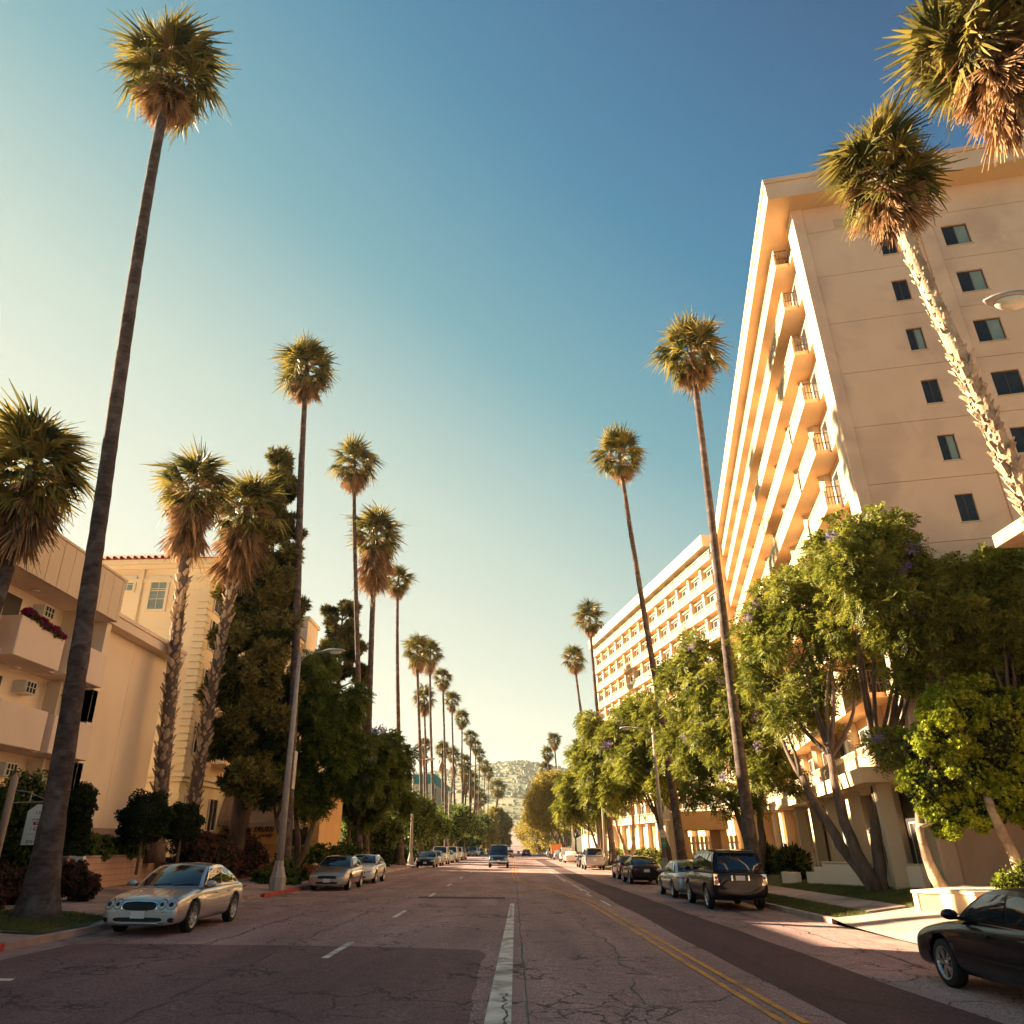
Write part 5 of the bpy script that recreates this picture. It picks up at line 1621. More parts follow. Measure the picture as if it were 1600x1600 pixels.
def crown_layout(seed, ng, nd, Rr, skirt=1.0):
    """list of (kind, idx, matrix) around the growing point"""
    rr = random.Random(seed); L = []
    ga = 2.39996
    for i in range(ng):
        t = i / max(1, ng - 1)
        pitch = R(82 - 138 * (t ** .9)) + rr.uniform(-.20, .20)
        az = i * ga + rr.uniform(-.3, .3)
        s = Rr * (.86 + .20 * math.sin(math.pi * min(1, t + .15))) * rr.uniform(.78, 1.16)
        roll = rr.uniform(-.9, .9)
        z0 = lerp(.12, -.42, t) * Rr * .6
        m = Matrix.Translation((0, 0, z0)) @ Matrix.Rotation(az, 4, 'Z') @ Matrix.Rotation(-pitch, 4, 'Y') @ Matrix.Rotation(roll, 4, 'X') @ Matrix.Diagonal((s, s, s * (max(.05, math.cos(pitch)) if pitch < 0 else 1), 1))
        L.append((0, rr.randrange(4), m))
    for i in range(max(6, ng // 3)):
        az = i * 2.1 + rr.uniform(-.5, .5); pitch = R(rr.uniform(20, 88)); s = Rr * rr.uniform(.45, .72)
        L.append((0, rr.randrange(4), Matrix.Translation((0, 0, .15 * Rr)) @ Matrix.Rotation(az, 4, 'Z') @ Matrix.Rotation(-pitch, 4, 'Y') @ Matrix.Rotation(rr.uniform(-1, 1), 4, 'X') @ Matrix.Scale(s, 4)))
    for i in range(nd // 4):
        az = rr.uniform(0, 6.28); pitch = R(rr.uniform(-50, 5)); s = Rr * rr.uniform(.5, .85)
        L.append((1, rr.randrange(3), Matrix.Translation((0, 0, -.05 * Rr)) @ Matrix.Rotation(az, 4, 'Z') @ Matrix.Rotation(-pitch, 4, 'Y') @ Matrix.Rotation(rr.uniform(-1, 1), 4, 'X') @ Matrix.Diagonal((s, s, s * .4, 1))))
    for i in range(nd):
        t = i / max(1, nd - 1)
        pitch = R(-56 - 30 * t) + rr.uniform(-.14, .12)
        az = i * ga + rr.uniform(-.4, .4)
        s = Rr * .80 * rr.uniform(.75, 1.12) * lerp(1, skirt, t)
        z0 = lerp(-.22, -.55 * skirt, t) * Rr * .8
        m = Matrix.Translation((.10 * Rr * math.cos(az), .10 * Rr * math.sin(az), z0)) @ Matrix.Rotation(az, 4, 'Z') @ Matrix.Rotation(-pitch, 4, 'Y') @ Matrix.Rotation(rr.uniform(-1.2, 1.2), 4, 'X') @ Matrix.Scale(s, 4)
        L.append((1, rr.randrange(3), m))
    return L

def joined_crown(seed, ng, nd, skirt, want):
    V = []; F = []; b = 0
    for kind, idx, m in crown_layout(seed, ng, nd, 1.0, skirt):
        if kind != want: continue
        _, Vf, Ff = (GREEN if kind == 0 else DEAD)[idx]
        A = np.array(m)[:3, :3]; T = np.array(m)[:3, 3]
        VV = Vf @ A.T + T
        V.extend(map(tuple, VV)); F.extend([tuple(i + b for i in f) for f in Ff]); b += len(VV)
    me = bpy.data.meshes.new('crown' if want == 0 else 'skirt'); me.from_pydata(V, [], F)
    me.materials.append(M['frond'] if want == 0 else M['frond_dead']); me.update()
    return me
JC = [(joined_crown(100 + i, 30, 0, 1, 0), joined_crown(100 + i, 30, 16, 1.0, 1)) for i in range(3)]

def palm_trunk(base, top, r0, r1, seed, flare=1.5, n=14, boots=None, bulge=None):
    rr = random.Random(seed); mb = MB()
    H_ = top[2] - base[2]; st = max(24, int(H_ / .42)); pts = []; rad = []
    cx, cy = rr.uniform(-.5, .5), rr.uniform(-.3, .3)
    for i in range(st + 1):
        t = i / st
        k = t * t * (3 - 2 * t) * .55 + t * .45
        pts.append((lerp(0, top[0] - base[0], k) + cx * math.sin(math.pi * t) * .35, lerp(0, top[1] - base[1], k) + cy * math.sin(math.pi * t) * .35, H_ * t - .15 * (1 - t)))
        z = H_ * t
        r = lerp(r0, r1, t ** .7) + r0 * (flare - 1) * math.exp(-z / .75) + r0 * .22 * math.exp(-z / 3.0)
        r *= 1 + rr.uniform(-.035, .035) + (.03 if i % 2 else -.01)
        rad.append(r)
    mb.tube(pts, rad, n)
    return mb, pts, rad

def boots_mesh(pts, rad, z0, z1, seed, dens, size):
    rr = random.Random(seed); mb = MB(); V = []; F = []
    z = z0; k = 0
    P = np.array(pts); 
    while z < z1:
        i = int(np.searchsorted(P[:, 2], z)); i = min(max(i, 1), len(pts) - 1)
        c = Vector(pts[i]); r = rad[i]
        a = k * 2.39996 + rr.uniform(-.5, .5)
        if rr.random() < .12: z += dens; k += 1; continue
        o = Vector((math.cos(a), math.sin(a), 0)); s = Vector((-math.sin(a), math.cos(a), 0))
        sz = size * rr.uniform(.45, 1.5)
        b0 = Vector((c.x, c.y, z)) + o * (r * .93)
        tip = b0 + o * sz * rr.uniform(.35, .8) + Vector((0, 0, sz * rr.uniform(.5, 1.1)))
        w_ = sz * .42
        b = len(V)
        V += [b0 - s * w_, b0 + s * w_, b0 + Vector((0, 0, -sz * .5)) + o * .02, tip - s * w_ * .5, tip + s * w_ * .5, tip + Vector((0, 0, -sz * .12)) + o * sz * .08]
        F += [(b, b + 1, b + 4, b + 3), (b, b + 3, b + 5, b + 2), (b + 1, b + 2, b + 5, b + 4), (b + 3, b + 4, b + 5)]
        z += dens; k += 1
    mb.add(V, F)
    return mb

ROW_L = 'tall fan palms lining the left side of the street'
ROW_R = 'tall fan palms lining the right side of the street'
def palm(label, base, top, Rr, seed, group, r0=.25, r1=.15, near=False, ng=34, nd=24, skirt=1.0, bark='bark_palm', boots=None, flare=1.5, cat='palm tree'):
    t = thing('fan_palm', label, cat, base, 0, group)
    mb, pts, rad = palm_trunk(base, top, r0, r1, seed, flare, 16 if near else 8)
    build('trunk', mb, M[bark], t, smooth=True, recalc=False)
    if boots:
        for (z0, z1, dens, size) in boots:
            build('leaf_boots', boots_mesh(pts, rad, z0, z1, seed + 3, dens, size), M['bark_boot'], t, recalc=False)['kind'] = 'stuff'
    tp = Vector((top[0] - base[0], top[1] - base[1], top[2] - base[2]))
    lean = Vector((pts[-1][0] - pts[-4][0], pts[-1][1] - pts[-4][1], pts[-1][2] - pts[-4][2])).normalized()
    q = Vector((0, 0, 1)).rotation_difference(lean).to_matrix().to_4x4()
    if near:
        for kind, idx, m in crown_layout(seed, ng, nd, Rr, skirt):
            me = (GREEN if kind == 0 else DEAD)[idx][0]
            o = bpy.data.objects.new('frond' if kind == 0 else 'dead_frond', me)
            col.objects.link(o); o.parent = t
            o.matrix_basis = Matrix.Translation(tp) @ q @ m
    else:
        g, d = JC[seed % 3]
        for me, nm in ((g, 'crown'), (d, 'skirt')):
            o = bpy.data.objects.new(nm, me); col.objects.link(o); o.parent = t
            o.matrix_basis = Matrix.Translation(tp) @ q @ Matrix.Rotation(seed * 1.7, 4, 'Z') @ Matrix.Diagonal((Rr, Rr, Rr * (1 if nm == 'crown' else skirt), 1))
    return t
# left row
palm('tallest looking palm, its thick dark trunk rising from the grass beside the vacancy sign', (-11.55, 20.3, .55), (-13.4, 20.3, 31.1), 2.2, 1, ROW_L, .28, .17, True, 50, 40, .95, flare=2.0)
palm('big leafy palm cut off by the left edge, hanging over the balcony apartments', (-15.9, 21.1, .8), (-15.2, 21.1, 13.3), 2.0, 2, None, .26, .22, True, 50, 34, 1.35)
palm('shaggy palm with a knobbly trunk, left one of the pair before the yellow apartment block', (-15.35, 34.8, 1.75), (-16.3, 34.8, 19.4), 2.05, 3, 'pair of shaggy palms by the yellow apartment block', .30, .24, True, 36, 70, 1.65, 'bark', [(.2, 15.6, .045, .24)])
palm('shaggy palm with a knobbly trunk, right one of the pair before the yellow apartment block', (-15.5, 38.6, 1.75), (-14.9, 38.6, 19.9), 2.3, 4, 'pair of shaggy palms by the yellow apartment block', .29, .24, True, 34, 76, 1.65, 'bark', [(.2, 15.4, .045, .24)])
palm('second tall palm on the left, rising just behind the near street lamp', (-11.3, 40.4, .5), (-12.95, 40.4, 30.9), 2.25, 5, ROW_L, .27, .17, True, 34, 24, 1.0)
palm('third tall palm on the left, the left one of two crossing trunks', (-11.3, 59.5, .5), (-13.75, 59.5, 33.9), 2.4, 6, ROW_L, .26, .16, True, 30, 24, 1.0)
palm('shaggy skirted palm with a knobbly band high on its trunk, right of two crossing trunks', (-11.1, 61.0, .5), (-11.7, 61.0, 27.4), 2.65, 7, ROW_L, .28, .20, True, 38, 56, 1.7, boots=[(20.2, 22.6, .05, .18)])
palm('palm whose flared foot stands beside the second street lamp', (-11.0, 79, .5), (-12.4, 79, 29.5), 1.95, 8, ROW_L, .30, .15, flare=2.0)
specL = [((-11, 96.7), (-12.25, 25.9), 2.2, 1.3), ((-11, 113.1), (-12.3, 29.3), 2.3, 1.2), ((-14, 131.2), (-15.1, 25.9), 2.3, 1.2), ((-11, 131), (-11.9, 29.2), 2.0, 1), ((-11, 152.2), (-11.95, 29.1), 2.0, 1.1), ((-11, 175), (-11.35, 29.0), 2.1, 1), ((-11, 200), (-10.75, 28.2), 2.1, 1), ((-11, 225), (-10.6, 28.9), 2.1, 1), ((-11, 252), (-10.5, 29.4), 2.2, 1), ((-10.8, 285), (-10.1, 29.3), 2.4, 1), ((-10.6, 320), (-9.8, 29.6), 2.6, 1)]
labL = ['round headed palm with a thick drooping skirt, fifth on the left row', 'palm close behind the round headed one, its head overlapping it', 'short palm seen low between two taller trunks on the left', 'slim palm with a small head, left of the row beyond the round headed pair', 'slim palm next beyond, lower in the picture']
for i, (b, tt, r_, sk) in enumerate(specL):
    palm(labL[i] if i < 5 else nth(i - 5, 'slim far palm,', 'nearest of the small ones closing the left row'), (b[0], b[1], side_z(b[0], b[1])), (tt[0], b[1], tt[1]), r_, 20 + i, ROW_L if i != 2 else 'shorter palms behind the left row', .25, .15, skirt=sk)
for i, (b, tt, r_) in enumerate([((-16, 146.6), (-16.6, 19.8), 1.6), ((-14, 162), (-14.5, 20.7), 1.9), ((-14.6, 176.5), (-13.4, 21.1), 2.0), ((-13, 199), (-12.2, 22.0), 2.2), ((-13.5, 215), (-12.7, 20.3), 2.2), ((-13, 238), (-12.2, 20.9), 2.4), ((-13, 262), (-11.9, 18.6), 2.5), ((-13, 285), (-11.6, 17.6), 2.8)]):
    palm(nth(i, 'short shaggy palm,', 'nearest of those behind the receding left row'), (b[0], b[1], side_z(b[0], b[1])), (tt[0], b[1], tt[1]), r_, 50 + i, 'shorter palms behind the left row', .26, .2, skirt=2.0)
palm('low wide date palm closing the left row, against the hills', (-9, 330, lz(330)), (-6.2, 330, 24.3), 4.3, 71, None, .5, .45, skirt=.6)
# right row
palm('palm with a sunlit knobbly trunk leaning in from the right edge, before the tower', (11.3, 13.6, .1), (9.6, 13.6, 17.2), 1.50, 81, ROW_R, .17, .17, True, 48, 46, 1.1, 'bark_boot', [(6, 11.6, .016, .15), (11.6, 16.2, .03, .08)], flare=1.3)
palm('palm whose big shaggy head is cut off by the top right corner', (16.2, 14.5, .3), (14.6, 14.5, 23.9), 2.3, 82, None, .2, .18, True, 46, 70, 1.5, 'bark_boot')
palm('tall palm rising behind the big black off roader, in front of the tower', (10.45, 35.9, .05), (10.98, 35.9, 28.2), 2.25, 83, ROW_R, .28, .16, True, 34, 20, .9)
palm('tall palm with its foot beside the orange entrance portal', (10.35, 50.4, .05), (8.75, 50.4, 29.3), 2.2, 84, ROW_R, .27, .15, True, 32, 16, .9)
palm('third tall palm on the right, beside the silver wagon', (10.4, 85.9, .05), (9.55, 85.9, 26.6), 2.1, 85, ROW_R, .30, .15, flare=1.9)
palm('slim palm left of the third one, against the open sky', (11, 104.3, .08), (9.05, 104.3, 26.1), 2.0, 86, ROW_R, .24, .15)
palm('tallest of the three far palms on the right, above the yellow green tree', (11, 174.2, .1), (9.6, 174.2, 23.6), 1.9, 87, ROW_R, .24, .15)
palm('middle of the three far palms on the right, overlapping the tallest', (11, 194.5, .1), (8.8, 194.5, 23.1), 1.9, 88, ROW_R, .24, .15)
palm('lowest of the three far palms on the right, poking out of the yellow green tree', (12, 225, .1), (9.6, 225, 22.3), 2.2, 89, ROW_R, .24, .15, skirt=1.6)
# broken flower stalk of the corner palm
_cp = [o_ for o_ in bpy.data.objects if o_.get('label', '').startswith('palm whose big shaggy head')][0]
_mb = MB()
_q = [Vector(v) - Vector((16.2, 14.5, .3)) for v in ((14.2, 14.5, 23.8), (13.13, 14.5, 23.38), (12.53, 14.5, 22.96), (11.49, 14.5, 22.03), (12.29, 14.5, 22.01), (12.59, 14.5, 22.28), (12.73, 14.5, 22.62))]
_mb.tube([_q[0], _q[1], _q[2], _q[3]], [.03, .025, .02, .008], 6); _mb.tube([_q[2], _q[4]], [.014, .006], 5); _mb.tube([_q[1], _q[6], _q[5]], [.014, .012, .006], 5)
build('flower_stalk', _mb, M['bark'], _cp)
# ------------------------------------------------------------------ foliage
def foliage(name, blobs, mat, mode, n, seed, leaf=.16, parent=None, core=.55, sx=1.0, droop=.35, shell=.5):
    """leaf sprigs spread through the blobs (x, y, z, r)"""
    rs = np.random.RandomState(seed)
    B = np.array(blobs, float)
    wts = B[:, 3] ** 2; wts /= wts.sum()
    idx = rs.choice(len(B), n, p=wts)
    d = rs.normal(size=(n, 3)); d /= np.linalg.norm(d, axis=1)[:, None]
    # lumpy radius
    lump = 1 + .16 * np.sin(d[:, 0] * 5 + idx) * np.sin(d[:, 1] * 6 + idx * 2) + .12 * np.sin(d[:, 2] * 9 + idx * 3)
    rad = B[idx, 3] * (shell + (1.06 - shell) * rs.rand(n) ** .45) * lump
    c = B[idx, :3] + d * rad[:, None] * np.array([1, 1, .92])
    # sprig axis
    ax = d * .8 + rs.normal(size=(n, 3)) * .55 + np.array([0, 0, .15])
    ax /= np.linalg.norm(ax, axis=1)[:, None]
    rv = rs.normal(size=(n, 3)) + np.array([0, 0, 1.2])
    sd = np.cross(ax, rv); sd /= np.linalg.norm(sd, axis=1)[:, None] + 1e-9
    up = np.cross(sd, ax)
    V = []; 
    def quad(b, t, wv):
        # b base, t tip, wv half width vector at middle
        m = b * .45 + t * .55
        V.append(np.stack([b, m - wv, t, m + wv], 1))
    if mode == 'fern':
        m_ = 6; L = leaf * 2.6 * rs.uniform(.7, 1.3, n)[:, None]
        for j in range(m_):
            t = (j + .6) / m_
            p = c + ax * L * t - np.array([0, 0, 1]) * (droop * L * t * t)
            ll = leaf * (1.15 - .55 * abs(t - .4)) 
            for s_ in (-1, 1):
                dirv = sd * s_ * .85 + ax * .5 + rs.normal(size=(n, 3)) * .12
                dirv[:, 2] -= .25
                tip = p + dirv * ll
                wv = np.cross(dirv, up); wv /= np.linalg.norm(wv, axis=1)[:, None] + 1e-9
                quad(p, tip, wv * ll * .20)
    elif mode == 'rosette':
        m_ = 7
        for j in range(m_):
            a = 2 * math.pi * j / m_
            dirv = sd * math.cos(a) + up * math.sin(a) + ax * .65 + rs.normal(size=(n, 3)) * .2
            dirv /= np.linalg.norm(dirv, axis=1)[:, None]
            ll = leaf * rs.uniform(.7, 1.2, n)[:, None]
            tip = c + dirv * ll
            wv = np.cross(dirv, ax); wv /= np.linalg.norm(wv, axis=1)[:, None] + 1e-9
            quad(c, tip, wv * ll * .27)
    elif mode == 'needle':
        m_ = 9
        for j in range(m_):
            dirv = ax * .9 + rs.normal(size=(n, 3)) * .55
            dirv /= np.linalg.norm(dirv, axis=1)[:, None]
            ll = leaf * rs.uniform(.7, 1.25, n)[:, None]
            tip = c + dirv * ll
            wv = np.cross(dirv, rs.normal(size=(n, 3))); wv /= np.linalg.norm(wv, axis=1)[:, None] + 1e-9
            quad(c - dirv * ll * .2, tip, wv * ll * .10)
    elif mode == 'leaf':
        m_ = 3
        for j in range(m_):
            p = c + rs.normal(size=(n, 3)) * leaf * .8
            dirv = d * .5 + rs.normal(size=(n, 3)) * .7
            dirv[:, 2] -= .2
            dirv /= np.linalg.norm(dirv, axis=1)[:, None]
            tip = p + dirv * leaf * rs.uniform(.7, 1.3, n)[:, None]
            wv = np.cross(dirv, rs.normal(size=(n, 3))); wv /= np.linalg.norm(wv, axis=1)[:, None] + 1e-9
            quad(p, tip, wv * leaf * .32)
    V = np.concatenate(V, 0).reshape(-1, 3)
    Q = np.arange(len(V)).reshape(-1, 4)
    me = np_mesh(name, V, Q, M[mat])
    o = link(name, me)
    if parent is not None:
        o.parent = parent; o.matrix_parent_inverse = Matrix.Translation(-Vector(parent.location))
    return o

def clumps(blobs, per, r0_, r1_, seed, up=.25):
    """small tufts scattered over the surface of the big blobs"""
    rq = random.Random(seed); out = []
    for x, y, z, r in blobs:
        for _ in range(max(2, int(per * r * r))):
            d = Vector((rq.gauss(0, 1), rq.gauss(0, 1), rq.gauss(up, 1))).normalized() * r * rq.uniform(.62, 1.08)
            out.append((x + d.x, y + d.y, z + d.z, rq.uniform(r0_, r1_)))
    return out
def limb(mb, p0, p1, r0, r1, rr, n=8, bow=.35):
    p0, p1 = Vector(p0), Vector(p1); L = (p1 - p0).length; k = max(4, int(L / .5))
    o = Vector((rr.uniform(-1, 1), rr.uniform(-1, 1), 0)) * L * .08
    pts = []; rad = []
    for i in range(k + 1):
        t = i / k
        p = p0.lerp(p1, t) + o * math.sin(math.pi * t) + Vector((0, 0, -bow * .25 * L * math.sin(math.pi * t) * (1 - t)))
        p += Vector((rr.uniform(-1, 1), rr.uniform(-1, 1), rr.uniform(-1, 1))) * r0 * .18
        pts.append(p); rad.append(lerp(r0, r1, t))
    mb.tube(pts, rad, n)
    return pts

def tree(name, label, cat, base, forks, blobs, leafmat, mode, n, seed, leaf=.16, bark='bark', r0=.22, group=None, bloom=None, droop=.35, twigs=1, shell=.5, dark=None, clump=None):
    t = thing(name, label, cat, base, 0, group)
    rr = random.Random(seed); mb = MB(); inv = Vector(base)
    forks = [Vector(f) for f in forks]
    tips = []
    for f in forks:
        b = Vector(base) + Vector((rr.uniform(-.12, .12), rr.uniform(-.12, .12), -.15))
        limb(mb, b, f, r0, r0 * .55, rr, 10, .1); tips.append(f)
    for b in blobs:
        c = Vector(b[:3]); f = min(tips, key=lambda q: (q - c).length + (2 if q.z > c.z else 0))
        mid = c + Vector((0, 0, -b[3] * .2))
        pts = limb(mb, f, mid, r0 * .42, r0 * .10, rr, 7, .3)
        for _ in range(twigs * 3):
            v = Vector((rr.uniform(-1, 1), rr.uniform(-1, 1), rr.uniform(-.3, 1))).normalized() * b[3] * .8
            limb(mb, pts[-1 - rr.randrange(min(3, len(pts) - 1))], mid + v, r0 * .12, r0 * .03, rr, 5, .1)
    mb.v = [(v[0] - inv.x, v[1] - inv.y, v[2] - inv.z) for v in mb.v]
    build('trunk', mb, M[bark], t, smooth=True, recalc=False)
    if clump:
        foliage('crown', clumps(blobs, clump[0], clump[1], clump[2], seed + 31), leafmat, mode, int(n * .85), seed, leaf, t, droop=droop, shell=.25)
        foliage('crown', [(b[0], b[1], b[2], b[3] * .8) for b in blobs], leafmat, mode, int(n * .15), seed + 2, leaf, t, droop=droop, shell=.3)
    else:
        foliage('crown', blobs, leafmat, mode, n, seed, leaf, t, droop=droop, shell=shell)
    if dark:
        foliage('crown', [(b[0], b[1], b[2] - b[3] * .1, b[3] * .72) for b in blobs], dark, mode, int(n * .5), seed + 5, leaf * 1.2, t, shell=.2)  # inner leaves coloured darker to stand for shade inside the crown
    if bloom:
        mt, nb = bloom
        rs = random.Random(seed + 9); BB = []
        for _ in range(nb):
            b = blobs[rs.randrange(len(blobs))]
            d = Vector((rs.uniform(-1, .3), rs.uniform(-1, .2), rs.uniform(-.2, 1))).normalized()
            c = Vector(b[:3]) + d * b[3] * 1.02
            BB.append((c.x, c.y, c.z, .17 * (1 if b[1] < 60 else 1.8)))
        foliage('blossom', BB, mt, 'leaf', nb * 26, seed + 4, .09 * (1 if blobs[0][1] < 60 else 1.8), t)
    return t
GJ = 'jacaranda trees along the right pavement'
B_jac1 = [(15.01, 31, 13.43, 1.48), (16.17, 30, 13.55, 1.17), (17.13, 30, 12.35, 1.15), (14.25, 32, 12.68, 1.39), (12.74, 33, 12.12, 1.42), (11.48, 34, 10.75, 1.35), (12.58, 32, 9.9, 1.4), (14.29, 31, 10.59, 1.38), (15.72, 30, 10.4, 1.33), (14.43, 31, 8.65, 1.1), (11.45, 34, 8.66, 1.11), (12.78, 32, 7.95, .95), (16.26, 30, 9.31, 0.89), (16.02, 31, 7.94, 0.74), (11.3, 32, 6.51, 0.81), (13.21, 32, 6.6, 0.6), (14.52, 30, 5.17, 0.6)]
def clear_wall(L):
    out = []
    for x, y, z, r in L:
        nP = nS[0] * x + nS[1] * y
        if math.degrees(math.atan2(x, y)) > 25.2 and nP + r > 29.4:
            k_ = (29.4 - r) / nP; x, y, z, r = x * k_, y * k_, (z - 1.9) * k_ + 1.9, r * k_
        out.append((x, y, z, r))
    return out
B_jac1 = clear_wall(B_jac1 + [(16.7, 30, 11.4, 1.2), (17.2, 30, 10.2, 1.1), (15.2, 31, 12.2, 1.3), (16.6, 30, 8.7, .8)])
tree('jacaranda_tree', 'big jacaranda with a forked dark trunk on the lawn, before the tower entrance', 'tree', (12.7, 28.9, .24), [(12.5, 30.5, 4.9), (13.9, 29.6, 4.6), (11.6, 31.6, 4.2)], B_jac1, 'leaf_jac', 'fern', 15000, 201, .145, r0=.24, group=GJ, bloom=('bloom_purple', 18), dark=None, clump=(7, .30, .55))
B_jac2 = [(17.67, 28, 11.22, 0.81), (18.38, 27, 10.85, 0.93), (19.6, 27, 11.22, 0.99), (17.5, 28, 9.65, 1.09), (18.24, 27, 9.1, 1.19), (19.24, 27, 8.47, 1.3), (17.55, 28, 8.02, 0.87), (19.0, 27, 9.9, 1.0), (16.9, 28, 9.4, .8), (18.4, 27, 7.4, .8)]
B_jac2 = clear_wall(B_jac2)
tree('jacaranda_tree', 'darker jacaranda at the right edge, between the big one and the round clipped tree', 'tree', (16.0, 24.6, .35), [(16.2, 25.0, 5.2)], B_jac2, 'leaf_jac', 'fern', 8500, 202, .14, r0=.2, group=GJ, bloom=('bloom_purple', 3), clump=(9, .28, .5))
B_r1 = [(11.2, 42, 11.22, 1.46), (9.82, 44, 10.01, 1.5), (11.45, 42, 9.07, 1.71), (12.26, 40, 7.54, 1.41), (10.09, 44, 7.47, 1.65), (11.52, 41, 6.39, 1.63), (12.31, 39, 5.52, 1.22), (11.56, 41, 4.32, 1.0), (10.36, 44, 5.21, 1.22), (12.9, 41, 9.3, 1.2), (13.2, 40, 5.2, 1.1)]
tree('jacaranda_tree', 'wide jacaranda behind the off roader, hiding the middle of the tower', 'tree', (12.2, 41.5, .2), [(11.6, 41.5, 3.4), (12.6, 41.0, 3.6)], B_r1, 'leaf_jac', 'fern', 11000, 203, .17, r0=.24, group=GJ, bloom=('bloom_purple', 12), clump=(5, .38, .7))
B_r2 = [(10.32, 58, 10.95, 1.56), (11.49, 56, 9.46, 1.59), (9.32, 60, 10.31, 1.51), (10.09, 58, 8.61, 1.73), (8.23, 60, 9.13, 1.39), (11.25, 56, 7.24, 1.47), (8.99, 58, 7.04, 1.61), (10.38, 56, 5.53, 1.2), (12.6, 56, 8.6, 1.4)]
tree('jacaranda_tree', 'jacaranda beyond the entrance portal, around the right street lamp', 'tree', (11.2, 58, .15), [(10.4, 58, 3.6), (11.6, 57, 3.8)], B_r2, 'leaf_jac', 'fern', 8000, 204, .22, r0=.24, group=GJ, bloom=('bloom_purple', 10), clump=(4, .42, .75))
B_r3 = [(8.27, 76, 12.01, 1.52), (9.9, 76, 12.59, 1.4), (7.08, 78, 10.44, 1.29), (8.76, 76, 9.88, 1.63), (7.37, 76, 7.84, 1.49), (9.63, 74, 8.2, 1.45), (8.82, 76, 6.36, 1.35), (11, 75, 10.5, 1.7), (11.5, 75, 7.5, 1.6)]
tree('jacaranda_tree', 'pale leaved jacaranda over the silver wagon on the right', 'tree', (10.8, 76, .1), [(9.6, 76, 4.0), (11.2, 75, 4.2)], B_r3, 'leaf_jac', 'fern', 5400, 205, .27, r0=.24, group=GJ, bloom=('bloom_purple', 6), bark='bark_light', clump=(3.5, .5, .85))
B_r4 = [(8.31, 98, 9.59, 1.44), (7.06, 98, 8.49, 1.43), (9.56, 96, 7.21, 1.39), (8.14, 98, 6.61, 1.58), (6.53, 98, 5.92, 1.26), (10.3, 97, 9.2, 1.7), (10.8, 96, 6.2, 1.6)]
tree('jacaranda_tree', 'yellow green tree fourth along the right pavement, before the dark trunked sycamore', 'tree', (10.4, 98, .1), [(9.4, 98, 3.4), (10.6, 97, 3.6)], B_r4, 'leaf_jac', 'fern', 3600, 206, .32, r0=.22, group=GJ)
B_sy = [(4.96, 125, 10.58, 1.72), (6.81, 125, 11.11, 1.73), (3.66, 125, 8.33, 1.71), (6.06, 125, 7.91, 2.01), (8.26, 123, 8.32, 1.68), (2.98, 125, 5.93, 1.3), (4.95, 125, 5.24, 1.49), (7.19, 124, 5.44, 1.48), (8.59, 123, 5.11, 1.17)]
k = 1.36
B_sy = [(x * k, y * k, (z - 1.9) * k + 1.9, r * k) for x, y, z, r in B_sy]
tree('sycamore_tree', 'golden green spreading sycamore leaning over the far right kerb', 'tree', (10.6, 169, .1), [(9, 169, 5), (7.6, 169, 5.5), (10.8, 168, 5)], B_sy, 'leaf_syc', 'leaf', 9000, 207, .42, r0=.32)
B_f1 = [(3.12 * 1.3, 260, 8, 2.2), (2.6, 275, 6.4, 2), (5.6, 250, 7, 2.4), (7.6, 250, 8, 3), (9.5, 248, 6, 3)]
tree('street_tree', 'small pale green tree at the far end of the right kerb', 'tree', (8.2, 252, -.4), [(7, 254, 4)], B_f1, 'leaf_syc', 'leaf', 2200, 208, .5, r0=.2)
for i, (x, y, z, r, lb_) in enumerate([(14, 118, 6.5, 4.2, 'broad green tree behind the fourth street tree on the right'), (15, 142, 7, 4.5, 'broad green tree behind the golden sycamore'), (14.5, 190, 7.5, 5, 'broad green tree at the far end of the right gardens')]):
    bl = [(x + random.Random(i * 9 + q).uniform(-r, r) * .7, y + random.Random(i * 5 + q).uniform(-r, r) * .7, z + random.Random(i * 7 + q).uniform(-2, 3), r * .42) for q in range(9)]
    tree('street_tree', lb_, 'tree', (x, y, .3), [(x, y, 3.5)], bl, 'leaf_jac', 'leaf', 3600, 220 + i, .40, r0=.3)
# trees along the street beyond the crest: one tree, copied
rf = random.Random(12)
bl = [(rf.uniform(-3, 3), rf.uniform(-3, 3), rf.uniform(4, 9.5), rf.uniform(1.6, 2.5)) for q in range(12)]
proto = tree('far_street_tree', 'hazy tree beyond the crest on the right, nearest of the row', 'tree', (0, 0, 0), [(0, 0, 3.5)], bl, 'leaf_syc', 'leaf', 2600, 400, .7, r0=.3, group='trees beyond the crest of the street')
kids = children(proto); nt_ = 0
for i in range(9):
    for sd in (1, -1):
        y = 285 + i * 48 + (12 if sd > 0 else 0); x = sd * (12.5 + rf.uniform(-1, 2.5)) 
        if nt_ == 0: o = proto
        else:
            o = proto.copy(); col.objects.link(o)
            for c in kids:
                d = c.copy(); col.objects.link(d); d.parent = o
        o.location = (x, y, side_z(x, y)); o.rotation_euler = (0, 0, rf.uniform(0, 6)); o.scale = (rf.uniform(.9, 1.5),) * 3
        o['label'] = nth(i, 'hazy tree beyond the crest,', 'from the near end of the ' + ('right' if sd > 0 else 'left') + ' row')
        nt_ += 1
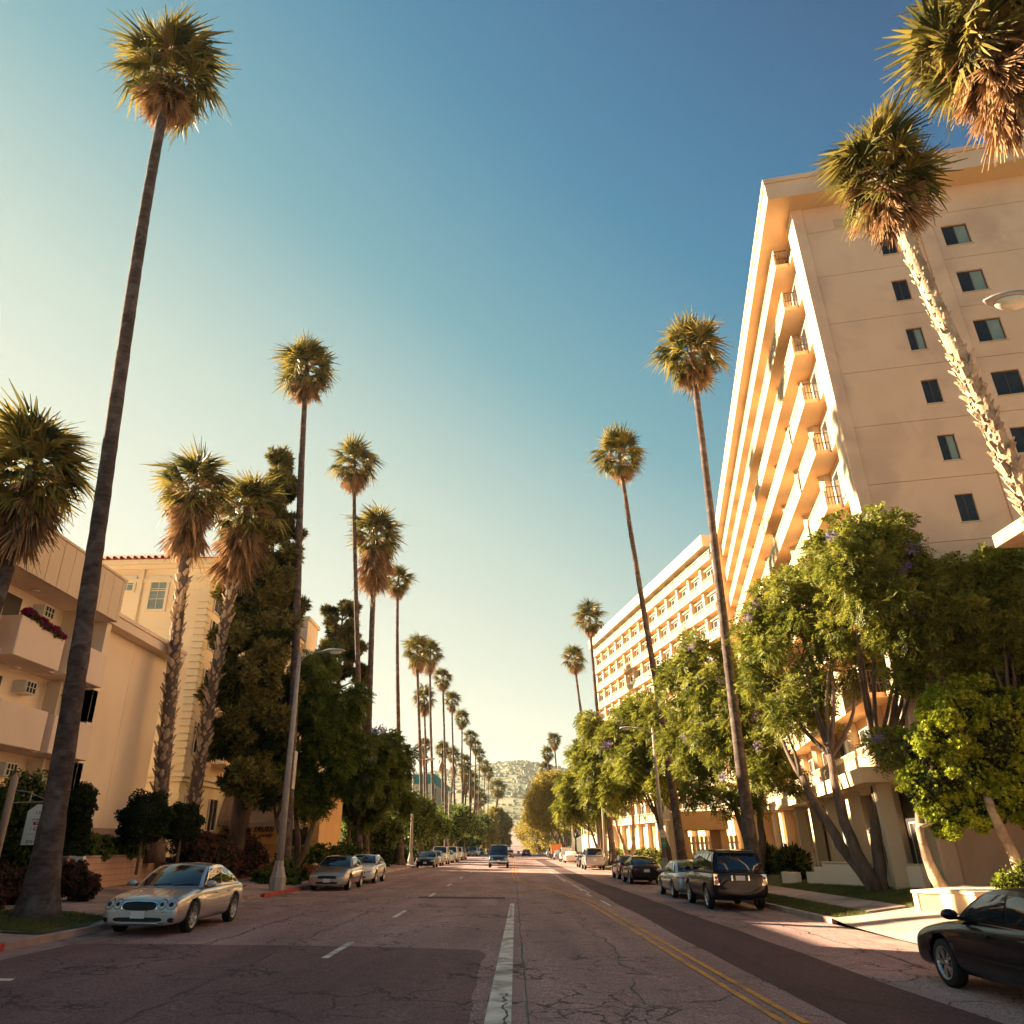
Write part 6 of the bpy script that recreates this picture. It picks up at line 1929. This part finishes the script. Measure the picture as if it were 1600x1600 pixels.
# left jacarandas
GK = 'dark leafy trees along the left pavement'
B_lA = [(-11.85, 45, 10.85, 1.39), (-13.0, 44, 9.76, 1.27), (-10.21, 45, 9.5, 1.44), (-11.9, 44, 7.93, 1.54), (-9.71, 46, 7.6, 1.37), (-10.71, 45, 6.26, 1.55), (-12.42, 44, 5.86, 1.29), (-11.29, 45, 4.55, 1.0), (-9.03, 46, 5.78, 1.12), (-11.64, 46, 12.42, 0.88), (-14, 44, 7.5, 1.4)]
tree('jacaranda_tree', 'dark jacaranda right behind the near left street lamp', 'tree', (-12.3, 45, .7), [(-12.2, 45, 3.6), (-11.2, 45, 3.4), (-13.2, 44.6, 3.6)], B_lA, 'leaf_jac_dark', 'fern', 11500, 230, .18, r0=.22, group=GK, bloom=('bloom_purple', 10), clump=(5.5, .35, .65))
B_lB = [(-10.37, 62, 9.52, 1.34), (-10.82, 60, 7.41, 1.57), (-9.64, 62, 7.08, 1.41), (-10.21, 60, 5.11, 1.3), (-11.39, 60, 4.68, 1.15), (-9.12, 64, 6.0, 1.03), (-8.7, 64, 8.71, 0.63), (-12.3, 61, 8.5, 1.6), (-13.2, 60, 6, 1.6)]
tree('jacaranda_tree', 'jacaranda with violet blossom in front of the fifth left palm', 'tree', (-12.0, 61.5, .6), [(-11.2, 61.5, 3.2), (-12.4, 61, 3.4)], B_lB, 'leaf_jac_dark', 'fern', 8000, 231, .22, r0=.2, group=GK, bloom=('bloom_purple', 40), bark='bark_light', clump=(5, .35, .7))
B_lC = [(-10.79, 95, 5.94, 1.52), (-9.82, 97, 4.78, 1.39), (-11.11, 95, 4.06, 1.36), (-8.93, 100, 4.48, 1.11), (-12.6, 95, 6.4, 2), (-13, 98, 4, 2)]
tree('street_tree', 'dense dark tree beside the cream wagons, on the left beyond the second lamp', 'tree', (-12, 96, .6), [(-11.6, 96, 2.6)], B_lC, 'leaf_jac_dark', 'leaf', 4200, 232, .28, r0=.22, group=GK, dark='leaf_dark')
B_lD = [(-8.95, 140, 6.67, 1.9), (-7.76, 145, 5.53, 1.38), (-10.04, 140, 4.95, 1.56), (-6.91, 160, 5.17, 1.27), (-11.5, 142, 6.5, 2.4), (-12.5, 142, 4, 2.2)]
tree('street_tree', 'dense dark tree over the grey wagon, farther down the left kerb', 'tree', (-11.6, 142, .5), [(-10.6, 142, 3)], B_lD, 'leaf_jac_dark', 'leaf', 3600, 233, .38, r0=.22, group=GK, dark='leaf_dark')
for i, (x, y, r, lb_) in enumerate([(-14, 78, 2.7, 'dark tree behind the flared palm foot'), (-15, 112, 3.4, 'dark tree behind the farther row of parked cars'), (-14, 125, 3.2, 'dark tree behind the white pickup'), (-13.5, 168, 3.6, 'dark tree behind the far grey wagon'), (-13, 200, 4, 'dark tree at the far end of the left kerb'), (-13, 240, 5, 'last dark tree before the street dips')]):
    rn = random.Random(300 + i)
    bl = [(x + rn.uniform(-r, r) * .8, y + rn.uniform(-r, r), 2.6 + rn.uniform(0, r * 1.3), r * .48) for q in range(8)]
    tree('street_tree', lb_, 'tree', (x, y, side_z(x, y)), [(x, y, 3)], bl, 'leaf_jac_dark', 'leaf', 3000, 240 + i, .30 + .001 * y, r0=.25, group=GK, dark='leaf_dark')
B_lE = [(-7.09, 330, 16.03 - 3, 3.44), (-4.25, 330, 10.3, 3.16), (-8.48, 330, 8.97, 3.15), (-9, 332, 4, 4), (-5.5, 331, 5, 3.6)]
tree('date_palm_grove', 'olive green broad tree under the wide date palm at the end of the left row', 'tree', (-8, 331, lz(331)), [(-7, 331, 5)], B_lE, 'leaf_syc', 'needle', 2600, 250, 1.4, r0=.4)
# pines
B_pA = [(-14.05, 41, 24.13, 0.36), (-14.26, 41, 23.11, 0.63), (-13.51, 41, 21.99, 0.63), (-14.31, 41, 21.14, 0.94), (-13.36, 41, 19.43, 0.84), (-14.57, 40, 17.83, 0.96), (-13.12, 41, 17.18, 0.9), (-13.77, 40, 15.68, 1.23), (-15.15, 40, 15.14, 0.94), (-12.67, 41, 14.64, 0.73), (-14.26, 40, 13.82, 1.28), (-15.16, 40, 12.57, 1.12), (-12.88, 40, 12.52, 1.19), (-13.72, 40, 10.78, 1.45), (-14.96, 40, 9.78, 1.16), (-12.36, 41, 9.91, 0.91), (-13.9, 40, 8.1, 1.41), (-12.65, 40, 7.42, 1.13), (-14.77, 40, 7.15, 0.93), (-13.6, 40, 5.7, 1.18), (-12.49, 40, 4.61, 0.84)]
def pine(label, base, top, blobs, n, seed, leaf):
    t = thing('pine_tree', label, 'pine tree', base)
    mb = MB(); rr = random.Random(seed)
    b = Vector(base); tp = Vector(top)
    mb.tube([(0, 0, -.2), tuple((tp - b) * .33), tuple((tp - b) * .66), tuple(tp - b)], [.42, .30, .17, .04], 10)
    for q in blobs:
        c = Vector(q[:3]); tt = max(.05, min(.95, (c.z - .8 - b.z) / (tp.z - b.z)))
        p = b.lerp(tp, tt) - b
        limb(mb, p, c - b, .09, .02, rr, 6, .1)
    build('trunk', mb, M['bark'], t, smooth=True, recalc=False)
    foliage('crown', clumps(blobs, 9, .16, .60, seed), 'leaf_pine', 'needle', int(n * 1.2), seed, leaf * 1.05, t, shell=.0)
    foliage('crown', [(q[0], q[1], q[2] - .1, q[3] * .6) for q in blobs], 'leaf_dark', 'needle', int(n * .3), seed + 1, leaf, t, shell=.2)  # dark inner needles: the pine's inner shade put into the colour
    return t
pine('large dark pine with pale yellow green tips, behind the pair of shaggy palms', (-13.9, 40.6, 1.7), (-14.0, 41, 24.3), B_pA, 15000, 260, .36)
rq = random.Random(77)
B_pA += [(b[0] + b[3] * rq.choice([-1, 1]) * rq.uniform(.9, 1.35), b[1] - rq.uniform(0, .8), b[2] + rq.uniform(-.4, .5), b[3] * rq.uniform(.35, .5)) for b in B_pA for _q in (0, 1)]
B_pB = [(-15.25, 62, 20.79, 0.55), (-14.41, 62, 21.35, 0.56), (-13.48, 62, 20.76, 0.66), (-15.12, 62, 19.09, 0.71), (-13.75, 62, 19.06, 0.82), (-15.1, 62, 17.43, 0.7), (-13.35, 62, 17.12, 0.81), (-14.31, 62, 15.51, 0.91), (-12.67, 62, 14.95, 0.64), (-14.9, 62, 13.5, 1.1), (-13.2, 62, 12.6, 1.2), (-14.4, 62, 10.8, 1.4), (-12.6, 62, 10.2, 1.2)]
pine('second smaller dark pine beside the two crossing palm trunks', (-14.2, 62.2, .8), (-14.4, 62, 21.6), B_pB, 6500, 261, .36)
# round clipped tree on the right
B_fi = [(14.13, 24, 5.34, 1.0), (12.91, 24, 4.49, 0.85), (15.3, 24, 5.51, .95), (13.72, 24, 3.9, 1.0), (15.15, 24, 4.1, 1.0), (12.51, 24, 3.29, 0.7), (13.0, 24, 2.55, 0.6), (14.17, 24, 2.72, 0.7), (15.4, 24, 2.96, 0.8), (16.29, 24, 5.09, 0.9), (13.3, 23.4, 5.1, .7), (14.7, 23.3, 4.7, .7), (16.3, 24.2, 3.9, .9)]
tree('ficus_tree', 'round dense bright green clipped tree over the planters at the right edge', 'tree', (12.5, 24.2, .45), [(12.15, 24.2, 2.2), (12.3, 24.3, 2.6)], B_fi, 'leaf_ficus', 'rosette', 32000, 270, .085, 'bark_light', .17, None, None, dark='leaf_dark', shell=.75, twigs=1, clump=(26, .16, .34))
t = thing('ficus_trunk_tree', 'second pale leaning trunk under the round green crown, in the long planter', 'tree', (14.35, 23.2, .45))
mb = MB(); limb(mb, (0, 0, -.2), (-.35, .3, 2.6), .17, .12, random.Random(4), 10, 0); build('trunk', mb, M['bark_light'], t, smooth=True, recalc=False)
foliage('crown', [(14.0, 23.8, 3.4, .6), (14.6, 23.6, 3.2, .5)], 'leaf_ficus', 'rosette', 900, 271, .115, t)

# shrubs and hedges
def shrub(name, label, blobs, mat, mode, n, seed, leaf, group=None, cat='shrub', bloom=None, stem=True):
    base = (blobs[0][0], blobs[0][1], min(b[2] - b[3] for b in blobs))
    t = thing(name, label, cat, base, 0, group)
    foliage('foliage', blobs, mat, mode, n, seed, leaf, t, shell=.7)
    foliage('foliage', [(b[0], b[1], b[2], b[3] * .8) for b in blobs], 'leaf_dark', mode, int(n * .6), seed + 1, leaf * 1.3, t, shell=.5)  # darker core leaves, shade inside the shrub painted by colour
    if bloom:
        rs = random.Random(seed); BB = []
        for _ in range(bloom[1]):
            b = blobs[rs.randrange(len(blobs))]; d = Vector((rs.uniform(-1, 1), rs.uniform(-1, .2), rs.uniform(-.2, 1))).normalized()
            c = Vector(b[:3]) + d * b[3] * 1.0; BB.append((c.x, c.y, c.z, bloom[2] * .7))
        foliage('blossom', BB, bloom[0], 'rosette', bloom[1] * 7, seed + 2, bloom[2], t)
    return t
for bl, lb_, gd in ((([(-14.23, 31, 3.17, 0.94)]), 'larger ball of clipped hedge on a short stem, beside the blank cream wall', 1.85), (([(-13.58, 33, 3.02, 0.74)]), 'smaller ball of clipped hedge, touching the larger one', 1.85)):
    t = shrub('topiary_ball', lb_, bl, 'leaf_dark', 'rosette', 3400, 280, .07, 'clipped hedge balls by the cream wall', 'topiary')
    build('stem', MB().tube([(0, 0, .3), (0, 0, -1.0)], .06, 8), M['bark'], t)
bl = [(-14.7 + .10 * i, 27, 1.7 + .27 * i, .42) for i in range(9)]
bl = [(-14.75 + .01 * i, 27, 1.35 + .30 * i, .43) for i in range(9)]
shrub('hedge_column', 'tall dark clipped hedge column between the leaning palm trunk and the cream wall', bl, 'leaf_dark', 'rosette', 5200, 281, .07, None, 'hedge')
shrub('rounded_hedge', 'rounded clipped hedge behind the hanging vacancy sign', [(-15.45, 25, 3.57, .81), (-16.1, 25, 3.3, .8), (-14.9, 25, 3.1, .6), (-15.6, 25, 2.5, .9), (-14.9, 25.1, 2.0, .8), (-16.3, 25, 2.2, .9)], 'leaf_jac_dark', 'rosette', 6000, 282, .07, None, 'hedge')
shrub('camellia_bush', 'flowering bush with pale and yellow blooms at the left edge', [(-14.6, 21.6, 2.5, .55), (-14.5, 21.3, 1.8, .6), (-14.2, 21.6, 1.3, .6)], 'leaf_dark', 'rosette', 2600, 283, .08, None, 'shrub', ('bloom_white', 22, .07))
shrub('low_shrub', 'brownish shrub between the palm foot and the block wall', [(-13.15, 24.6, 1.35, .42), (-12.9, 24.8, 1.1, .40), (-13.5, 24.6, 1.2, .40)], 'leaf_red', 'rosette', 2200, 284, .07, 'shrubs in the left front gardens')
shrub('low_shrub', 'dark shrub behind the palm foot at the left edge', [(-13.6, 21.2, 1.0, .55), (-14.0, 22.5, 1.2, .6), (-13.3, 20.2, .9, .4)], 'leaf_red', 'rosette', 2600, 285, .08, 'shrubs in the left front gardens')
mb_pts = [(-15.0 - .10 * i + random.Random(i).uniform(-.2, .2), 28 + .75 * i, 2.1 + random.Random(i + 5).uniform(-.1, .3), random.Random(i + 9).uniform(.35, .55)) for i in range(13)]
shrub('planted_bed', 'row of low dark shrubs along the top of the block wall', mb_pts, 'leaf_jac_dark', 'rosette', 5200, 286, .075, None, 'shrubs')
shrub('planted_bed', 'reddish shrubs behind the silver car, beyond the end of the block wall', [(-13.6 + .3 * math.sin(i), 36 + .8 * i, 1.6 + .2 * math.sin(i * 2), .62) for i in range(9)] + [(-15 + .2 * math.cos(i), 37 + 1.1 * i, 2.2, .7) for i in range(9)], 'leaf_red', 'rosette', 7000, 287, .09, None, 'shrubs')
shrub('ivy_mound', 'dark mound of ivy round the foot of the palm behind the street lamp', [(-11.3, 40.2, .9, .75), (-11.9, 39.6, .7, .6), (-10.8, 40.0, .6, .5), (-10.6, 38.8, .45, .35), (-11.5, 38.6, .5, .5)], 'leaf_jac_dark', 'rosette', 3200, 288, .08, None, 'ivy')
shrub('flower_bed', 'bed of red flowers left of the ivy mound', [(-12.4 + .25 * i, 41.0 - .3 * i, .95, .38) for i in range(5)], 'leaf_jac_dark', 'rosette', 1200, 289, .08, 'beds of red flowers', 'flowers', ('bloom_red', 120, .075))
shrub('flower_bed', 'bed of red flowers between the ivy mound and the beige saloon', [(-10.9 + .22 * i, 43.0 + .35 * i, .85, .36) for i in range(5)], 'leaf_jac_dark', 'rosette', 1200, 290, .08, 'beds of red flowers', 'flowers', ('bloom_red', 110, .075))
shrub('low_shrub', 'broad leaved plants behind the beige saloon', [(-12.5 + .5 * i, 47 + .6 * i, 1.2, .7) for i in range(6)], 'leaf_jac_dark', 'leaf', 1800, 291, .25, 'shrubs in the left front gardens')
for i in range(6):
    shrub('low_shrub', nth(i, 'dark shrub,', 'beyond the white saloon in the shaded left gardens'), [(-13 - .4 * (i % 2) + .4 * q, 56 + i * 7 + q, 1.2, .9) for q in range(4)], 'leaf_dark', 'leaf', 1100, 292 + i, .2, 'shrubs in the shaded left gardens')
t = shrub('balcony_flowers', 'magenta bougainvillea spilling along the top balcony rim', [(-16.25, 24.2 + .24 * i, 9.42 - .03 * i, .16 + .04 * math.sin(i * 2)) for i in range(10)], 'leaf_jac_dark', 'rosette', 500, 301, .06, None, 'flowers', ('bloom_magenta', 150, .06))
# right hand planting
shrub('planter_shrub', 'leafy green shrub growing in the long planter', [(13.3, 21.4, .85, .32), (13.8, 21.5, .95, .38), (14.4, 21.5, .9, .38), (12.7, 21.4, .75, .24), (15.0, 21.5, .85, .36)], 'leaf_ficus', 'leaf', 1500, 310, .085)
shrub('agave_plant', 'spiky sunlit plant beside the garden wall, right of the off roader', [(13.3, 44.5, .9, .5), (13.7, 44, .8, .45)], 'leaf_jac', 'needle', 500, 311, .55, 'spiky plants before the tower')
shrub('agave_plant', 'smaller spiky plant at the left end of the stepped garden wall', [(13.0, 38.4, .9, .42)], 'leaf_jac', 'needle', 360, 312, .45, 'spiky plants before the tower')
for i, (x, y) in enumerate([(12.4, 62), (12.5, 68), (12.2, 74), (12.8, 84), (12.6, 92), (12.6, 104)]):
    shrub('garden_shrub', nth(i, 'low sunlit green shrub,', 'from the entrance portal along the right hand gardens'), [(x + .4 * q, y + .7 * q, .75, .55) for q in range(4)], 'leaf_jac', 'leaf', 1100, 320 + i, .14, 'low shrubs in the right hand front gardens')
for i, (x, y) in enumerate([(11.7, 47.5), (11.9, 49.3)]):
    shrub('garden_shrub', 'rounded shrub under the entrance portal' if i else 'rounded shrub in front of the entrance portal', [(x, y, .7, .5), (x + .7, y, .65, .45)], 'leaf_jac', 'leaf', 900, 330 + i, .12, None)

# grass blades on the near lawns
def blades(name, rects, n, seed, label, zf, h=.06):
    rs = np.random.RandomState(seed); P = []
    for (x0, x1, y0, y1, k) in rects:
        m = int(n * k); P.append(np.stack([rs.uniform(x0, x1, m), rs.uniform(y0, y1, m)], 1))
    P = np.concatenate(P)
    z = np.array([zf(a, b) for a, b in P])
    c = np.column_stack([P, z]); m = len(c)
    a = rs.uniform(0, 6.28, m); w_ = np.column_stack([np.cos(a), np.sin(a), 0 * a]) * .006
    tip = c + rs.normal(size=(m, 3)) * .02 + np.array([0, 0, 1]) * (h * rs.uniform(.5, 1.4, m))[:, None]
    V = np.stack([c - w_, c + w_, tip], 1).reshape(-1, 3)
    o = link(name, np_mesh(name, V, np.arange(len(V)).reshape(-1, 3), M['grass']))
    o['kind'] = 'stuff'; tag(o, label, 'grass')
blades('grass', [(9.08, 10.12, 24, 42, .35), (11.32, 13.6, 24.2, 36, .65)], 70000, 7, 'short green grass of the lawns before the tower', lambda x, y: side_z(x, y) - .01)
blades('grass', [(-12.8, -10.1, 17.7, 21.5, 1)], 16000, 8, 'worn tuft grass round the foot of the leaning palm', lambda x, y: side_z(x, y) + .02, .05)

# ------------------------------------------------------------------ street lamps
def cobra(t, head, yaw, L=1.0):
    """luminaire: flat ellipsoid housing with a glass bowl"""
    h = MB(); n = 20
    prof = []
    vs = []; fs = []
    m_ = 10
    for i in range(m_ + 1):
        u = i / m_; x = (u - .35) * L
        wv = .17 * L * (math.sin(math.pi * min(1, u * 1.02 + .0)) ** .6) + .03
        hv = .10 * L * (math.sin(math.pi * u) ** .6) + .02
        for k in range(n):
            a = 2 * math.pi * k / n
            vs.append((x, wv * math.cos(a), hv * math.sin(a) * (1 if math.sin(a) > 0 else .35)))
    for i in range(m_):
        for k in range(n):
            fs.append((i * n + k, i * n + (k + 1) % n, (i + 1) * n + (k + 1) % n, (i + 1) * n + k))
    fs.append(tuple(range(n))); fs.append(tuple(range(m_ * n, (m_ + 1) * n)))
    h.add(vs, fs)
    o = build('lamp_head', h, M['metal_grey'], t, smooth=True); o.location = head; o.rotation_euler = (0, 0, yaw)
    g = MB(); vs = []; fs = []
    for i in range(7):
        ph = (math.pi / 2) * i / 6
        for k in range(n):
            a = 2 * math.pi * k / n
            vs.append((.22 * L + .27 * L * math.cos(ph) * math.cos(a), .155 * L * math.cos(ph) * math.sin(a), -.03 * L - .12 * L * math.sin(ph)))
    for i in range(6):
        for k in range(n): fs.append((i * n + k, i * n + (k + 1) % n, (i + 1) * n + (k + 1) % n, (i + 1) * n + k))
    g.add(vs, fs)
    build('lamp_bowl', g, M['lamp_glass'], o, smooth=True)
def street_lamp(label, x, y, H_, reach, side, group, r0=.16, flute=True, base_h=.9, size=1.0):
    z = side_z(x, y)
    t = thing('street_lamp', label, 'street lamp', (x, y, z), 0, group)
    b = MB(); b.lathe([(r0 * 2.0, 0), (r0 * 2.0, .55 * base_h), (r0 * 1.85, .60 * base_h), (r0 * 1.25, base_h), (r0 * 1.05, base_h * 1.25)], n=8)
    b.add([(0, 0, 0)], [])
    build('base', b, M['pole'], t)
    p = MB(); p.tube([(0, 0, base_h * 1.2), (0, 0, H_ * .5), (0, 0, H_)], [r0, r0 * .78, r0 * .5], 12)
    build('pole', p, M['pole'], t, smooth=True)
    build('pole_cap', MB().lathe([(r0 * .55, 0), (r0 * .5, .06), (0, .10)], (0, 0, H_), n=12), M['pole'], t)
    a = MB(); s = side
    a.tube([(0, 0, H_ - .45), (s * reach * .18, 0, H_ - .15), (s * reach * .5, 0, H_ + .08), (s * reach, 0, H_ + .14)], [.035, .035, .033, .03], 8)
    build('arm', a, M['metal_grey'], t, smooth=True)
    cobra(t, (s * (reach + .3), 0, H_ + .12), 0 if s > 0 else math.pi, size)
    return t
GLp = 'street lamps on the left kerb'
t = street_lamp('tall concrete street lamp nearest on the left, between the silver car and beige saloon', -9.99, 34.9, 10.0, 1.15, 1, GLp, .17, size=1.1)
build('sign_back', MB().box(.20, .23, -.02, .42, 4.0, 5.6), M['metal_grey'], t)
street_lamp('second street lamp on the left, its foot beside the flared palm', -10.35, 82, 9.9, 1.3, 1, GLp, .15, size=1.1)
for y_ in (128, 170, 212, 255, 300): street_lamp({128: 'third street lamp on the left, by the white pickup', 170: 'fourth street lamp on the left, by the grey wagon', 212: 'fifth street lamp on the left', 255: 'second farthest street lamp on the left', 300: 'farthest street lamp on the left'}[y_], -10.3, y_, 9.8, 1.3, 1, GLp, .13, size=1.1)
GRp = 'street lamps on the right kerb'
t = street_lamp('street lamp with two small notices on its pole, before the orange entrance portal', 9.65, 52.5, 9.1, 1.3, -1, GRp, .16)
build('notice', MB().box(-.15, .15, -.20, -.18, 2.3, 2.75), M['sign_white'], t)
build('notice', MB().box(-.15, .15, -.20, -.18, 1.75, 2.2), M['sign_green'], t)
for z_, s_ in ((2.52, 'TOW'), (1.97, '2HR')):
    o = link('lettering', text_mesh(s_, .13, M['sign_red'] if s_ == 'TOW' else M['sign_white']), t); o.location = (0, -.205, z_); o.rotation_euler = (R(90), 0, 0)
for i, y_ in enumerate((86, 104, 132, 170, 210)): street_lamp(['sunlit street lamp on the right beside the third palm', 'sunlit street lamp on the right by the white cars', 'slim street lamp before the silver saloon on the right', 'slim street lamp under the golden sycamore', 'farthest slim street lamp on the right'][i], 9.6, y_, 9.0, 1.3, -1, GRp, .14)
# lamp whose head enters at the right edge
t = thing('street_lamp', 'street lamp head entering at the right edge before the tower wall', 'street lamp', (12.2, 10.57, .3), 0, GRp)
build('pole', MB().tube([(0, 0, 0), (0, 0, 10.3)], [.17, .09], 12), M['pole'], t, smooth=True)
build('arm', MB().tube([(0, 0, 9.9), (-.9, 0, 10.3), (-2.4, 0, 10.35)], .035, 8), M['metal_grey'], t, smooth=True)
cobra(t, (-2.85, 0, 10.33), math.pi, 1.15)

# ------------------------------------------------------------------ hanging sign
sg = thing('hanging_sign', 'white hanging vacancy sign on a rounded wooden post, partly behind the leaning palm', 'sign', (-14.9, 23.5, 1.3))
build('post', MB().tube([(0, 0, -.3), (0, 0, 2.7), (0, 0, 2.82), (0, 0, 2.9)], [.105, .105, .085, .03], 10), M['wood_sign'], sg, smooth=True)
fr_ = MB()
fr_.tube([(.05, 0, 2.45), (.62, 0, 2.37)], .018, 6); fr_.tube([(.05, 0, 2.1), (1.60, 0, 2.1)], .018, 6); fr_.tube([(.62, 0, 2.40), (.60, 0, 2.08)], .02, 6); fr_.tube([(.62, 0, 2.34), (1.2, 0, 2.12)], .012, 6)
build('bracket', fr_, M['metal_grey'], sg)
bd_ = MB(); P2 = [(.62, .94), (1.60, .94), (1.60, 1.90), (1.50, 2.03), (.86, 2.03), (.62, 1.86)]
bd_.add([(x, 0, z) for x, z in P2] + [(x, .03, z) for x, z in P2], [tuple(range(6)), tuple(reversed(range(6, 12)))] + [(i, (i + 1) % 6, 6 + (i + 1) % 6, 6 + i) for i in range(6)])
build('board', bd_, M['sign_white'], sg)
def letter(s, size, mat, x, z, parent=sg, shear=0, bold=0.0):
    o = link('lettering', text_mesh(s, size, M[mat], shear=shear, bold=bold), parent); o.location = (x, -.012, z); o.rotation_euler = (R(90), 0, 0)
letter('147', .13, 'ink', 1.12, 1.91)
letter('S. DOHENY', .10, 'ink', 1.12, 1.80)
letter('MODERN APARTMENTS', .058, 'ink', 1.12, 1.62)
for (x0, x1, z0, z1) in ((.86, 1.38, 1.47, 1.56), (.90, 1.38, 1.33, 1.42)):
    build('red_band', MB().box(x0, x1, -.008, -.001, z0, z1), M['sign_red'], sg)
for s_, z_ in (('VACANCY', 1.515), ('BEDROOM', 1.375)):
    o = link('lettering', text_mesh(s_, .085, M['sign_white'], bold=.002), sg); o.location = (1.13, -.014, z_); o.rotation_euler = (R(90), 0, 0)
letter('1', .10, 'sign_red', .82, 1.375)
build('rule_line', MB().box(.72, 1.5, -.006, -.001, 1.225, 1.232), M['ink'], sg)
letter('MANAGER', .05, 'ink', 1.10, 1.15)
letter('(310) 273-4040', .095, 'ink', 1.05, 1.03)
# little white path light on the wall corner
pl_ = thing('path_light', 'small pale path light on the end of the block wall', 'light', (-13.9, 25.9, .75))
build('stake', MB().box(-.04, .04, -.04, .04, 0, 1.0), M['sign_white'], pl_)
build('shade', MB().box(-.05, .30, -.08, .08, 1.0, 1.16), M['sign_white'], pl_)

# ------------------------------------------------------------------ haze
hz = MB().box(-2300, 2300, -120, 3700, -14, 330)
hm = bpy.data.materials.new('haze'); hm.use_nodes = True
hn = hm.node_tree; hn.nodes.clear()
hv = hn.nodes.new('ShaderNodeVolumePrincipled')
hv.inputs['Color'].default_value = (.92, .95, .84, 1)
hv.inputs['Density'].default_value = 0.00007
hv.inputs['Anisotropy'].default_value = .3
ho = hn.nodes.new('ShaderNodeOutputMaterial')
hn.links.new(hv.outputs[0], ho.inputs['Volume'])
o = build('haze', hz, hm); o['kind'] = 'stuff'; tag(o, 'thin warm haze in the air over the street and hills', 'haze')
